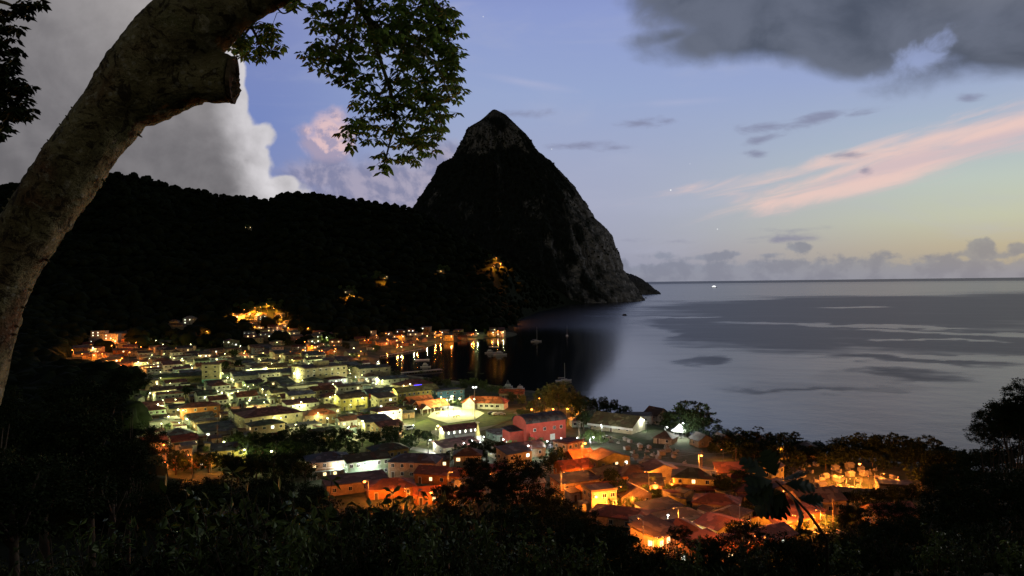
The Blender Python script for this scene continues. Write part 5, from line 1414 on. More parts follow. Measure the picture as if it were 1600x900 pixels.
LAMPSPOT = []
for blk in range(-8, 15):
    v = blk * 38 + 26.75
    for run in runs(ORG + UA * u + VA * v for u in np.arange(-320, 380, 8.0)):
        strip(rb, run, 6.0, 0.10); strip(wb, run, 9.0, 0.06)
        LAMPSPOT += [(q[0], q[1]) for q in run[2::5]]
for bu in range(-5, 6):
    u = bu * 76 + 63.5
    for run in runs(ORG + UA * u + VA * v for v in np.arange(-320, 580, 8.0)):
        strip(rb, run, 6.0, 0.13); strip(wb, run, 9.0, 0.075)
        LAMPSPOT += [(q[0], q[1]) for q in run[1::5]]


def pxline(pts): return np.array([G(*p)[:2] for p in pts])


for pts, w_ in (([(690, 690), (745, 672), (800, 650), (830, 641)], 7), ([(612, 662), (660, 668), (715, 690)], 6), ([(880, 700), (905, 712), (935, 744), (1000, 745), (1060, 765), (1120, 780)], 5), ([(905, 712), (985, 718), (1080, 728), (1120, 735)], 4),
                ([(1300, 775), (1265, 818), (1300, 835)], 8), ([(300, 722), (280, 690), (262, 700)], 5), ([(860, 690), (905, 690), (940, 690)], 8), ([(640, 700), (700, 712), (760, 700)], 5)):
    strip(rb, pxline(pts), w_, 0.16)
tag(wb.build('pavement', walk_m), kind='structure')
tag(rb.build('street', road_m), kind='structure')


def area(name, pts, m, lift):
    c = [G(*p) for p in pts]; b = MB(); zc = max(hz(p[0], p[1]) for p in c) + lift
    b.add([(p[0], p[1], zc) for p in c], [tuple(range(len(c)))])
    o = b.build(name, m)
    bm = bmesh.new(); bm.from_mesh(o.data); bmesh.ops.triangulate(bm, faces=bm.faces[:])
    bmesh.ops.recalc_face_normals(bm, faces=bm.faces[:])
    if bm.faces[0].normal.z < 0: bmesh.ops.reverse_faces(bm, faces=bm.faces[:])
    bm.to_mesh(o.data); bm.free()
    return tag(o, kind='structure')


area('plaza', [(668, 652), (690, 633), (742, 640), (757, 646), (742, 656), (700, 662)], plaza_m, 0.20)
area('lawn', [(690, 664), (742, 657), (800, 646), (812, 652), (776, 664), (722, 674)], lawn_m, 0.22)
area('small_lawn', [(632, 668), (668, 655), (692, 666), (640, 690), (612, 692)], lawn_m, 0.22)


def S(px, py, z=0.0):
    d = ray(px, py); return EYE + d * ((z - EYE[2]) / d[2])


def beam(name, a, b_, w_, z0, z1, m):
    d = (b_ - a)[:2]; L_ = np.hypot(*d); an = math.atan2(d[1], d[0]); mid = (a + b_) / 2
    o = empty(name, (mid[0], mid[1], 0), an)
    mb = MB(); mb.box(-L_ / 2, L_ / 2, -w_ / 2, w_ / 2, z0, z1); mb.build('deck', m, o)
    pb = MB()
    for k in range(int(L_ / 5) + 1):
        x = -L_ / 2 + 0.4 + (L_ - 0.8) * k / max(1, int(L_ / 5))
        for y in (-w_ / 2 + .3, w_ / 2 - .3): pb.cyl(x, y, -3, z0, 0.18, None, 6)
    pb.build('posts', concrete_m, o)
    return o


o = beam('pier', S(618, 583, 1.4), S(689, 576.5, 1.4), 4.5, 0.9, 1.4, mat('pale_concrete', (0.42, 0.41, 0.38), 0.9, 0.2, 0.5)); landmark(o, 'long pale concrete pier reaching into the dark bay from the town', 'pier', 'the long pier', up=1)
o = beam('jetty', S(766, 607, 1.2), S(815, 618, 1.2), 2.6, 0.8, 1.2, MATS['pale_concrete']); landmark(o, 'narrow pale jetty edge with white yachts moored alongside', 'jetty', 'the yacht jetty', up=1)
o = beam('landing', S(596, 556, 1.2), S(660, 545, 1.2), 3.0, 0.8, 1.2, concrete_m); landmark(o, 'low concrete landing along the far side of the harbour', 'landing', 'the far landing', up=1)
# low sea wall along the harbour front
sw = MB(); cpts = [S(*q) for q in ((604, 582), (640, 590), (700, 597), (760, 604), (800, 609))]
for a, b_ in zip(cpts[:-1], cpts[1:]):
    d = (b_ - a)[:2]; d /= np.hypot(*d); nx, ny = d[1], -d[0]
    q = [(a[0], a[1]), (b_[0], b_[1]), (b_[0] + nx * 1.2, b_[1] + ny * 1.2), (a[0] + nx * 1.2, a[1] + ny * 1.2)]
    sw.slab([(*c_, 1.5) for c_ in q], 2.6)
tag(sw.build('sea_wall', concrete_m), 'low concrete sea wall along the harbour front below the green trees', 'sea wall')

# ---------------------------------------------------------------- lamps
OR = (1.0, 0.26, 0.028); AM = (1.0, 0.29, 0.025); WG = (0.96, 1.0, 0.38); YW = (1.0, 0.95, 0.36); CW = (0.90, 1.0, 0.92)
bulb = {'o': emat('sodium_bulb', (1.0, 0.23, 0.035), 18.0), 'w': emat('white_bulb', (0.97, 1.0, 0.5), 16.0), 'y': emat('yellow_bulb', (1.0, 0.95, 0.42), 18.0), 'a': emat('amber_bulb', (1.0, 0.40, 0.08), 10.0), 'c': emat('cool_bulb', (0.92, 1.0, 0.95), 16.0)}
LC = {'a': AM, 'o': OR, 'w': WG, 'y': YW, 'c': CW}; LN = {'a': 'amber', 'o': 'orange', 'w': 'white', 'y': 'yellowish', 'c': 'cool white'}
LAMP_MESH = {}


def lamp_parts(hh, kind, rb_):
    k = (hh, kind, rb_)
    if k not in LAMP_MESH:
        a = MB(); a.cyl(0, 0, -0.6, hh + 0.25, 0.10, 0.06, 8); p_ = a.mesh('pole', metal_m, True)
        a = MB(); a.tube([(0, 0, hh + 0.1), (0.5, 0, hh + 0.38), (1.25, 0, hh + 0.42)], [0.045, 0.04, 0.035], 6); ar = a.mesh('arm', metal_m, True)
        a = MB(); a.box(0.85, 1.75, -0.17, 0.17, hh + 0.36, hh + 0.50); h_ = a.mesh('lamp_head', metal_m)
        bm = bmesh.new(); bmesh.ops.create_icosphere(bm, subdivisions=2, radius=rb_)
        for v in bm.verts: v.co = Vector((v.co.x * 1.2 + 1.35, v.co.y, v.co.z * 0.8 + hh + 0.36 - rb_ * 0.85))
        me = bpy.data.meshes.new('bulb'); bm.to_mesh(me); bm.free(); me.materials.append(bulb[kind])
        LAMP_MESH[k] = (p_, ar, h_, me)
    return LAMP_MESH[k]


LIGHTS = {}
PWR = {'a': 34000, 'o': 6500, 'w': 5200, 'y': 5200, 'c': 4000}


def lamp_at(x, y, kind, mul=1.0, hh=6.5, rb_=0.30, rz=None, group='street lamps of the town', name='street_lamp', reg_=True):
    # keep clear of walls
    if reg_:
        done = False
        for rad_ in (0, 1.5, 3, 4.5, 6, 8, 10, 13, 16):
            for k in range(1 if rad_ == 0 else 12):
                a = -math.pi / 2 + (k + 1) // 2 * (1 if k % 2 else -1) * math.pi / 6
                if free(x + rad_ * math.cos(a), y + rad_ * math.sin(a), 3.0, 3.0, 0, 0.2): x, y = x + rad_ * math.cos(a), y + rad_ * math.sin(a); done = True; break
            if done: break
    z = hz(x, y)
    o = empty(name, (x, y, z), rnd.uniform(0, 6.28) if rz is None else rz)
    p_, ar, h_, me = lamp_parts(hh, kind, rb_)
    mesh_obj('pole', p_, o); mesh_obj('arm', ar, o); hd_ = mesh_obj('lamp_head', h_, o); mesh_obj('bulb', me, hd_)
    kk = (kind, round(PWR[kind] * mul))
    if kk not in LIGHTS:
        ld = bpy.data.lights.new('lamp_light', 'SPOT' if kind == 'a' else 'POINT'); ld.energy = kk[1]
        if kind == 'a': ld.spot_size = R(160); ld.spot_blend = 0.15   # hooded road lamps
        ld.color = LC[kind]; ld.shadow_soft_size = 0.30; LIGHTS[kk] = ld
    lo = bpy.data.objects.new('lamp_light', LIGHTS[kk]); link(lo, o); lo.location = (1.35, 0, hh - 0.55)
    if reg_: reg(o, 'street lamp', LN[kind], 'street lamp', group)
    return o


def lamp(px, py, kind, mul=1.0, hh=6.5, rb_=0.30, **k):
    p = G(px, py, hh)
    return lamp_at(p[0], p[1], kind, mul, hh, rb_, **k)


for q in [(115, 547, 3.5, 9), (180, 525, 3.5, 9), (187, 531, 3.5, 9), (176, 540, 3.5, 9), (208, 536, 3.5, 9), (188, 560, 3, 9), (200, 551, 3, 9), (140, 548, 2.5, 9), (212, 574, 2), (190, 572, 2), (222, 542, 1.5), (165, 552, 1.5), (130, 553, 1.5), (382, 508, 1.2), (399, 511, 1.2), (325, 518, 1.2), (384, 549, 1.5),
          (480, 513), (478, 534, 1.3), (473, 547, 1.3), (487, 540), (510, 540), (525, 545), (556, 556, 2.0), (553, 550, 1.5), (575, 531), (568, 532, .6), (590, 524), (603, 521), (600, 530), (629, 524), (621, 541), (627, 535), (613, 528), (650, 530), (679, 519), (689, 518), (697, 522, 1.3), (707, 527),
          (737, 523), (778, 517, .35), (770, 521, .2), (497, 547, .8), (450, 512, .7), (255, 694, 1.4), (285, 718, .8), (262, 722, .6), (330, 722, .8), (580, 746, .9), (612, 765, .8), (668, 772, 1.1), (690, 765, .7), (650, 765, .6), (917, 690, 3.0, 9.0), (905, 733, .9), (938, 776, 2.0), (955, 785, 1.6), (890, 760, .9), (1005, 748, 1.5), (1035, 752, 1.6), (1060, 755, 1.0), (1092, 711, 3.0, 9.0), (980, 775, .8),
          (681, 527, .35), (690, 527.5, .5), (738, 522, .45), (779, 518.5, .25), (622, 543, .3), (1347, 727, 1.1, 5.0), (1310, 745, .7, 3.5), (1335, 750, .7, 3.5), (1365, 748, .6, 3.5), (1322, 748, 2.5), (1375, 742, 2.5), (1300, 735, 1.5), (1275, 795, 2.6), (1290, 808, 2.4), (1240, 805, 2.0), (1170, 840, 1.2), (1195, 838, 1.2), (1120, 850, .7), (1050, 845, .7), (1020, 870, .8), (1395, 745, .9), (1360, 812, .6), (990, 742, 1.6, 8.5), (950, 765, 1.2, 8.0), (1050, 795, 1.2, 8.0), (1005, 815, 1.0, 8.0), (1160, 815, 1.2, 8.0), (1150, 790, 1.0, 8.0), (1185, 790, .9, 8.0), (890, 740, 1.0, 8.0), (700, 740, .8, 8.0), (640, 765, .8, 8.0), (300, 712, .7, 8.0), (844, 623, 3.0), (885, 640, 1.2), (835, 640, .8), (860, 640, .9), (1215, 700, .5), (1130, 705, .4)]:
    if q[1] > 715 and len(q) < 4: q = (q[0], q[1], (q[2] if len(q) > 2 else 1.0) * .6)
    main_ = q[1] < 700 or q[:2] in ((1092, 711), (1347, 727), (580, 746), (668, 772))
    lamp(q[0], q[1], 'o', q[2] if len(q) > 2 else 1.0, q[3] if len(q) > 3 else (6.5 if main_ else 4.2), 0.35 if main_ else 0.10)
for q in [(147, 543, .5), (215, 566, .8), (245, 532, 1.0), (257, 538, 1.4), (300, 538, .5), (316, 556), (358, 553, .6), (374, 541, .5), (345, 561, .6), (441, 519, .5), (435, 535, .4), (553, 544, .7), (510, 527, .9), (527, 530, .8), (664, 525, .6), (744, 516, .9), (788, 518.5, .4), (745, 521.5, .45), (648, 539, .5), (629, 542, .3),
          (354, 590, 1.2), (392, 576, 1.0), (411, 608, .8), (430, 638, 1.0), (479, 626, .9), (513, 653, .7), (236, 614, .8), (248, 600, .8), (270, 625, 1.2), (283, 640, 1.2), (297, 655, 1.2), (244, 633, .9), (262, 652, .9), (372, 612, 1.0), (340, 615, .8), (440, 570, 1.0), (415, 575, 1.0), (335, 575, .7), (300, 575, 1.0),
          (288, 560, 1.0), (270, 560, .9), (562, 659, .8), (569, 653, .8), (545, 668, .5), (355, 690, .7), (385, 702, .6), (430, 705, .5), (528, 600, .7), (520, 620, .8), (560, 620, .7), (600, 612, .6), (590, 600, .8), (640, 600, .5)]:
    lamp(q[0], q[1], 'w', q[2] if len(q) > 2 else 1.0)
for q in [(386, 626, 1.8), (461, 582, 1.8), (501, 603, 2.4), (696, 665, 1.6), (600, 648, 1.2), (624, 640, 1.0), (648, 640, .8), (590, 568, .7)]:
    lamp(q[0], q[1], 'y', q[2])
for q in [(555, 589, 2.0), (589, 565, 1.0), (607, 644, 2.8), (702, 621, 1.2), (669, 689, 1.2), (745, 681, 1.2), (643, 666, .5), (735, 688, .9), (1064, 660, 1.8, 7.0), (1035, 668, .5), (1000, 655, .5), (760, 692, .5), (940, 664, 1.2), (922, 684, 1.4), (905, 684, .9), (880, 686, 1.0), (545, 722, .5), (582, 721, .6), (617, 700, .6),
          (1040, 800, .4), (1068, 815, .4), (720, 690, .6), (577, 725, .4), (800, 690, .8), (830, 690, .7), (860, 692, .7)]:
    lamp(q[0], q[1], 'c', q[2], q[3] if len(q) > 3 else 5.0, 0.24)
for q in [(380, 484, 3.5), (418, 475, 3.5), (440, 493, 2.0), (405, 487, 3), (395, 481, 2.5), (368, 489, 2.5), (430, 482, 2.5), (390, 488, 2.5), (410, 480, 2.5), (545, 460, 5), (552, 463, 3), (600, 435, 2.5), (688, 424, 1.2), (782, 411, 8), (790, 405, 8), (772, 415, 4), (778, 409, 4)]:
    lamp(q[0], q[1], 'a', q[2], 10.5)
# tall floodlights of the plaza
for (px, py, mul) in ((700, 650, 2.2), (722, 647, 2.2), (738, 649, 1.2), (688, 646, 1.8), (708, 642, 2.2)):
    p = G(px, py); lamp_at(p[0], p[1], 'y', mul, 8.0, 0.30, name='floodlight')
# small lamps along the inner streets, dimmer
for k, (x, y) in enumerate(LAMPSPOT):
    if y > 700: continue
    px, py, _ = project((x, y, 8))
    if px < 215 or px > 640: continue
    lamp_at(x, y, 'w' if k % 3 else 'y', 0.55, 5.5, 0.2)

# tall twin-headed mast on the lawn
p = G(742, 661); o = empty('light_mast', p, 0.3)
mb = MB(); mb.cyl(0, 0, -.5, 17.5, 0.20, 0.10, 8); mb.build('pole', metal_m, o)
mb = MB(); mb.box(-.9, .9, -.06, .06, 17.5, 17.62); mb.build('crossarm', metal_m, o)
for x in (-.7, .7):
    mb = MB(); mb.box(x - .3, x + .3, -.3, .1, 17.1, 17.48); mb.build('lamp_head', bulb['c'], o)
mb = MB(); mb.cyl(0, 0, -.2, .35, 2.6, 2.4, 16); mb.build('base', concrete_m, o)
landmark(o, 'tall light mast with two lamp heads standing on the lit lawn', 'light mast', 'the tall lawn mast')

# wooden power poles with crossarms and wires
POLES = []
for k, (px, py, h) in enumerate([(624, 722, 12), (905, 700, 11), (922, 745, 9), (1097, 745, 9), (341, 660, 9), (1150, 735, 8), (340, 700, 10), (433, 650, 9), (1302, 832, 9), (560, 655, 9)]):
    p = G(px, py); o = empty('power_pole', p, rnd.uniform(0, 3))
    mb = MB(); mb.cyl(0, 0, -1, h, 0.17, 0.11, 8); mb.build('post', wood_m, o)
    mb = MB(); mb.box(-1.1, 1.1, -.06, .06, h - .7, h - .55).box(-.8, .8, -.05, .05, h - 1.4, h - 1.28); mb.build('crossarm', wood_m, o)
    POLES.append((p, h)); reg(o, 'power pole', 'wooden', 'power pole', 'wooden power poles')
for a, b_ in ((1, 2), (2, 3), (3, 5), (4, 6), (1, 3)):
    (p, h), (q, h2) = POLES[a], POLES[b_]; A_ = np.array([p[0], p[1], p[2] + h - .6]); B_ = np.array([q[0], q[1], q[2] + h2 - .6])
    L_ = np.linalg.norm(A_ - B_); pts = [A_ + (B_ - A_) * t + np.array([0, 0, -L_ * 0.05 * 4 * t * (1 - t)]) for t in np.linspace(0, 1, 13)]
    mb = MB(); mb.tube(pts, [0.035] * 13, 4); o = mb.build('power_cable', metal_m); reg(o, 'power cable', 'thin sagging', 'cable', 'power cables between the poles', p=(A_ + B_) / 2)

# ---------------------------------------------------------------- tombs in the two burial grounds
tomb_m = mat('tomb_limewash', (0.33, 0.31, 0.28), 0.9, 0.4, 1.0)


def tomb_kinds():
    out = []
    b = MB(); b.box(-1.1, 1.1, -.5, .5, -.5, .55).box(-1.2, 1.2, -.6, .6, .552, .66); h = MB(); h.box(-1.18, -1.0, -.45, .45, .662, 1.5); out.append((b, h))
    b = MB(); b.box(-1.3, 1.3, -.7, .7, -.5, .35).box(-1.0, 1.0, -.5, .5, .352, .8).box(-.8, .8, -.35, .35, .802, 1.0)
    h = MB(); h.box(-.95, -.83, -.08, .08, 1.002, 2.1).box(-.95, -.83, -.4, .4, 1.55, 1.72); out.append((b, h))
    b = MB(); b.box(-1.4, 1.4, -1.0, 1.0, -.5, 1.5); h = MB(); h.slab([(-1.6, -1.2, 1.52), (1.6, -1.2, 1.52), (1.6, 0, 2.1), (-1.6, 0, 2.1)], .1).slab([(1.6, 1.2, 1.52), (-1.6, 1.2, 1.52), (-1.6, 0, 2.104), (1.6, 0, 2.104)], .1); out.append((b, h))
    return [(a.mesh('chest', tomb_m), b_.mesh(n_, tomb_m)) for (a, b_), n_ in zip(out, ('headstone', 'cross', 'lid'))]


TK = tomb_kinds(); rt_ = random.Random(5); TN = ('pale low chest', 'stepped', 'pale house-shaped')
for poly, n in (([(952, 690), (1010, 684), (1060, 700), (1075, 725), (1000, 732), (965, 725), (975, 700)], 30), ([(1232, 742), (1262, 726), (1330, 722), (1380, 735), (1405, 755), (1370, 768), (1300, 768), (1275, 772), (1240, 760)], 46)):
    k = 0; tries = 0
    while k < n and tries < 3000:
        tries += 1
        px, py = rt_.uniform(940, 1420), rt_.uniform(680, 775)
        if not inpoly(px, py, poly): continue
        p = G(px, py); an = rt_.choice([0.3, 0.3 + math.pi / 2]) + rt_.uniform(-.2, .2)
        if not free(p[0], p[1], 2.6, 1.6, an, .35): continue
        t = rt_.randrange(3); a, b_ = TK[t]; o = empty('tomb', p, an); o.scale = (rt_.uniform(.6, .95),) * 3; mesh_obj('chest', a, o); mesh_obj(b_.name.split('.')[0], b_, o)
        OCC.append((p[0], p[1], 1.6, 1.3, .8, an)); reg(o, 'tomb', TN[t], 'tomb', 'tombs in the burial grounds'); k += 1
mb = MB(); a, b_ = G(1297, 769), G(1378, 776); L_ = np.hypot(*(b_ - a)[:2])
o = empty('wall', (a + b_) / 2, math.atan2(b_[1] - a[1], b_[0] - a[0])); mb.box(-L_ / 2, L_ / 2, -.15, .15, -1, 2.0); mb.build('wall_face', tomb_m, o)
mb = MB(); mb.box(-L_ / 2 - .1, L_ / 2 + .1, -.22, .22, 2.002, 2.14); mb.build('coping', concrete_m, o)
landmark(o, 'long pale boundary wall in front of the orange-lit burial ground', 'wall', 'the burial ground wall')

# ---------------------------------------------------------------- vehicles
tyre_m = mat('tyre_rubber', (0.02, 0.02, 0.02), 0.9, 0.2, 2.0)
hl_m = mat('headlamp_glass', (0.5, 0.5, 0.48), 0.2, 0.1, 2.0, spec=0.5)


def vehicle(p, an, van, col, cname):
    m = mat('car_paint_' + cname, col, 0.35, 0.08, 1.0, spec=0.5)
    o = empty('parked_van' if van else 'parked_car', p, an)
    b = MB()
    L_, H_ = (2.4, 2.05) if van else (2.15, 1.45)
    prof = [(-L_, .35), (L_, .35), (L_ + .05, .85), (L_ - .5, 1.0), (L_ - 1.15, H_), (-L_ + .1, H_), (-L_ - .02, 1.0)] if van else [(-L_, .35), (L_, .35), (L_ + .05, .75), (L_ - .95, .92), (L_ - 1.65, H_), (-L_ + .9, H_), (-L_ + .2, .95), (-L_ - .02, .9)]
    n = len(prof)
    b.add([(x, -.84, z) for x, z in prof] + [(x, .84, z) for x, z in prof], [tuple(range(n)), tuple(range(2 * n - 1, n - 1, -1))] + [(i, i + n, (i + 1) % n + n, (i + 1) % n) for i in range(n)])
    b.build('body', m, o)
    wbm = MB()
    for s_ in (-1, 1):
        y = .845 * s_; y2 = .855 * s_
        wbm.box(-L_ + (.4 if van else 1.0), L_ - (1.3 if van else 1.75), min(y, y2), max(y, y2), 1.0, H_ - .15)
    wbm.build('side_window', darkglass_m, o)
    for x in (-L_ + .8, L_ - .8):
        for y in (-.85, .85):
            t = MB(); t.tube([(x, y - .1, .33), (x, y + .1, .33)], [.33, .33], 12); t.build('wheel', tyre_m, o)
    for y in (-.6, .6):
        t = MB(); t.box(L_ + .0, L_ + .07, y - .16, y + .16, .62, .78); t.build('headlight', hl_m, o)
    return reg(o, 'van' if van else 'car', cname, 'van' if van else 'car', 'vehicles parked in the town')


for (px, py, an, van, c_) in ((768, 648, .35, False, 'dark'), (775, 649, .35, False, 'white'), (783, 649, .35, False, 'silver'), (872, 696, 1.2, True, 'white'), (886, 699, 1.2, True, 'silver'), (898, 694, .5, False, 'white'), (860, 701, .6, False, 'dark'), (948, 686, .2, False, 'silver'),
                              (258, 650, -1.0, False, 'white'), (276, 662, -1.0, False, 'silver'), (288, 672, -1.0, True, 'white'), (1198, 862, .4, False, 'red'), (566, 683, .6, False, 'silver'), (268, 640, -1.0, False, 'dark'), (640, 672, .6, True, 'silver'), (1285, 812, .9, False, 'dark')):
    p = G(px, py)
    vehicle((p[0], p[1], p[2] + .16), an, van, {'dark': (.03, .03, .035), 'white': (.62, .62, .6), 'silver': (.35, .36, .37), 'red': (.35, .03, .03)}[c_], c_)
# benches on the square
for (px, py) in ((711, 653), (716, 652), (684, 648)):
    p = G(px, py); o = empty('bench', (p[0], p[1], p[2] + .2), .6)
    b = MB(); b.box(-1, 1, -.25, .25, .42, .48); b.build('seat', wood_m, o); b = MB(); b.box(-1, 1, .2, .26, .55, .95); b.build('backrest', wood_m, o)
    for x in (-.8, .8): b = MB(); b.box(x - .05, x + .05, -.22, .24, 0, .418); b.build('leg', metal_m, o)
    reg(o, 'bench', 'dark wooden', 'bench', 'benches on the lit square')

# ---------------------------------------------------------------- boats
hull_m = mat('boat_hull_white', (0.62, 0.62, 0.62), 0.4, 0.1, 1.0, spec=0.4)
BG = 'boats in the bay'


def hull(L_, w_, fb, name='hull', m=hull_m):
    st = [(-.5, .80, .0), (-.3, .95, .0), (0, 1.0, 0), (.22, .82, .05), (.38, .48, .14), (.5, .03, .25)]
    v, f = [], []
    for (t, ww, rise) in st:
        for (yy, z) in ((-1, 1), (-.78, .0), (0, -.35), (.78, .0), (1, 1)):
            v.append((t * L_ * (1 if z > .5 else .94), yy * ww * w_ / 2, (z * fb if z > 0 else z * fb) + (rise * fb * 1.2 if z > .5 else 0)))
    for i in range(len(st) - 1):
        for k in range(4): f.append((i * 5 + k, (i + 1) * 5 + k, (i + 1) * 5 + k + 1, i * 5 + k + 1))
        f.append((i * 5, i * 5 + 4, (i + 1) * 5 + 4, (i + 1) * 5))
    f.append((0, 1, 2, 3, 4))
    b = MB(); b.add(v, f); return b.mesh(name, m)


def boat(px, py, L_, an, kind, label, group=BG, mast=0):
    p = S(px, py); o = empty({'sail': 'sailing_boat', 'motor': 'motor_yacht', 'open': 'open_boat'}[kind], (p[0], p[1], 0), an)
    w_ = L_ * (.30 if kind != 'open' else .26); fb = L_ * (.085 if kind != 'open' else .06)
    mesh_obj('hull', hull(L_, w_, fb), o)
    if kind == 'sail':
        b = MB(); b.box(-L_ * .15, L_ * .2, -w_ * .25, w_ * .25, fb + .01, fb + .7); b.build('cabin', hull_m, o)
        b = MB(); b.cyl(L_ * .06, 0, fb * .5, mast, .13, .07, 8); b.build('mast', hull_m, o)
        b = MB(); b.tube([(L_ * .05, 0, fb + 1.7), (-L_ * .36, 0, fb + 1.6)], [.17, .14], 8); b.build('boom', hull_m, o)
    elif kind == 'motor':
        b = MB(); b.box(-L_ * .28, L_ * .22, -w_ * .36, w_ * .36, fb + .01, fb + 1.5); b.build('cabin', hull_m, o)
        b = MB(); b.box(-L_ * .2, L_ * .1, -w_ * .30, w_ * .30, fb + 1.512, fb + 2.7); b.build('flybridge', hull_m, o)
        b = MB(); b.box(-L_ * .26, L_ * .225, -w_ * .365, w_ * .365, fb + .75, fb + 1.2); b.build('window_band', darkglass_m, o)
        if mast:
            b = MB(); [b.tube([(sx * .9 - .6, sy * .9, fb + 2.7), (-.6, 0, fb + mast)], [.07, .05], 5) for sx in (-1, 1) for sy in (-1, 1)]; b.build('tower', hull_m, o)
    else:
        b = MB(); [b.box(x - .2, x + .2, -w_ * .4, w_ * .4, fb * .7, fb * .7 + .07) for x in (-L_ * .25, 0, L_ * .2)]; b.build('thwart', wood_m, o)
        b = MB(); b.box(-L_ * .54, -L_ * .5, -.2, .2, 0, fb + .5); b.build('outboard_motor', metal_m, o)
    return tag(o, label, 'boat', group)


boat(838, 534, 13, 0.15, 'sail', 'white sailing boat at anchor side-on with a tall bare mast', mast=17)
boat(886, 525, 11, 1.45, 'sail', 'white sailing boat farther out, seen stern-on with bare mast', mast=14)
boat(766, 552, 11, 0.1, 'motor', 'low white motor yacht moored beside the larger one off the point')
boat(781, 555, 14, 0.05, 'motor', 'larger white motor yacht moored off the lamp-lit point')
boat(772, 542, 11, 0.0, 'open', 'dim grey open boat between the lit point and the moored yachts')
boat(665, 574, 9, 0.2, 'motor', 'small cabin cruiser with arched rail lying behind the long pier', mast=3.4)
boat(660, 563, 13, 0.05, 'open', 'long low open boat floating beyond the pier')
boat(795, 609, 11, -0.25, 'motor', 'white sport-fishing yacht with a tall lookout tower at the jetty', mast=5.5)
boat(814, 612, 10, -0.4, 'motor', 'white cabin yacht at the outer end of the jetty by the orange tree', mast=4.0)
boat(776, 606, 8, -0.2, 'open', 'small white boat with raised bow at the inner end of the jetty')
boat(881, 596, 12, 0.3, 'sail', 'sailing boat whose pale mast rises behind the orange-lit tree', mast=13)
p = S(1116, 449.5); o = empty('ship', (p[0], p[1], 0), 0.25); Ls = 62
mesh_obj('hull', hull(Ls, 13, 5.5), o)
b = MB(); b.box(-24, 16, -5, 5, 5.6, 13); b.build('deckhouse', emat('ship_lights', (0.92, 0.96, 1.0), 1.2), o)
b = MB(); b.box(-14, 10, -4, 4, 13.02, 18); b.build('bridge', emat('ship_lights_bright', (1.0, 1.0, 1.0), 2.5), o)
b = MB(); b.cyl(-4, 0, 18.02, 30, .6, .2, 8); b.build('mast', hull_m, o)
tag(o, 'brightly lit white ship far out near the horizon', 'ship')
# ---------------------------------------------------------------- the leaning tree by the viewpoint
YT = 5.0
bark = bpy.data.materials.new('pale_blotched_bark'); bark.use_nodes = True
g = NT(bark.node_tree)
out = g.node('ShaderNodeOutputMaterial'); b = g.node('ShaderNodeBsdfPrincipled'); g.nt.links.new(b.outputs[0], out.inputs[0])
b.inputs['Roughness'].default_value = 0.9; b.inputs['Specular IOR Level'].default_value = 0.15
tc = g.node('ShaderNodeTexCoord').outputs['Object']
n1 = g.noise(tc, 2.6, 6, 0.65, 0.4); n2 = g.noise(tc, 11.0, 6, 0.7, 0.3); n3 = g.noise(tc, 45.0, 4, 0.7)
mp = g.node('ShaderNodeMapping'); g.nt.links.new(tc, mp.inputs[0]); mp.inputs['Location'].default_value = (3.1, 7.7, 1.9)
n4 = g.noise(mp.outputs[0], 1.3, 5, 0.6, 0.5)
c = g.mix(g.sstep(n1, 0.35, 0.65), (0.19, 0.165, 0.080), (0.40, 0.36, 0.19))
c = g.mix(g.sstep(n4, 0.52, 0.68), c, (0.20, 0.10, 0.055))
c = g.mix(g.m('MULTIPLY', g.sstep(n2, 0.56, 0.70), 0.8), c, (0.50, 0.47, 0.34))
c = g.mix(g.m('MULTIPLY', g.sstep(n2, 0.44, 0.30), 0.8), c, (0.07, 0.05, 0.035))
c = g.mix(g.m('MULTIPLY', g.sstep(n4, 0.46, 0.32), 0.55), c, (0.19, 0.22, 0.085))
c = g.mix(g.m('MULTIPLY', g.sstep(n3, 0.56, 0.68), 0.75), c, (0.05, 0.04, 0.03))
mp2 = g.node('ShaderNodeMapping'); g.nt.links.new(tc, mp2.inputs[0]); mp2.inputs['Location'].default_value = (9.1, 2.7, 5.3)
n5 = g.noise(mp2.outputs[0], 7.5, 8, 0.75, 1.0)
c = g.mix(g.m('MULTIPLY', g.sstep(n5, 0.52, 0.58), 0.9), c, (0.050, 0.038, 0.024))
c = g.mix(g.m('MULTIPLY', g.sstep(n5, 0.42, 0.36), 0.8), c, (0.52, 0.48, 0.33))
vo = g.node('ShaderNodeTexVoronoi', feature='F1'); g.nt.links.new(mp2.outputs[0], vo.inputs['Vector']); vo.inputs['Scale'].default_value = 17.0
c = g.mix(g.m('MULTIPLY', g.m('MULTIPLY', g.sstep(vo.outputs['Distance'], 0.30, 0.18), g.sstep(n1, 0.45, 0.6)), 0.7), c, (0.55, 0.53, 0.42))
ve = g.node('ShaderNodeTexVoronoi', feature='DISTANCE_TO_EDGE'); g.put(ve.inputs['Vector'], g.mix(0.35, mp2.outputs[0], g.xyz(n2, n3, n1))); ve.inputs['Scale'].default_value = 6.0
c = g.mix(g.m('MULTIPLY', g.m('MULTIPLY', g.sstep(ve.outputs['Distance'], 0.035, 0.008), g.sstep(n4, 0.42, 0.55)), 0.8), c, (0.035, 0.027, 0.018))
g.put(b.inputs['Base Color'], c)
bn = g.node('ShaderNodeBump'); bn.inputs['Strength'].default_value = 1.0; bn.inputs['Distance'].default_value = 0.03
g.put(bn.inputs['Height'], g.m('ADD', g.m('MULTIPLY', n2, 1.5), n3)); g.nt.links.new(bn.outputs[0], b.inputs['Normal'])

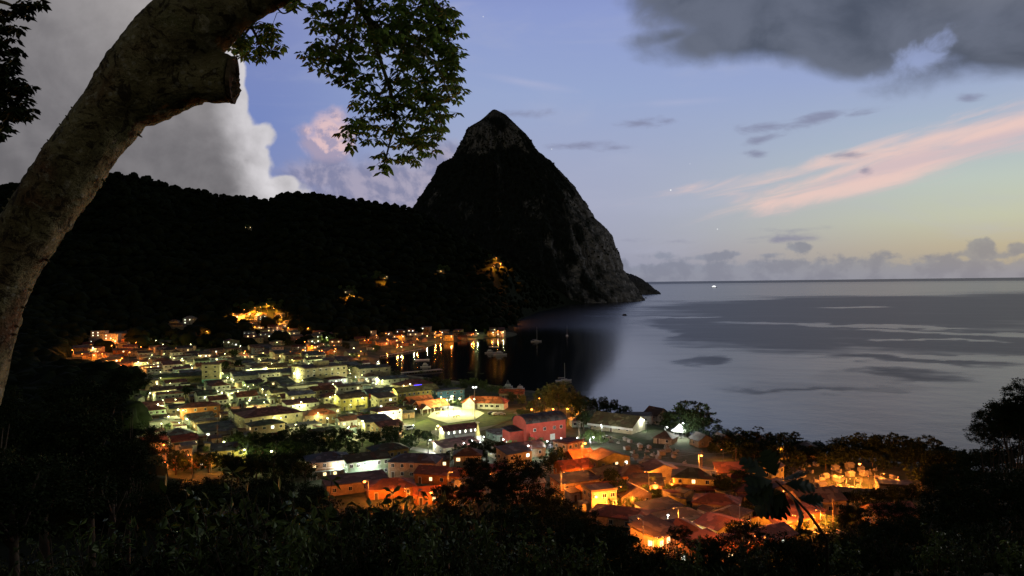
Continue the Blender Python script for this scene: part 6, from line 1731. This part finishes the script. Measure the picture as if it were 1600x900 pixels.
path = [(-130, 900, 70), (-100, 760, 64), (-70, 660, 60), (-44, 585, 56), (-26, 505, 53), (8, 420, 51), (52, 350, 51), (101, 279, 52), (152, 208, 54), (202, 144, 57), (248, 90, 63), (290, 50, 62), (330, 24, 52), (372, 4, 39), (420, -12, 28), (480, -28, 23), (560, -60, 17)]
stub = [(166, 148, 44), (214, 146, 50), (252, 134, 47), (292, 124, 41), (328, 122, 38), (362, 124, 38)]


def smooth_path(pts, n):
    pts = np.array(pts, float); t = np.arange(len(pts)); tt = np.linspace(0, len(pts) - 1, n)
    out = []
    for u in tt:
        i = min(int(u), len(pts) - 2); f = u - i
        p0, p1, p2, p3 = pts[max(i - 1, 0)], pts[i], pts[i + 1], pts[min(i + 2, len(pts) - 1)]
        out.append(0.5 * (2 * p1 + (p2 - p0) * f + (2 * p0 - 5 * p1 + 4 * p2 - p3) * f * f + (3 * p1 - p0 - 3 * p2 + p3) * f ** 3))
    return np.array(out)


root_p = at(-130, 900, YT); gz = hz(root_p[0], root_p[1])
big = empty('leaning_tree', (root_p[0], root_p[1], gz))
tag(big, 'big leaning tree with pale blotched trunk, sawn-off branch stub and hanging leafy boughs', 'tree')
inv = Vector((root_p[0], root_p[1], gz))


def rel(px, py, Y): return Vector(at(px, py, Y)) - inv


mb = MB()
sp_ = smooth_path(path, 90)
pts = [rel(q[0], q[1], YT) for q in sp_]; rads = [q[2] / FPX * YT * (0.86 if q[0] < 170 else 0.86 + 0.14 * min(1, (q[0] - 170) / 150)) for q in sp_]
pts = [Vector((pts[0][0] - .06, pts[0][1], -0.3))] + pts; rads = [rads[0] * 1.35] + rads
mb.tube(pts, rads, 40)
me = mb.mesh('trunk', bark, True)
sb = MB(); s2 = smooth_path(stub, 24)
sb.tube([rel(q[0], q[1], YT + 0.03 * k / 23) for k, q in enumerate(s2)], [q[2] / FPX * YT for q in s2], 32)
bm = bmesh.new(); bm.from_mesh(me); bm2 = sb.mesh('t', bark, True); bm.from_mesh(bm2)
tm = bpy.data.meshes.new('trunk_raw'); bm.to_mesh(tm); bm.free()
tmp = bpy.data.objects.new('trunk_raw', tm); COL.objects.link(tmp)
mo = tmp.modifiers.new('r', 'REMESH'); mo.mode = 'VOXEL'; mo.voxel_size = 0.016
ms = tmp.modifiers.new('s', 'SMOOTH'); ms.iterations = 7; ms.factor = 0.5
dg = bpy.context.evaluated_depsgraph_get(); dg.update()
tme = bpy.data.meshes.new_from_object(tmp.evaluated_get(dg))
bpy.data.objects.remove(tmp)
co = np.empty(len(tme.vertices) * 3, np.float32); tme.vertices.foreach_get('co', co); co = co.reshape(-1, 3)
no = np.empty(len(tme.vertices) * 3, np.float32); tme.vertices.foreach_get('normal', no); no = no.reshape(-1, 3)
endp = np.array(rel(362, 126, YT + .03)); flat_end = np.linalg.norm(co - endp, axis=1) > 0.17


def n3d(p, k, s_):
    r_ = np.random.RandomState(s_); v = 0
    for o_ in range(5):
        d_ = unit(r_.normal(0, 1, (1, 3)))[0] * k * r_.uniform(.8, 1.4); d2 = unit(r_.normal(0, 1, (1, 3)))[0] * k * r_.uniform(.8, 1.4)
        v = v + np.sin(p @ d_ + r_.uniform(0, 6) + 1.2 * np.sin(p @ d2 + r_.uniform(0, 6)))
    return v / 5


disp = 0.016 * n3d(co, 5, 1) + 0.010 * n3d(co, 16, 2) + 0.008 * n3d(co, 42, 3) + 0.006 * n3d(co, 95, 4)
knob = n3d(co, 30, 8); disp += 0.018 * np.clip(knob - 0.45, 0, 1) * 2
# the bark collar where the stub was sawn
ring = np.abs(np.linalg.norm(co - np.array(rel(330, 126, YT + .02)), axis=1) - 0.17)
disp -= 0.012 * np.exp(-(ring / 0.012) ** 2) * (co[:, 0] > rel(330, 128, YT)[0] - 0.1)
co += no * (disp * np.where(flat_end, 1, 0.25))[:, None]
tme.vertices.foreach_set('co', co.ravel()); tme.name = 'trunk'
tme.materials.clear(); tme.materials.append(bark)
tme.polygons.foreach_set('use_smooth', np.ones(len(tme.polygons), bool)); tme.update()
trunk = mesh_obj('trunk', tme, big)
# sawn face of the stub
mb = MB(); c0 = rel(360, 124.5, YT + .03); ax = (rel(375, 126.5, YT + .05) - rel(345, 123, YT + .03)).normalized()
e1 = ax.cross(Vector((0, 0, 1))).normalized(); e2 = ax.cross(e1); cr_ = random.Random(8); cv, cf = [], []
for ir in range(9):
    for k in range(40):
        a_ = k * 2 * math.pi / 40; wob_ = 1 + .05 * math.sin(a_ * 3 + 1) + .03 * math.sin(a_ * 7) + cr_.uniform(-.02, .02)
        r_ = .152 * wob_ * (1 - ir / 9.0 if ir > 1 else 1.0)
        h_ = (0.0, .028)[ir] if ir < 2 else .034 + cr_.uniform(-.010, .010) + .012 * math.sin(a_ * 2 + ir)
        cv.append(c0 + e1 * (r_ * math.cos(a_)) + e2 * (r_ * math.sin(a_)) + ax * h_)
for ir in range(8):
    for k in range(40): cf.append((ir * 40 + k, ir * 40 + (k + 1) % 40, (ir + 1) * 40 + (k + 1) % 40, (ir + 1) * 40 + k))
cf.append(tuple(8 * 40 + k for k in range(40)))
mb.add(cv, cf)
cut_m = mat('sawn_wood', (0.17, 0.13, 0.08), 0.9, 0.4, 9.0, col2=(0.06, 0.045, 0.03), bump=0.4, bscale=40)
mb.build('sawn_end', cut_m, big, smooth=False)

# knobs and old twig scars along the upper side of the trunk
mb = MB(); kr = random.Random(2)
for k in range(46):
    i_ = kr.randrange(8, 70); q = sp_[i_]; t = sp_[i_ + 1] - sp_[i_ - 1]; nn = np.array([t[1], -t[0]]) / np.hypot(t[0], t[1]); s_ = 1 if kr.random() < .3 else -1
    nn = nn * (1 if nn[0] < 0 else -1) * (1 if s_ < 0 else -1)
    e0 = q[:2] + nn * q[2] * 0.93; e1 = q[:2] + nn * (q[2] + kr.uniform(1.5, 5))
    mb.tube([rel(e0[0], e0[1], YT), rel(e1[0], e1[1] - kr.uniform(0, 2), YT - .02)], [0.011, 0.004], 5)
mb.build('bark_knobs', bark, big)

# hanging boughs
hero_leaf = leaf_mat('hero_leaves', (0.13, 0.185, 0.055), (0.060, 0.095, 0.028), 0.5)
def translucent(m, col, fac):
    g = NT.__new__(NT); g.nt = m.node_tree
    o_ = next(n for n in g.nt.nodes if n.type == 'OUTPUT_MATERIAL'); b_ = next(n for n in g.nt.nodes if n.type == 'BSDF_PRINCIPLED')
    t_ = g.node('ShaderNodeBsdfTranslucent'); g.put(t_.inputs[0], col); x_ = g.node('ShaderNodeMixShader'); x_.inputs[0].default_value = fac
    g.nt.links.new(b_.outputs[0], x_.inputs[1]); g.nt.links.new(t_.outputs[0], x_.inputs[2]); g.nt.links.new(x_.outputs[0], o_.inputs[0])
translucent(hero_leaf, (0.26, 0.42, 0.08), 0.5)
BR = []


def bough(pts, r0, r1, n_=14):
    s_ = smooth_path([(p_[0], p_[1], p_[2]) for p_ in pts], n_)
    w3 = [rel(q[0], q[1], q[2]) for q in s_]
    BR.extend([(q[0], q[1], q[2], v) for q, v in zip(s_, w3)])
    return w3, [r0 + (r1 - r0) * k / (n_ - 1) for k in range(n_)]


bm_ = MB()
for pts, r0, r1 in (([(545, -55, 5.0), (552, -10, 5.2), (575, 30, 5.3), (612, 60, 5.4), (650, 95, 5.5), (668, 150, 5.5), (655, 210, 5.5)], .030, .006), ([(575, 30, 5.3), (590, 80, 5.2), (606, 130, 5.2), (618, 180, 5.3), (606, 235, 5.3), (598, 262, 5.3)], .018, .004),
                    ([(552, -10, 5.2), (535, 40, 5.1), (520, 80, 5.0), (498, 92, 5.0)], .014, .004), ([(560, 10, 5.2), (548, 70, 5.1), (545, 110, 5.1), (530, 135, 5.1)], .012, .003), ([(545, -55, 5.0), (620, -30, 5.4), (680, 10, 5.6), (700, 60, 5.7), (708, 120, 5.7)], .020, .005),
                    ([(612, 60, 5.4), (640, 70, 5.2), (680, 100, 5.1), (702, 150, 5.1)], .010, .003), ([(668, 150, 5.5), (690, 190, 5.5), (680, 230, 5.5)], .006, .003), ([(606, 130, 5.2), (570, 180, 5.1), (545, 205, 5.1)], .007, .003), ([(655, 210, 5.5), (640, 240, 5.4)], .005, .002), ([(535, 40, 5.1), (510, 20, 5.0), (492, 15, 5.0)], .006, .002),
                    ([(372, 8, 5.0), (392, 40, 5.2), (405, 62, 5.2), (425, 66, 5.2)], .016, .004), ([(392, 40, 5.2), (378, 62, 5.25), (372, 84, 5.25)], .010, .003), ([(420, -10, 5.0), (440, 20, 5.05), (460, 14, 5.05)], .008, .003)):
    w3, rr_b = bough(pts, r0, r1); bm_.tube(w3, rr_b, 7)
rs = np.random.RandomState(77)
ELL = [(590, 30, 110, 60, 5.3, 120), (640, 20, 80, 50, 5.5, 110), (670, 90, 50, 85, 5.5, 130), (690, 130, 34, 70, 5.6, 60), (612, 110, 62, 60, 5.25, 80), (640, 170, 48, 50, 5.4, 70), (665, 205, 34, 34, 5.5, 44), (560, 70, 55, 42, 5.1, 38), (520, 84, 52, 26, 5.0, 26), (500, 90, 34, 14, 5.0, 14), (540, 124, 34, 20, 5.1, 16),
       (598, 200, 40, 34, 5.3, 26), (556, 205, 30, 24, 5.1, 18), (600, 248, 14, 20, 5.3, 10), (640, 232, 26, 22, 5.4, 16), (700, 60, 26, 50, 5.6, 40), (510, 20, 32, 26, 5.0, 14), (545, 30, 30, 30, 5.1, 14), (400, 62, 34, 30, 5.2, 34), (428, 55, 20, 32, 5.2, 14), (378, 72, 18, 18, 5.25, 12), (585, 165, 40, 22, 5.2, 14), (462, 8, 12, 8, 5.05, 5)]
cl = []
for (ex, ey, rx, ry, Y, n_) in ELL:
    for _ in range(n_):
        a = rs.uniform(0, 6.28); q = math.sqrt(rs.uniform(0, 1)); cl.append((ex + rx * q * math.cos(a), ey + ry * q * math.sin(a), Y + rs.normal(0, 0.18)))
brp = np.array([(x[0], x[1], x[2] * 60) for x in BR])
P, D, S_ = [], [], []
for (x, y, Y) in cl:
    c0 = rel(x, y, Y)
    j = int(np.argmin(((brp - np.array([x, y, Y * 60])) ** 2).sum(1))); b0 = BR[j][3]
    if (b0 - c0).length < 0.6:
        mid = b0.lerp(c0, 0.5) + Vector((0, 0, 0.03)); bm_.tube([b0, mid, c0], [0.0028, 0.0022, 0.0014], 4, cap=False)
    n_ = rs.randint(5, 9); tw = unit(rs.normal(0, 1, (1, 3)))[0] * 0.4 + np.array([0, 0, -0.55]); a0 = rs.uniform(0, 6.28)
    for k in range(n_):
        a = a0 + k * 6.28 / n_ + rs.uniform(-.3, .3)
        d = np.array([math.cos(a), math.sin(a), 0.0]) * 0.9 + tw * rs.uniform(0.3, 1.1)
        d /= np.linalg.norm(d); P.append(np.array(c0) + d * rs.uniform(.004, .02)); D.append(d); S_.append(rs.uniform(0.040, 0.070))
v, f = leaves(np.array(P), np.array(D), np.array(S_), 0.26, 0.35, np.array([0, 0, 1.0]), rs)
bm_.build('boughs', bark, big, smooth=True)
mesh_obj('foliage', np_mesh('foliage', v, f, hero_leaf), big)

# ---------------------------------------------------------------- second tree at the left edge, trunk outside the frame
p = at(-330, 700, 7.5); z = hz(p[0], p[1]); o = empty('broadleaf_tree', (p[0], p[1], z)); inv2 = Vector((p[0], p[1], z))
rl2 = lambda px, py, Y: Vector(at(px, py, Y)) - inv2
mb = MB(); mb.tube([Vector((0, 0, -.3)), rl2(-325, 500, 7.4), rl2(-300, 250, 7.3), rl2(-240, 120, 7.2), rl2(-150, 60, 7.0)], [.22, .17, .14, .10, .06], 12)
for pts in ([(-240, 120, 7.2), (-120, 130, 7.0), (-30, 130, 6.9), (30, 160, 6.8)], [(-150, 60, 7.0), (-60, 0, 6.8), (10, 5, 6.7), (40, 25, 6.7)], [(-120, 130, 7.0), (-60, 180, 6.9), (0, 195, 6.9)]):
    s_ = smooth_path(pts, 10); mb.tube([rl2(*q) for q in s_], [.03 - .0025 * k for k in range(10)], 6)
mb.build('trunk', bark, o, smooth=True)
P, D, S_ = [], [], []
for (ex, ey, rx, ry, Y, n_) in [(-40, 110, 62, 70, 6.9, 120), (-10, 150, 52, 46, 6.9, 90), (24, 170, 28, 14, 6.8, 22), (-5, 80, 38, 34, 6.9, 50), (-20, 195, 30, 20, 6.9, 24), (8, 205, 10, 10, 6.9, 4), (2, 28, 20, 14, 6.7, 14), (36, 12, 12, 18, 6.7, 10), (60, 2, 20, 5, 6.7, 6), (30, 130, 20, 16, 6.8, 12), (20, 45, 14, 8, 6.7, 8)]:
    for _ in range(n_):
        a = rs.uniform(0, 6.28); q = math.sqrt(rs.uniform(0, 1)); c0 = np.array(rl2(ex + rx * q * math.cos(a), ey + ry * q * math.sin(a), Y + rs.normal(0, .2)))
        m_ = rs.randint(5, 8); a0 = rs.uniform(0, 6.28); tw = np.array([0, 0, -.6]) + rs.normal(0, .3, 3)
        for k in range(m_):
            a = a0 + k * 6.28 / m_; d = np.array([math.cos(a), math.sin(a), 0]) + tw * rs.uniform(.4, 1.2); d /= np.linalg.norm(d); P.append(c0 + d * .015); D.append(d); S_.append(rs.uniform(.06, .10))
v, f = leaves(np.array(P), np.array(D), np.array(S_), 0.30, 0.3, np.array([0, 0, 1.0]), rs)
mesh_obj('foliage', np_mesh('foliage', v, f, leaf_dark), o)
tag(o, 'dark leafy tree whose drooping foliage enters at the far edge beside the leaning trunk', 'tree')

# ---------------------------------------------------------------- trees and shrubs on the slope below the viewpoint
NG = 'dark trees on the slope below the viewpoint'


def near_tree(px, py, r_px, Y, sq=0.85, tone='dark', seed=0, desc=None, style='round'):
    """crown centred on the line of sight through (px, py) at distance Y; trunk down to the slope"""
    c0 = at(px, py, Y); r = r_px / FPX * Y; z = hz(c0[0], c0[1])
    h = max(c0[2] + r * 0.85 * sq - z, r * 1.2)
    return tree((c0[0], c0[1], z), h, r, style, tone, near=True, seed=seed, squash=sq, group=NG, desc=desc or 'dark foreground')


for k, q in enumerate([(140, 640, 92, 62), (195, 602, 46, 64), (70, 700, 120, 55), (215, 690, 50, 66), (175, 742, 90, 58), (20, 800, 150, 40), (-20, 640, 70, 48), (275, 806, 84, 52), (360, 800, 90, 60), (330, 775, 50, 70), (440, 812, 84, 56), (420, 768, 46, 74), (520, 830, 80, 52), (590, 838, 72, 56), (480, 785, 46, 72), (640, 850, 70, 50),
                       (700, 825, 64, 70), (765, 768, 56, 110), (815, 748, 60, 112), (745, 735, 34, 118), (848, 795, 56, 100), (700, 775, 36, 110), (790, 832, 70, 70), (870, 850, 80, 62), (905, 820, 44, 88), (950, 875, 80, 60), (1040, 890, 60, 62), (975, 850, 30, 90), (1130, 880, 66, 60), (1090, 858, 30, 88), (1165, 835, 42, 88), (1215, 880, 70, 60), (1290, 880, 76, 58), (1350, 850, 60, 74),
                       (1400, 812, 46, 105), (1440, 860, 90, 58), (1380, 890, 80, 52), (1500, 810, 84, 66), (1560, 780, 90, 62), (1480, 750, 50, 100), (1530, 735, 50, 96), (1600, 720, 70, 80), (1590, 648, 62, 74), (1558, 664, 42, 78), (1620, 622, 50, 72), (1580, 660, 56, 72), (1606, 672, 70, 76), (1545, 680, 36, 80), (1560, 880, 110, 46), (1330, 806, 30, 110), (1060, 836, 24, 100)]):
    dn = ('dense dark' if k % 3 == 0 else 'bushy dark' if k % 3 == 1 else 'leafy dark')
    near_tree(*q, seed=k * 2 + 1, desc=dn + ' foreground')

# shrubs close to the viewpoint with larger leaves
def shrub_mesh(seed, n_stems, leaf, m):
    rs = np.random.RandomState(seed); P, D, S_ = [], [], []; sb = MB()
    for s_ in range(n_stems):
        a = rs.uniform(0, 6.28); lean = rs.uniform(.1, .75); L_ = rs.uniform(.6, 1.0); p_ = np.array([rs.normal(0, .08), rs.normal(0, .08), -.1]); d = np.array([math.cos(a) * lean, math.sin(a) * lean, 1.0]); d /= np.linalg.norm(d); pts = [p_]
        for k in range(8):
            d = d + rs.normal(0, .10, 3) + np.array([0, 0, -.04]); d /= np.linalg.norm(d); p_ = p_ + d * L_ * 1.1 / 8; pts.append(p_)
            if k >= 2:
                for j in range(rs.randint(2, 5)):
                    dd = unit(rs.normal(0, 1, (1, 3)))[0]; dd = dd - d * (dd @ d) * .5 + d * .35 + np.array([0, 0, -.25]); dd /= np.linalg.norm(dd)
                    P.append(p_ + rs.normal(0, .012, 3)); D.append(dd); S_.append(leaf * rs.uniform(.6, 1.25))
        sb.tube(pts, [.012 - .001 * k for k in range(9)], 5, cap=False)
    v, f = leaves(np.array(P), np.array(D), np.array(S_), .30, .3, np.array([0, 0, 1.0]), rs)
    return np_mesh('foliage', v, f, m), sb.mesh('stems', bark_m, True)


leaf_shrub = leaf_mat('leaves_shrub', (0.14, 0.20, 0.055), (0.07, 0.11, 0.03), 0.5)
SHR = [shrub_mesh(41, 26, .13, leaf_shrub), shrub_mesh(42, 30, .11, leaf_mid), shrub_mesh(43, 24, .15, leaf_shrub), shrub_mesh(44, 28, .12, leaf_dark)]
sr = random.Random(13)
for k, (px, py, Y, s_) in enumerate([(330, 760, 13, 3.2), (395, 770, 12, 3.0), (450, 790, 11, 2.6), (370, 830, 9, 2.4), (480, 770, 14, 3.2), (520, 800, 11, 2.6), (560, 790, 13, 3.0), (600, 810, 11, 2.6), (640, 770, 16, 3.6), (690, 790, 12, 2.8), (740, 800, 13, 3.0), (780, 790, 15, 3.2), (830, 830, 12, 2.6), (880, 850, 12, 2.4), (440, 850, 8, 2.0), (560, 850, 8, 2.0),
                                    (660, 850, 8.5, 2.0), (760, 860, 8.5, 2.0), (280, 820, 11, 2.8), (220, 840, 10, 2.8), (150, 830, 10, 3.0), (80, 850, 9, 3.0), (920, 880, 10, 2.0), (1000, 890, 11, 2.2), (1080, 885, 12, 2.4), (1180, 880, 12, 2.4), (1320, 850, 13, 2.8), (1380, 870, 11, 2.4), (1460, 850, 12, 2.8), (1520, 860, 11, 2.6), (1580, 850, 11, 2.8), (1260, 890, 11, 2.0)]):
    c0 = at(px, py, Y); z = hz(c0[0], c0[1]); h = max(c0[2] - z + .25, .8)
    fm, sm_ = SHR[k % 4]; o = empty('shrub', (c0[0], c0[1], z), sr.uniform(0, 6)); a = mesh_obj('foliage', fm, o); b2 = mesh_obj('stems', sm_, o)
    for q in (a, b2): q.scale = (h * .62, h * .62, h)
    # leaves keep a natural size whatever the height of the shrub
    reg(o, 'shrub', ('broad-leaved', 'small-leaved', 'fresh green', 'dark')[k % 4], 'shrub', 'shrubs in front of the viewpoint', p=(c0[0], c0[1], c0[2] - 2))

# breadfruit sapling with big lobed leaves in front of the orange houses
p = at(1292, 842, 10.5); z = hz(p[0], p[1]); o = empty('breadfruit_tree', (p[0], p[1], z)); i3 = Vector((p[0], p[1], z)); rl3 = lambda px, py, Y: Vector(at(px, py, Y)) - i3
mb = MB(); mb.tube([Vector((0, 0, -.2)), rl3(1292, 842, 10.5), rl3(1262, 800, 10.4), rl3(1235, 772, 10.3), rl3(1212, 752, 10.2)], [.030, .021, .017, .014, .011], 8); mb.build('stem', mat('young_stem', (0.035, 0.032, 0.02), 0.9, 0.3, 6.0, spec=0.05), o, smooth=True)


def lobed_leaf(b_, base, d, up_, L_):
    side = d.cross(up_).normalized(); nor = side.cross(d)
    prof = [(0, .03), (.10, .14), (.20, .30), (.28, .38), (.30, .20), (.40, .40), (.50, .46), (.51, .22), (.62, .38), (.70, .40), (.71, .18), (.82, .26), (.88, .22), (.92, .08), (1.0, 0.0)]
    v = []
    for t, w_ in prof: v.append(base + d * (t * L_) + nor * (-.22 * t * t * L_))
    for sgn in (1, -1):
        for t, w_ in prof: v.append(base + d * ((t + w_ * .35) * L_ * .92) + side * (w_ * L_ * sgn) + nor * ((-.22 * t * t - .10 * w_) * L_))
    n_ = len(prof); f = []
    for k in range(n_ - 1): f += [(k, k + 1, n_ + k + 1, n_ + k), (k, 2 * n_ + k, 2 * n_ + k + 1, k + 1)]
    b_.add(v, f)


br_ = random.Random(3); lm = leaf_mat('breadfruit_leaves', (0.034, 0.050, 0.019), (0.019, 0.030, 0.011), 0.8)
for (px, py, ang_, L_) in [(1212, 752, 200, .50), (1212, 752, 150, .46), (1214, 750, 100, .44), (1216, 752, 60, .44), (1220, 756, 20, .46), (1222, 760, -40, .46), (1214, 758, 235, .55), (1210, 756, 175, .42), (1235, 772, -60, .44), (1240, 778, 10, .40), (1232, 770, 215, .50), (1250, 790, -80, .36), (1245, 784, 40, .34), (1205, 750, 120, .5), (1228, 764, 250, .48)]:
    b3 = MB(); d = Vector((math.cos(R(ang_)), br_.uniform(-.5, .3), math.sin(R(ang_)) * .7 - .15)).normalized()
    lobed_leaf(b3, rl3(px, py, 10.25) + d * .06, d, Vector((br_.uniform(-.3, .3), -.35, 1)).normalized(), L_ * .9); b3.build('leaf', lm, o, smooth=True)
tag(o, 'breadfruit sapling with large lobed leaves on a slanting stem before the orange houses', 'tree')

# undergrowth over the whole near slope (one mass)
N = 5200; rs = np.random.RandomState(55)
yy_ = 3.5 + 190 * rs.uniform(0, 1, N) ** 1.6; xx_ = (rs.uniform(-.78, .78, N)) * (yy_ + 3); zz2 = H(xx_, yy_)
ok_ = ~((zz2 < 4) | ((yy_ > 165)))
xx_, yy_, zz2 = xx_[ok_], yy_[ok_], zz2[ok_]; n = len(xx_); per = 16
ci = np.repeat(np.arange(n), per); sz = np.clip(yy_ * .022, .22, 1.6)
off = unit(rs.normal(0, 1, (n * per, 3))); off[:, 2] = np.abs(off[:, 2])
P = np.stack([xx_, yy_, zz2], -1)[ci] + off * (sz[ci] * rs.uniform(.2, 1, n * per))[:, None]
D = unit(off + rs.normal(0, .5, off.shape)); v, f = leaves(P, D, sz[ci] * rs.uniform(.25, .5, n * per), .3, .25, None, rs)
tag(mesh_obj('undergrowth', np_mesh('undergrowth', v, f, leaf_dark)), kind='stuff')

# ---------------------------------------------------------------- leave out what the photo shows nothing of, then write the labels
bpy.context.view_layer.update()
from mathutils.bvhtree import BVHTree
pv_, pf_ = [], []


def proxy(vs, fs):
    n_ = len(pv_); pv_.extend(vs); pf_.extend([[i + n_ for i in f] for f in fs])


OCTA = ([(1, 0, 0), (-1, 0, 0), (0, 1, 0), (0, -1, 0), (0, 0, 1), (0, 0, -1)], [(0, 2, 4), (2, 1, 4), (1, 3, 4), (3, 0, 4), (2, 0, 5), (1, 2, 5), (3, 1, 5), (0, 3, 5)])
for o in scene.objects:
    if o.type != 'MESH': continue
    base_ = o.name.split('.')[0]
    if base_ in ('wall', 'roof', 'annex') or (base_ == 'mountain'):
        if base_ == 'mountain': continue
        proxy([o.matrix_world @ v.co for v in o.data.vertices], [tuple(p_.vertices) for p_ in o.data.polygons])
    elif base_ == 'crown' and o.parent and o.parent.get('group') != 'trees on the dark hillside':
        proxy([o.matrix_world @ (Vector(v) * 0.72) for v in OCTA[0]], OCTA[1])
gx_ = [(math.sin(a_) * r_, math.cos(a_) * r_) for a_ in np.linspace(-0.75, 0.75, 120) for r_ in np.linspace(230, 2300, 140)]
gz_ = H(np.array([q[0] for q in gx_]), np.array([q[1] for q in gx_])) - 0.6
proxy([(q[0], q[1], z_) for q, z_ in zip(gx_, gz_)], [(i * 140 + j, i * 140 + j + 1, (i + 1) * 140 + j + 1, (i + 1) * 140 + j) for i in range(119) for j in range(139)])
bvh = BVHTree.FromPolygons(pv_, pf_)
orig = Vector(EYE); seen = {}
for t in THINGS:
    e = [0, 0.0, 0.0]
    for c_ in t['o'].children_recursive or [t['o']]:
        if c_.type != 'MESH': continue
        vs = c_.data.vertices
        own = c_.name.split('.')[0] == 'crown'
        if own: pts_ = [c_.matrix_world @ (Vector(v) * k_) for v in OCTA[0] for k_ in (0.75, 0.9)]
        else: pts_ = [c_.matrix_world @ vs[i_].co for i_ in range(0, len(vs), max(1, len(vs) // 12))]
        for w_ in pts_:
            px, py, zc = project(w_)
            if zc < 0 or not (0 < px < 1600 and 0 < py < 900): continue
            d = w_ - orig; L_ = d.length; hit = bvh.ray_cast(orig, d / L_, L_ - 0.9)
            if hit[0] is None: e[0] += 1; e[1] += px; e[2] += py
    if e[0]: seen[t['o'].name] = e
removed = 0
keepT = []


def remove_tree(o):
    for c_ in list(o.children_recursive): bpy.data.objects.remove(c_)
    bpy.data.objects.remove(o)


for t in THINGS:
    s_ = seen.get(t['o'].name)
    if s_ is None and t['noun'] not in ('street lamp',):
        remove_tree(t['o']); removed += 1
    else:
        if s_ and s_[0] > 2: t['px'], t['py'] = s_[1] / s_[0], s_[2] / s_[0]
        t['n'] = s_[0] if s_ else 0
        keepT.append(t)
THINGS = keepT
# a lamp whose post and head are hidden still lights its street; one that neither shows nor matters goes
print('things kept', len(THINGS), 'removed', removed)
from collections import Counter
print(Counter(t['noun'] for t in THINGS), 'landmarks', len(LANDMARKS))
ROOFW = {'gable': 'gable', 'hip': 'hip', 'shed': 'lean-to', 'flat': 'flat', 'gable_x': 'front-gabled'}
ORD = ['first', 'second', 'third', 'fourth', 'fifth', 'sixth', 'seventh', 'eighth', 'ninth', 'tenth', 'eleventh', 'twelfth', 'thirteenth', 'fourteenth', 'fifteenth', 'sixteenth', 'seventeenth', 'eighteenth', 'nineteenth', 'twentieth']
LM = {}
for px, py, ph, o in LANDMARKS:
    LM.setdefault(ph, []).append((px, py))
LM = {k: (sum(a for a, _ in v) / len(v), sum(b_ for _, b_ in v) / len(v)) for k, v in LM.items()}
EXTRA = {'the leaning trunk': (60, 480), 'the peak': (800, 400), 'the broad lobed leaves': (1212, 755), 'the hillside lamp cluster': (402, 484), 'the orange-lit big tree': (868, 622)}
LM.update(EXTRA)
groups = {}
for t in THINGS:
    if t['noun'] == 'house':
        fl, wc, rc, kd = t['desc']; look = f"{wc} {'two-storey ' if fl == 2 else ''}house with {rc} {ROOFW[kd]} roof"
    elif t['noun'] == 'street lamp': look = f"{t['desc']} street lamp"
    elif t['noun'] == 'palm': look = 'feathery palm tree'
    else: look = f"{t['desc']} {t['noun']}"
    best = min(LM, key=lambda k: math.hypot(LM[k][0] - t['px'], 1.6 * (LM[k][1] - t['py'])))
    dxp, dyp = t['px'] - LM[best][0], t['py'] - LM[best][1]
    if abs(dxp) < 5 and abs(dyp) < 4: where = 'at'
    elif abs(dxp) > 1.3 * abs(dyp): where = 'left of' if dxp < 0 else 'right of'
    else: where = 'behind' if dyp < 0 else 'in front of'
    t['look'], t['lm'], t['where'], t['dist'] = look, best, where, math.hypot(dxp, 1.6 * dyp)
    groups.setdefault((look, best, where), []).append(t)
for (look, best, where), ts in groups.items():
    ts.sort(key=lambda t: t['dist'])
    for k, t in enumerate(ts):
        if len(ts) == 1: lab = f"{look} {where} {best}"
        else:
            o_ = ORD[k] if k < len(ORD) else f"{k + 1}th"
            lab = f"{look} {where} {best}, {o_} nearest to it" if k else f"{look} {where} {best}, nearest to it"
        w_ = lab.split()
        if len(w_) > 16: lab = lab.replace(', ', ' ').replace('two-storey ', '').replace(' with ', ' ').replace(' nearest to it', ' nearest')
        t['o']['label'] = lab
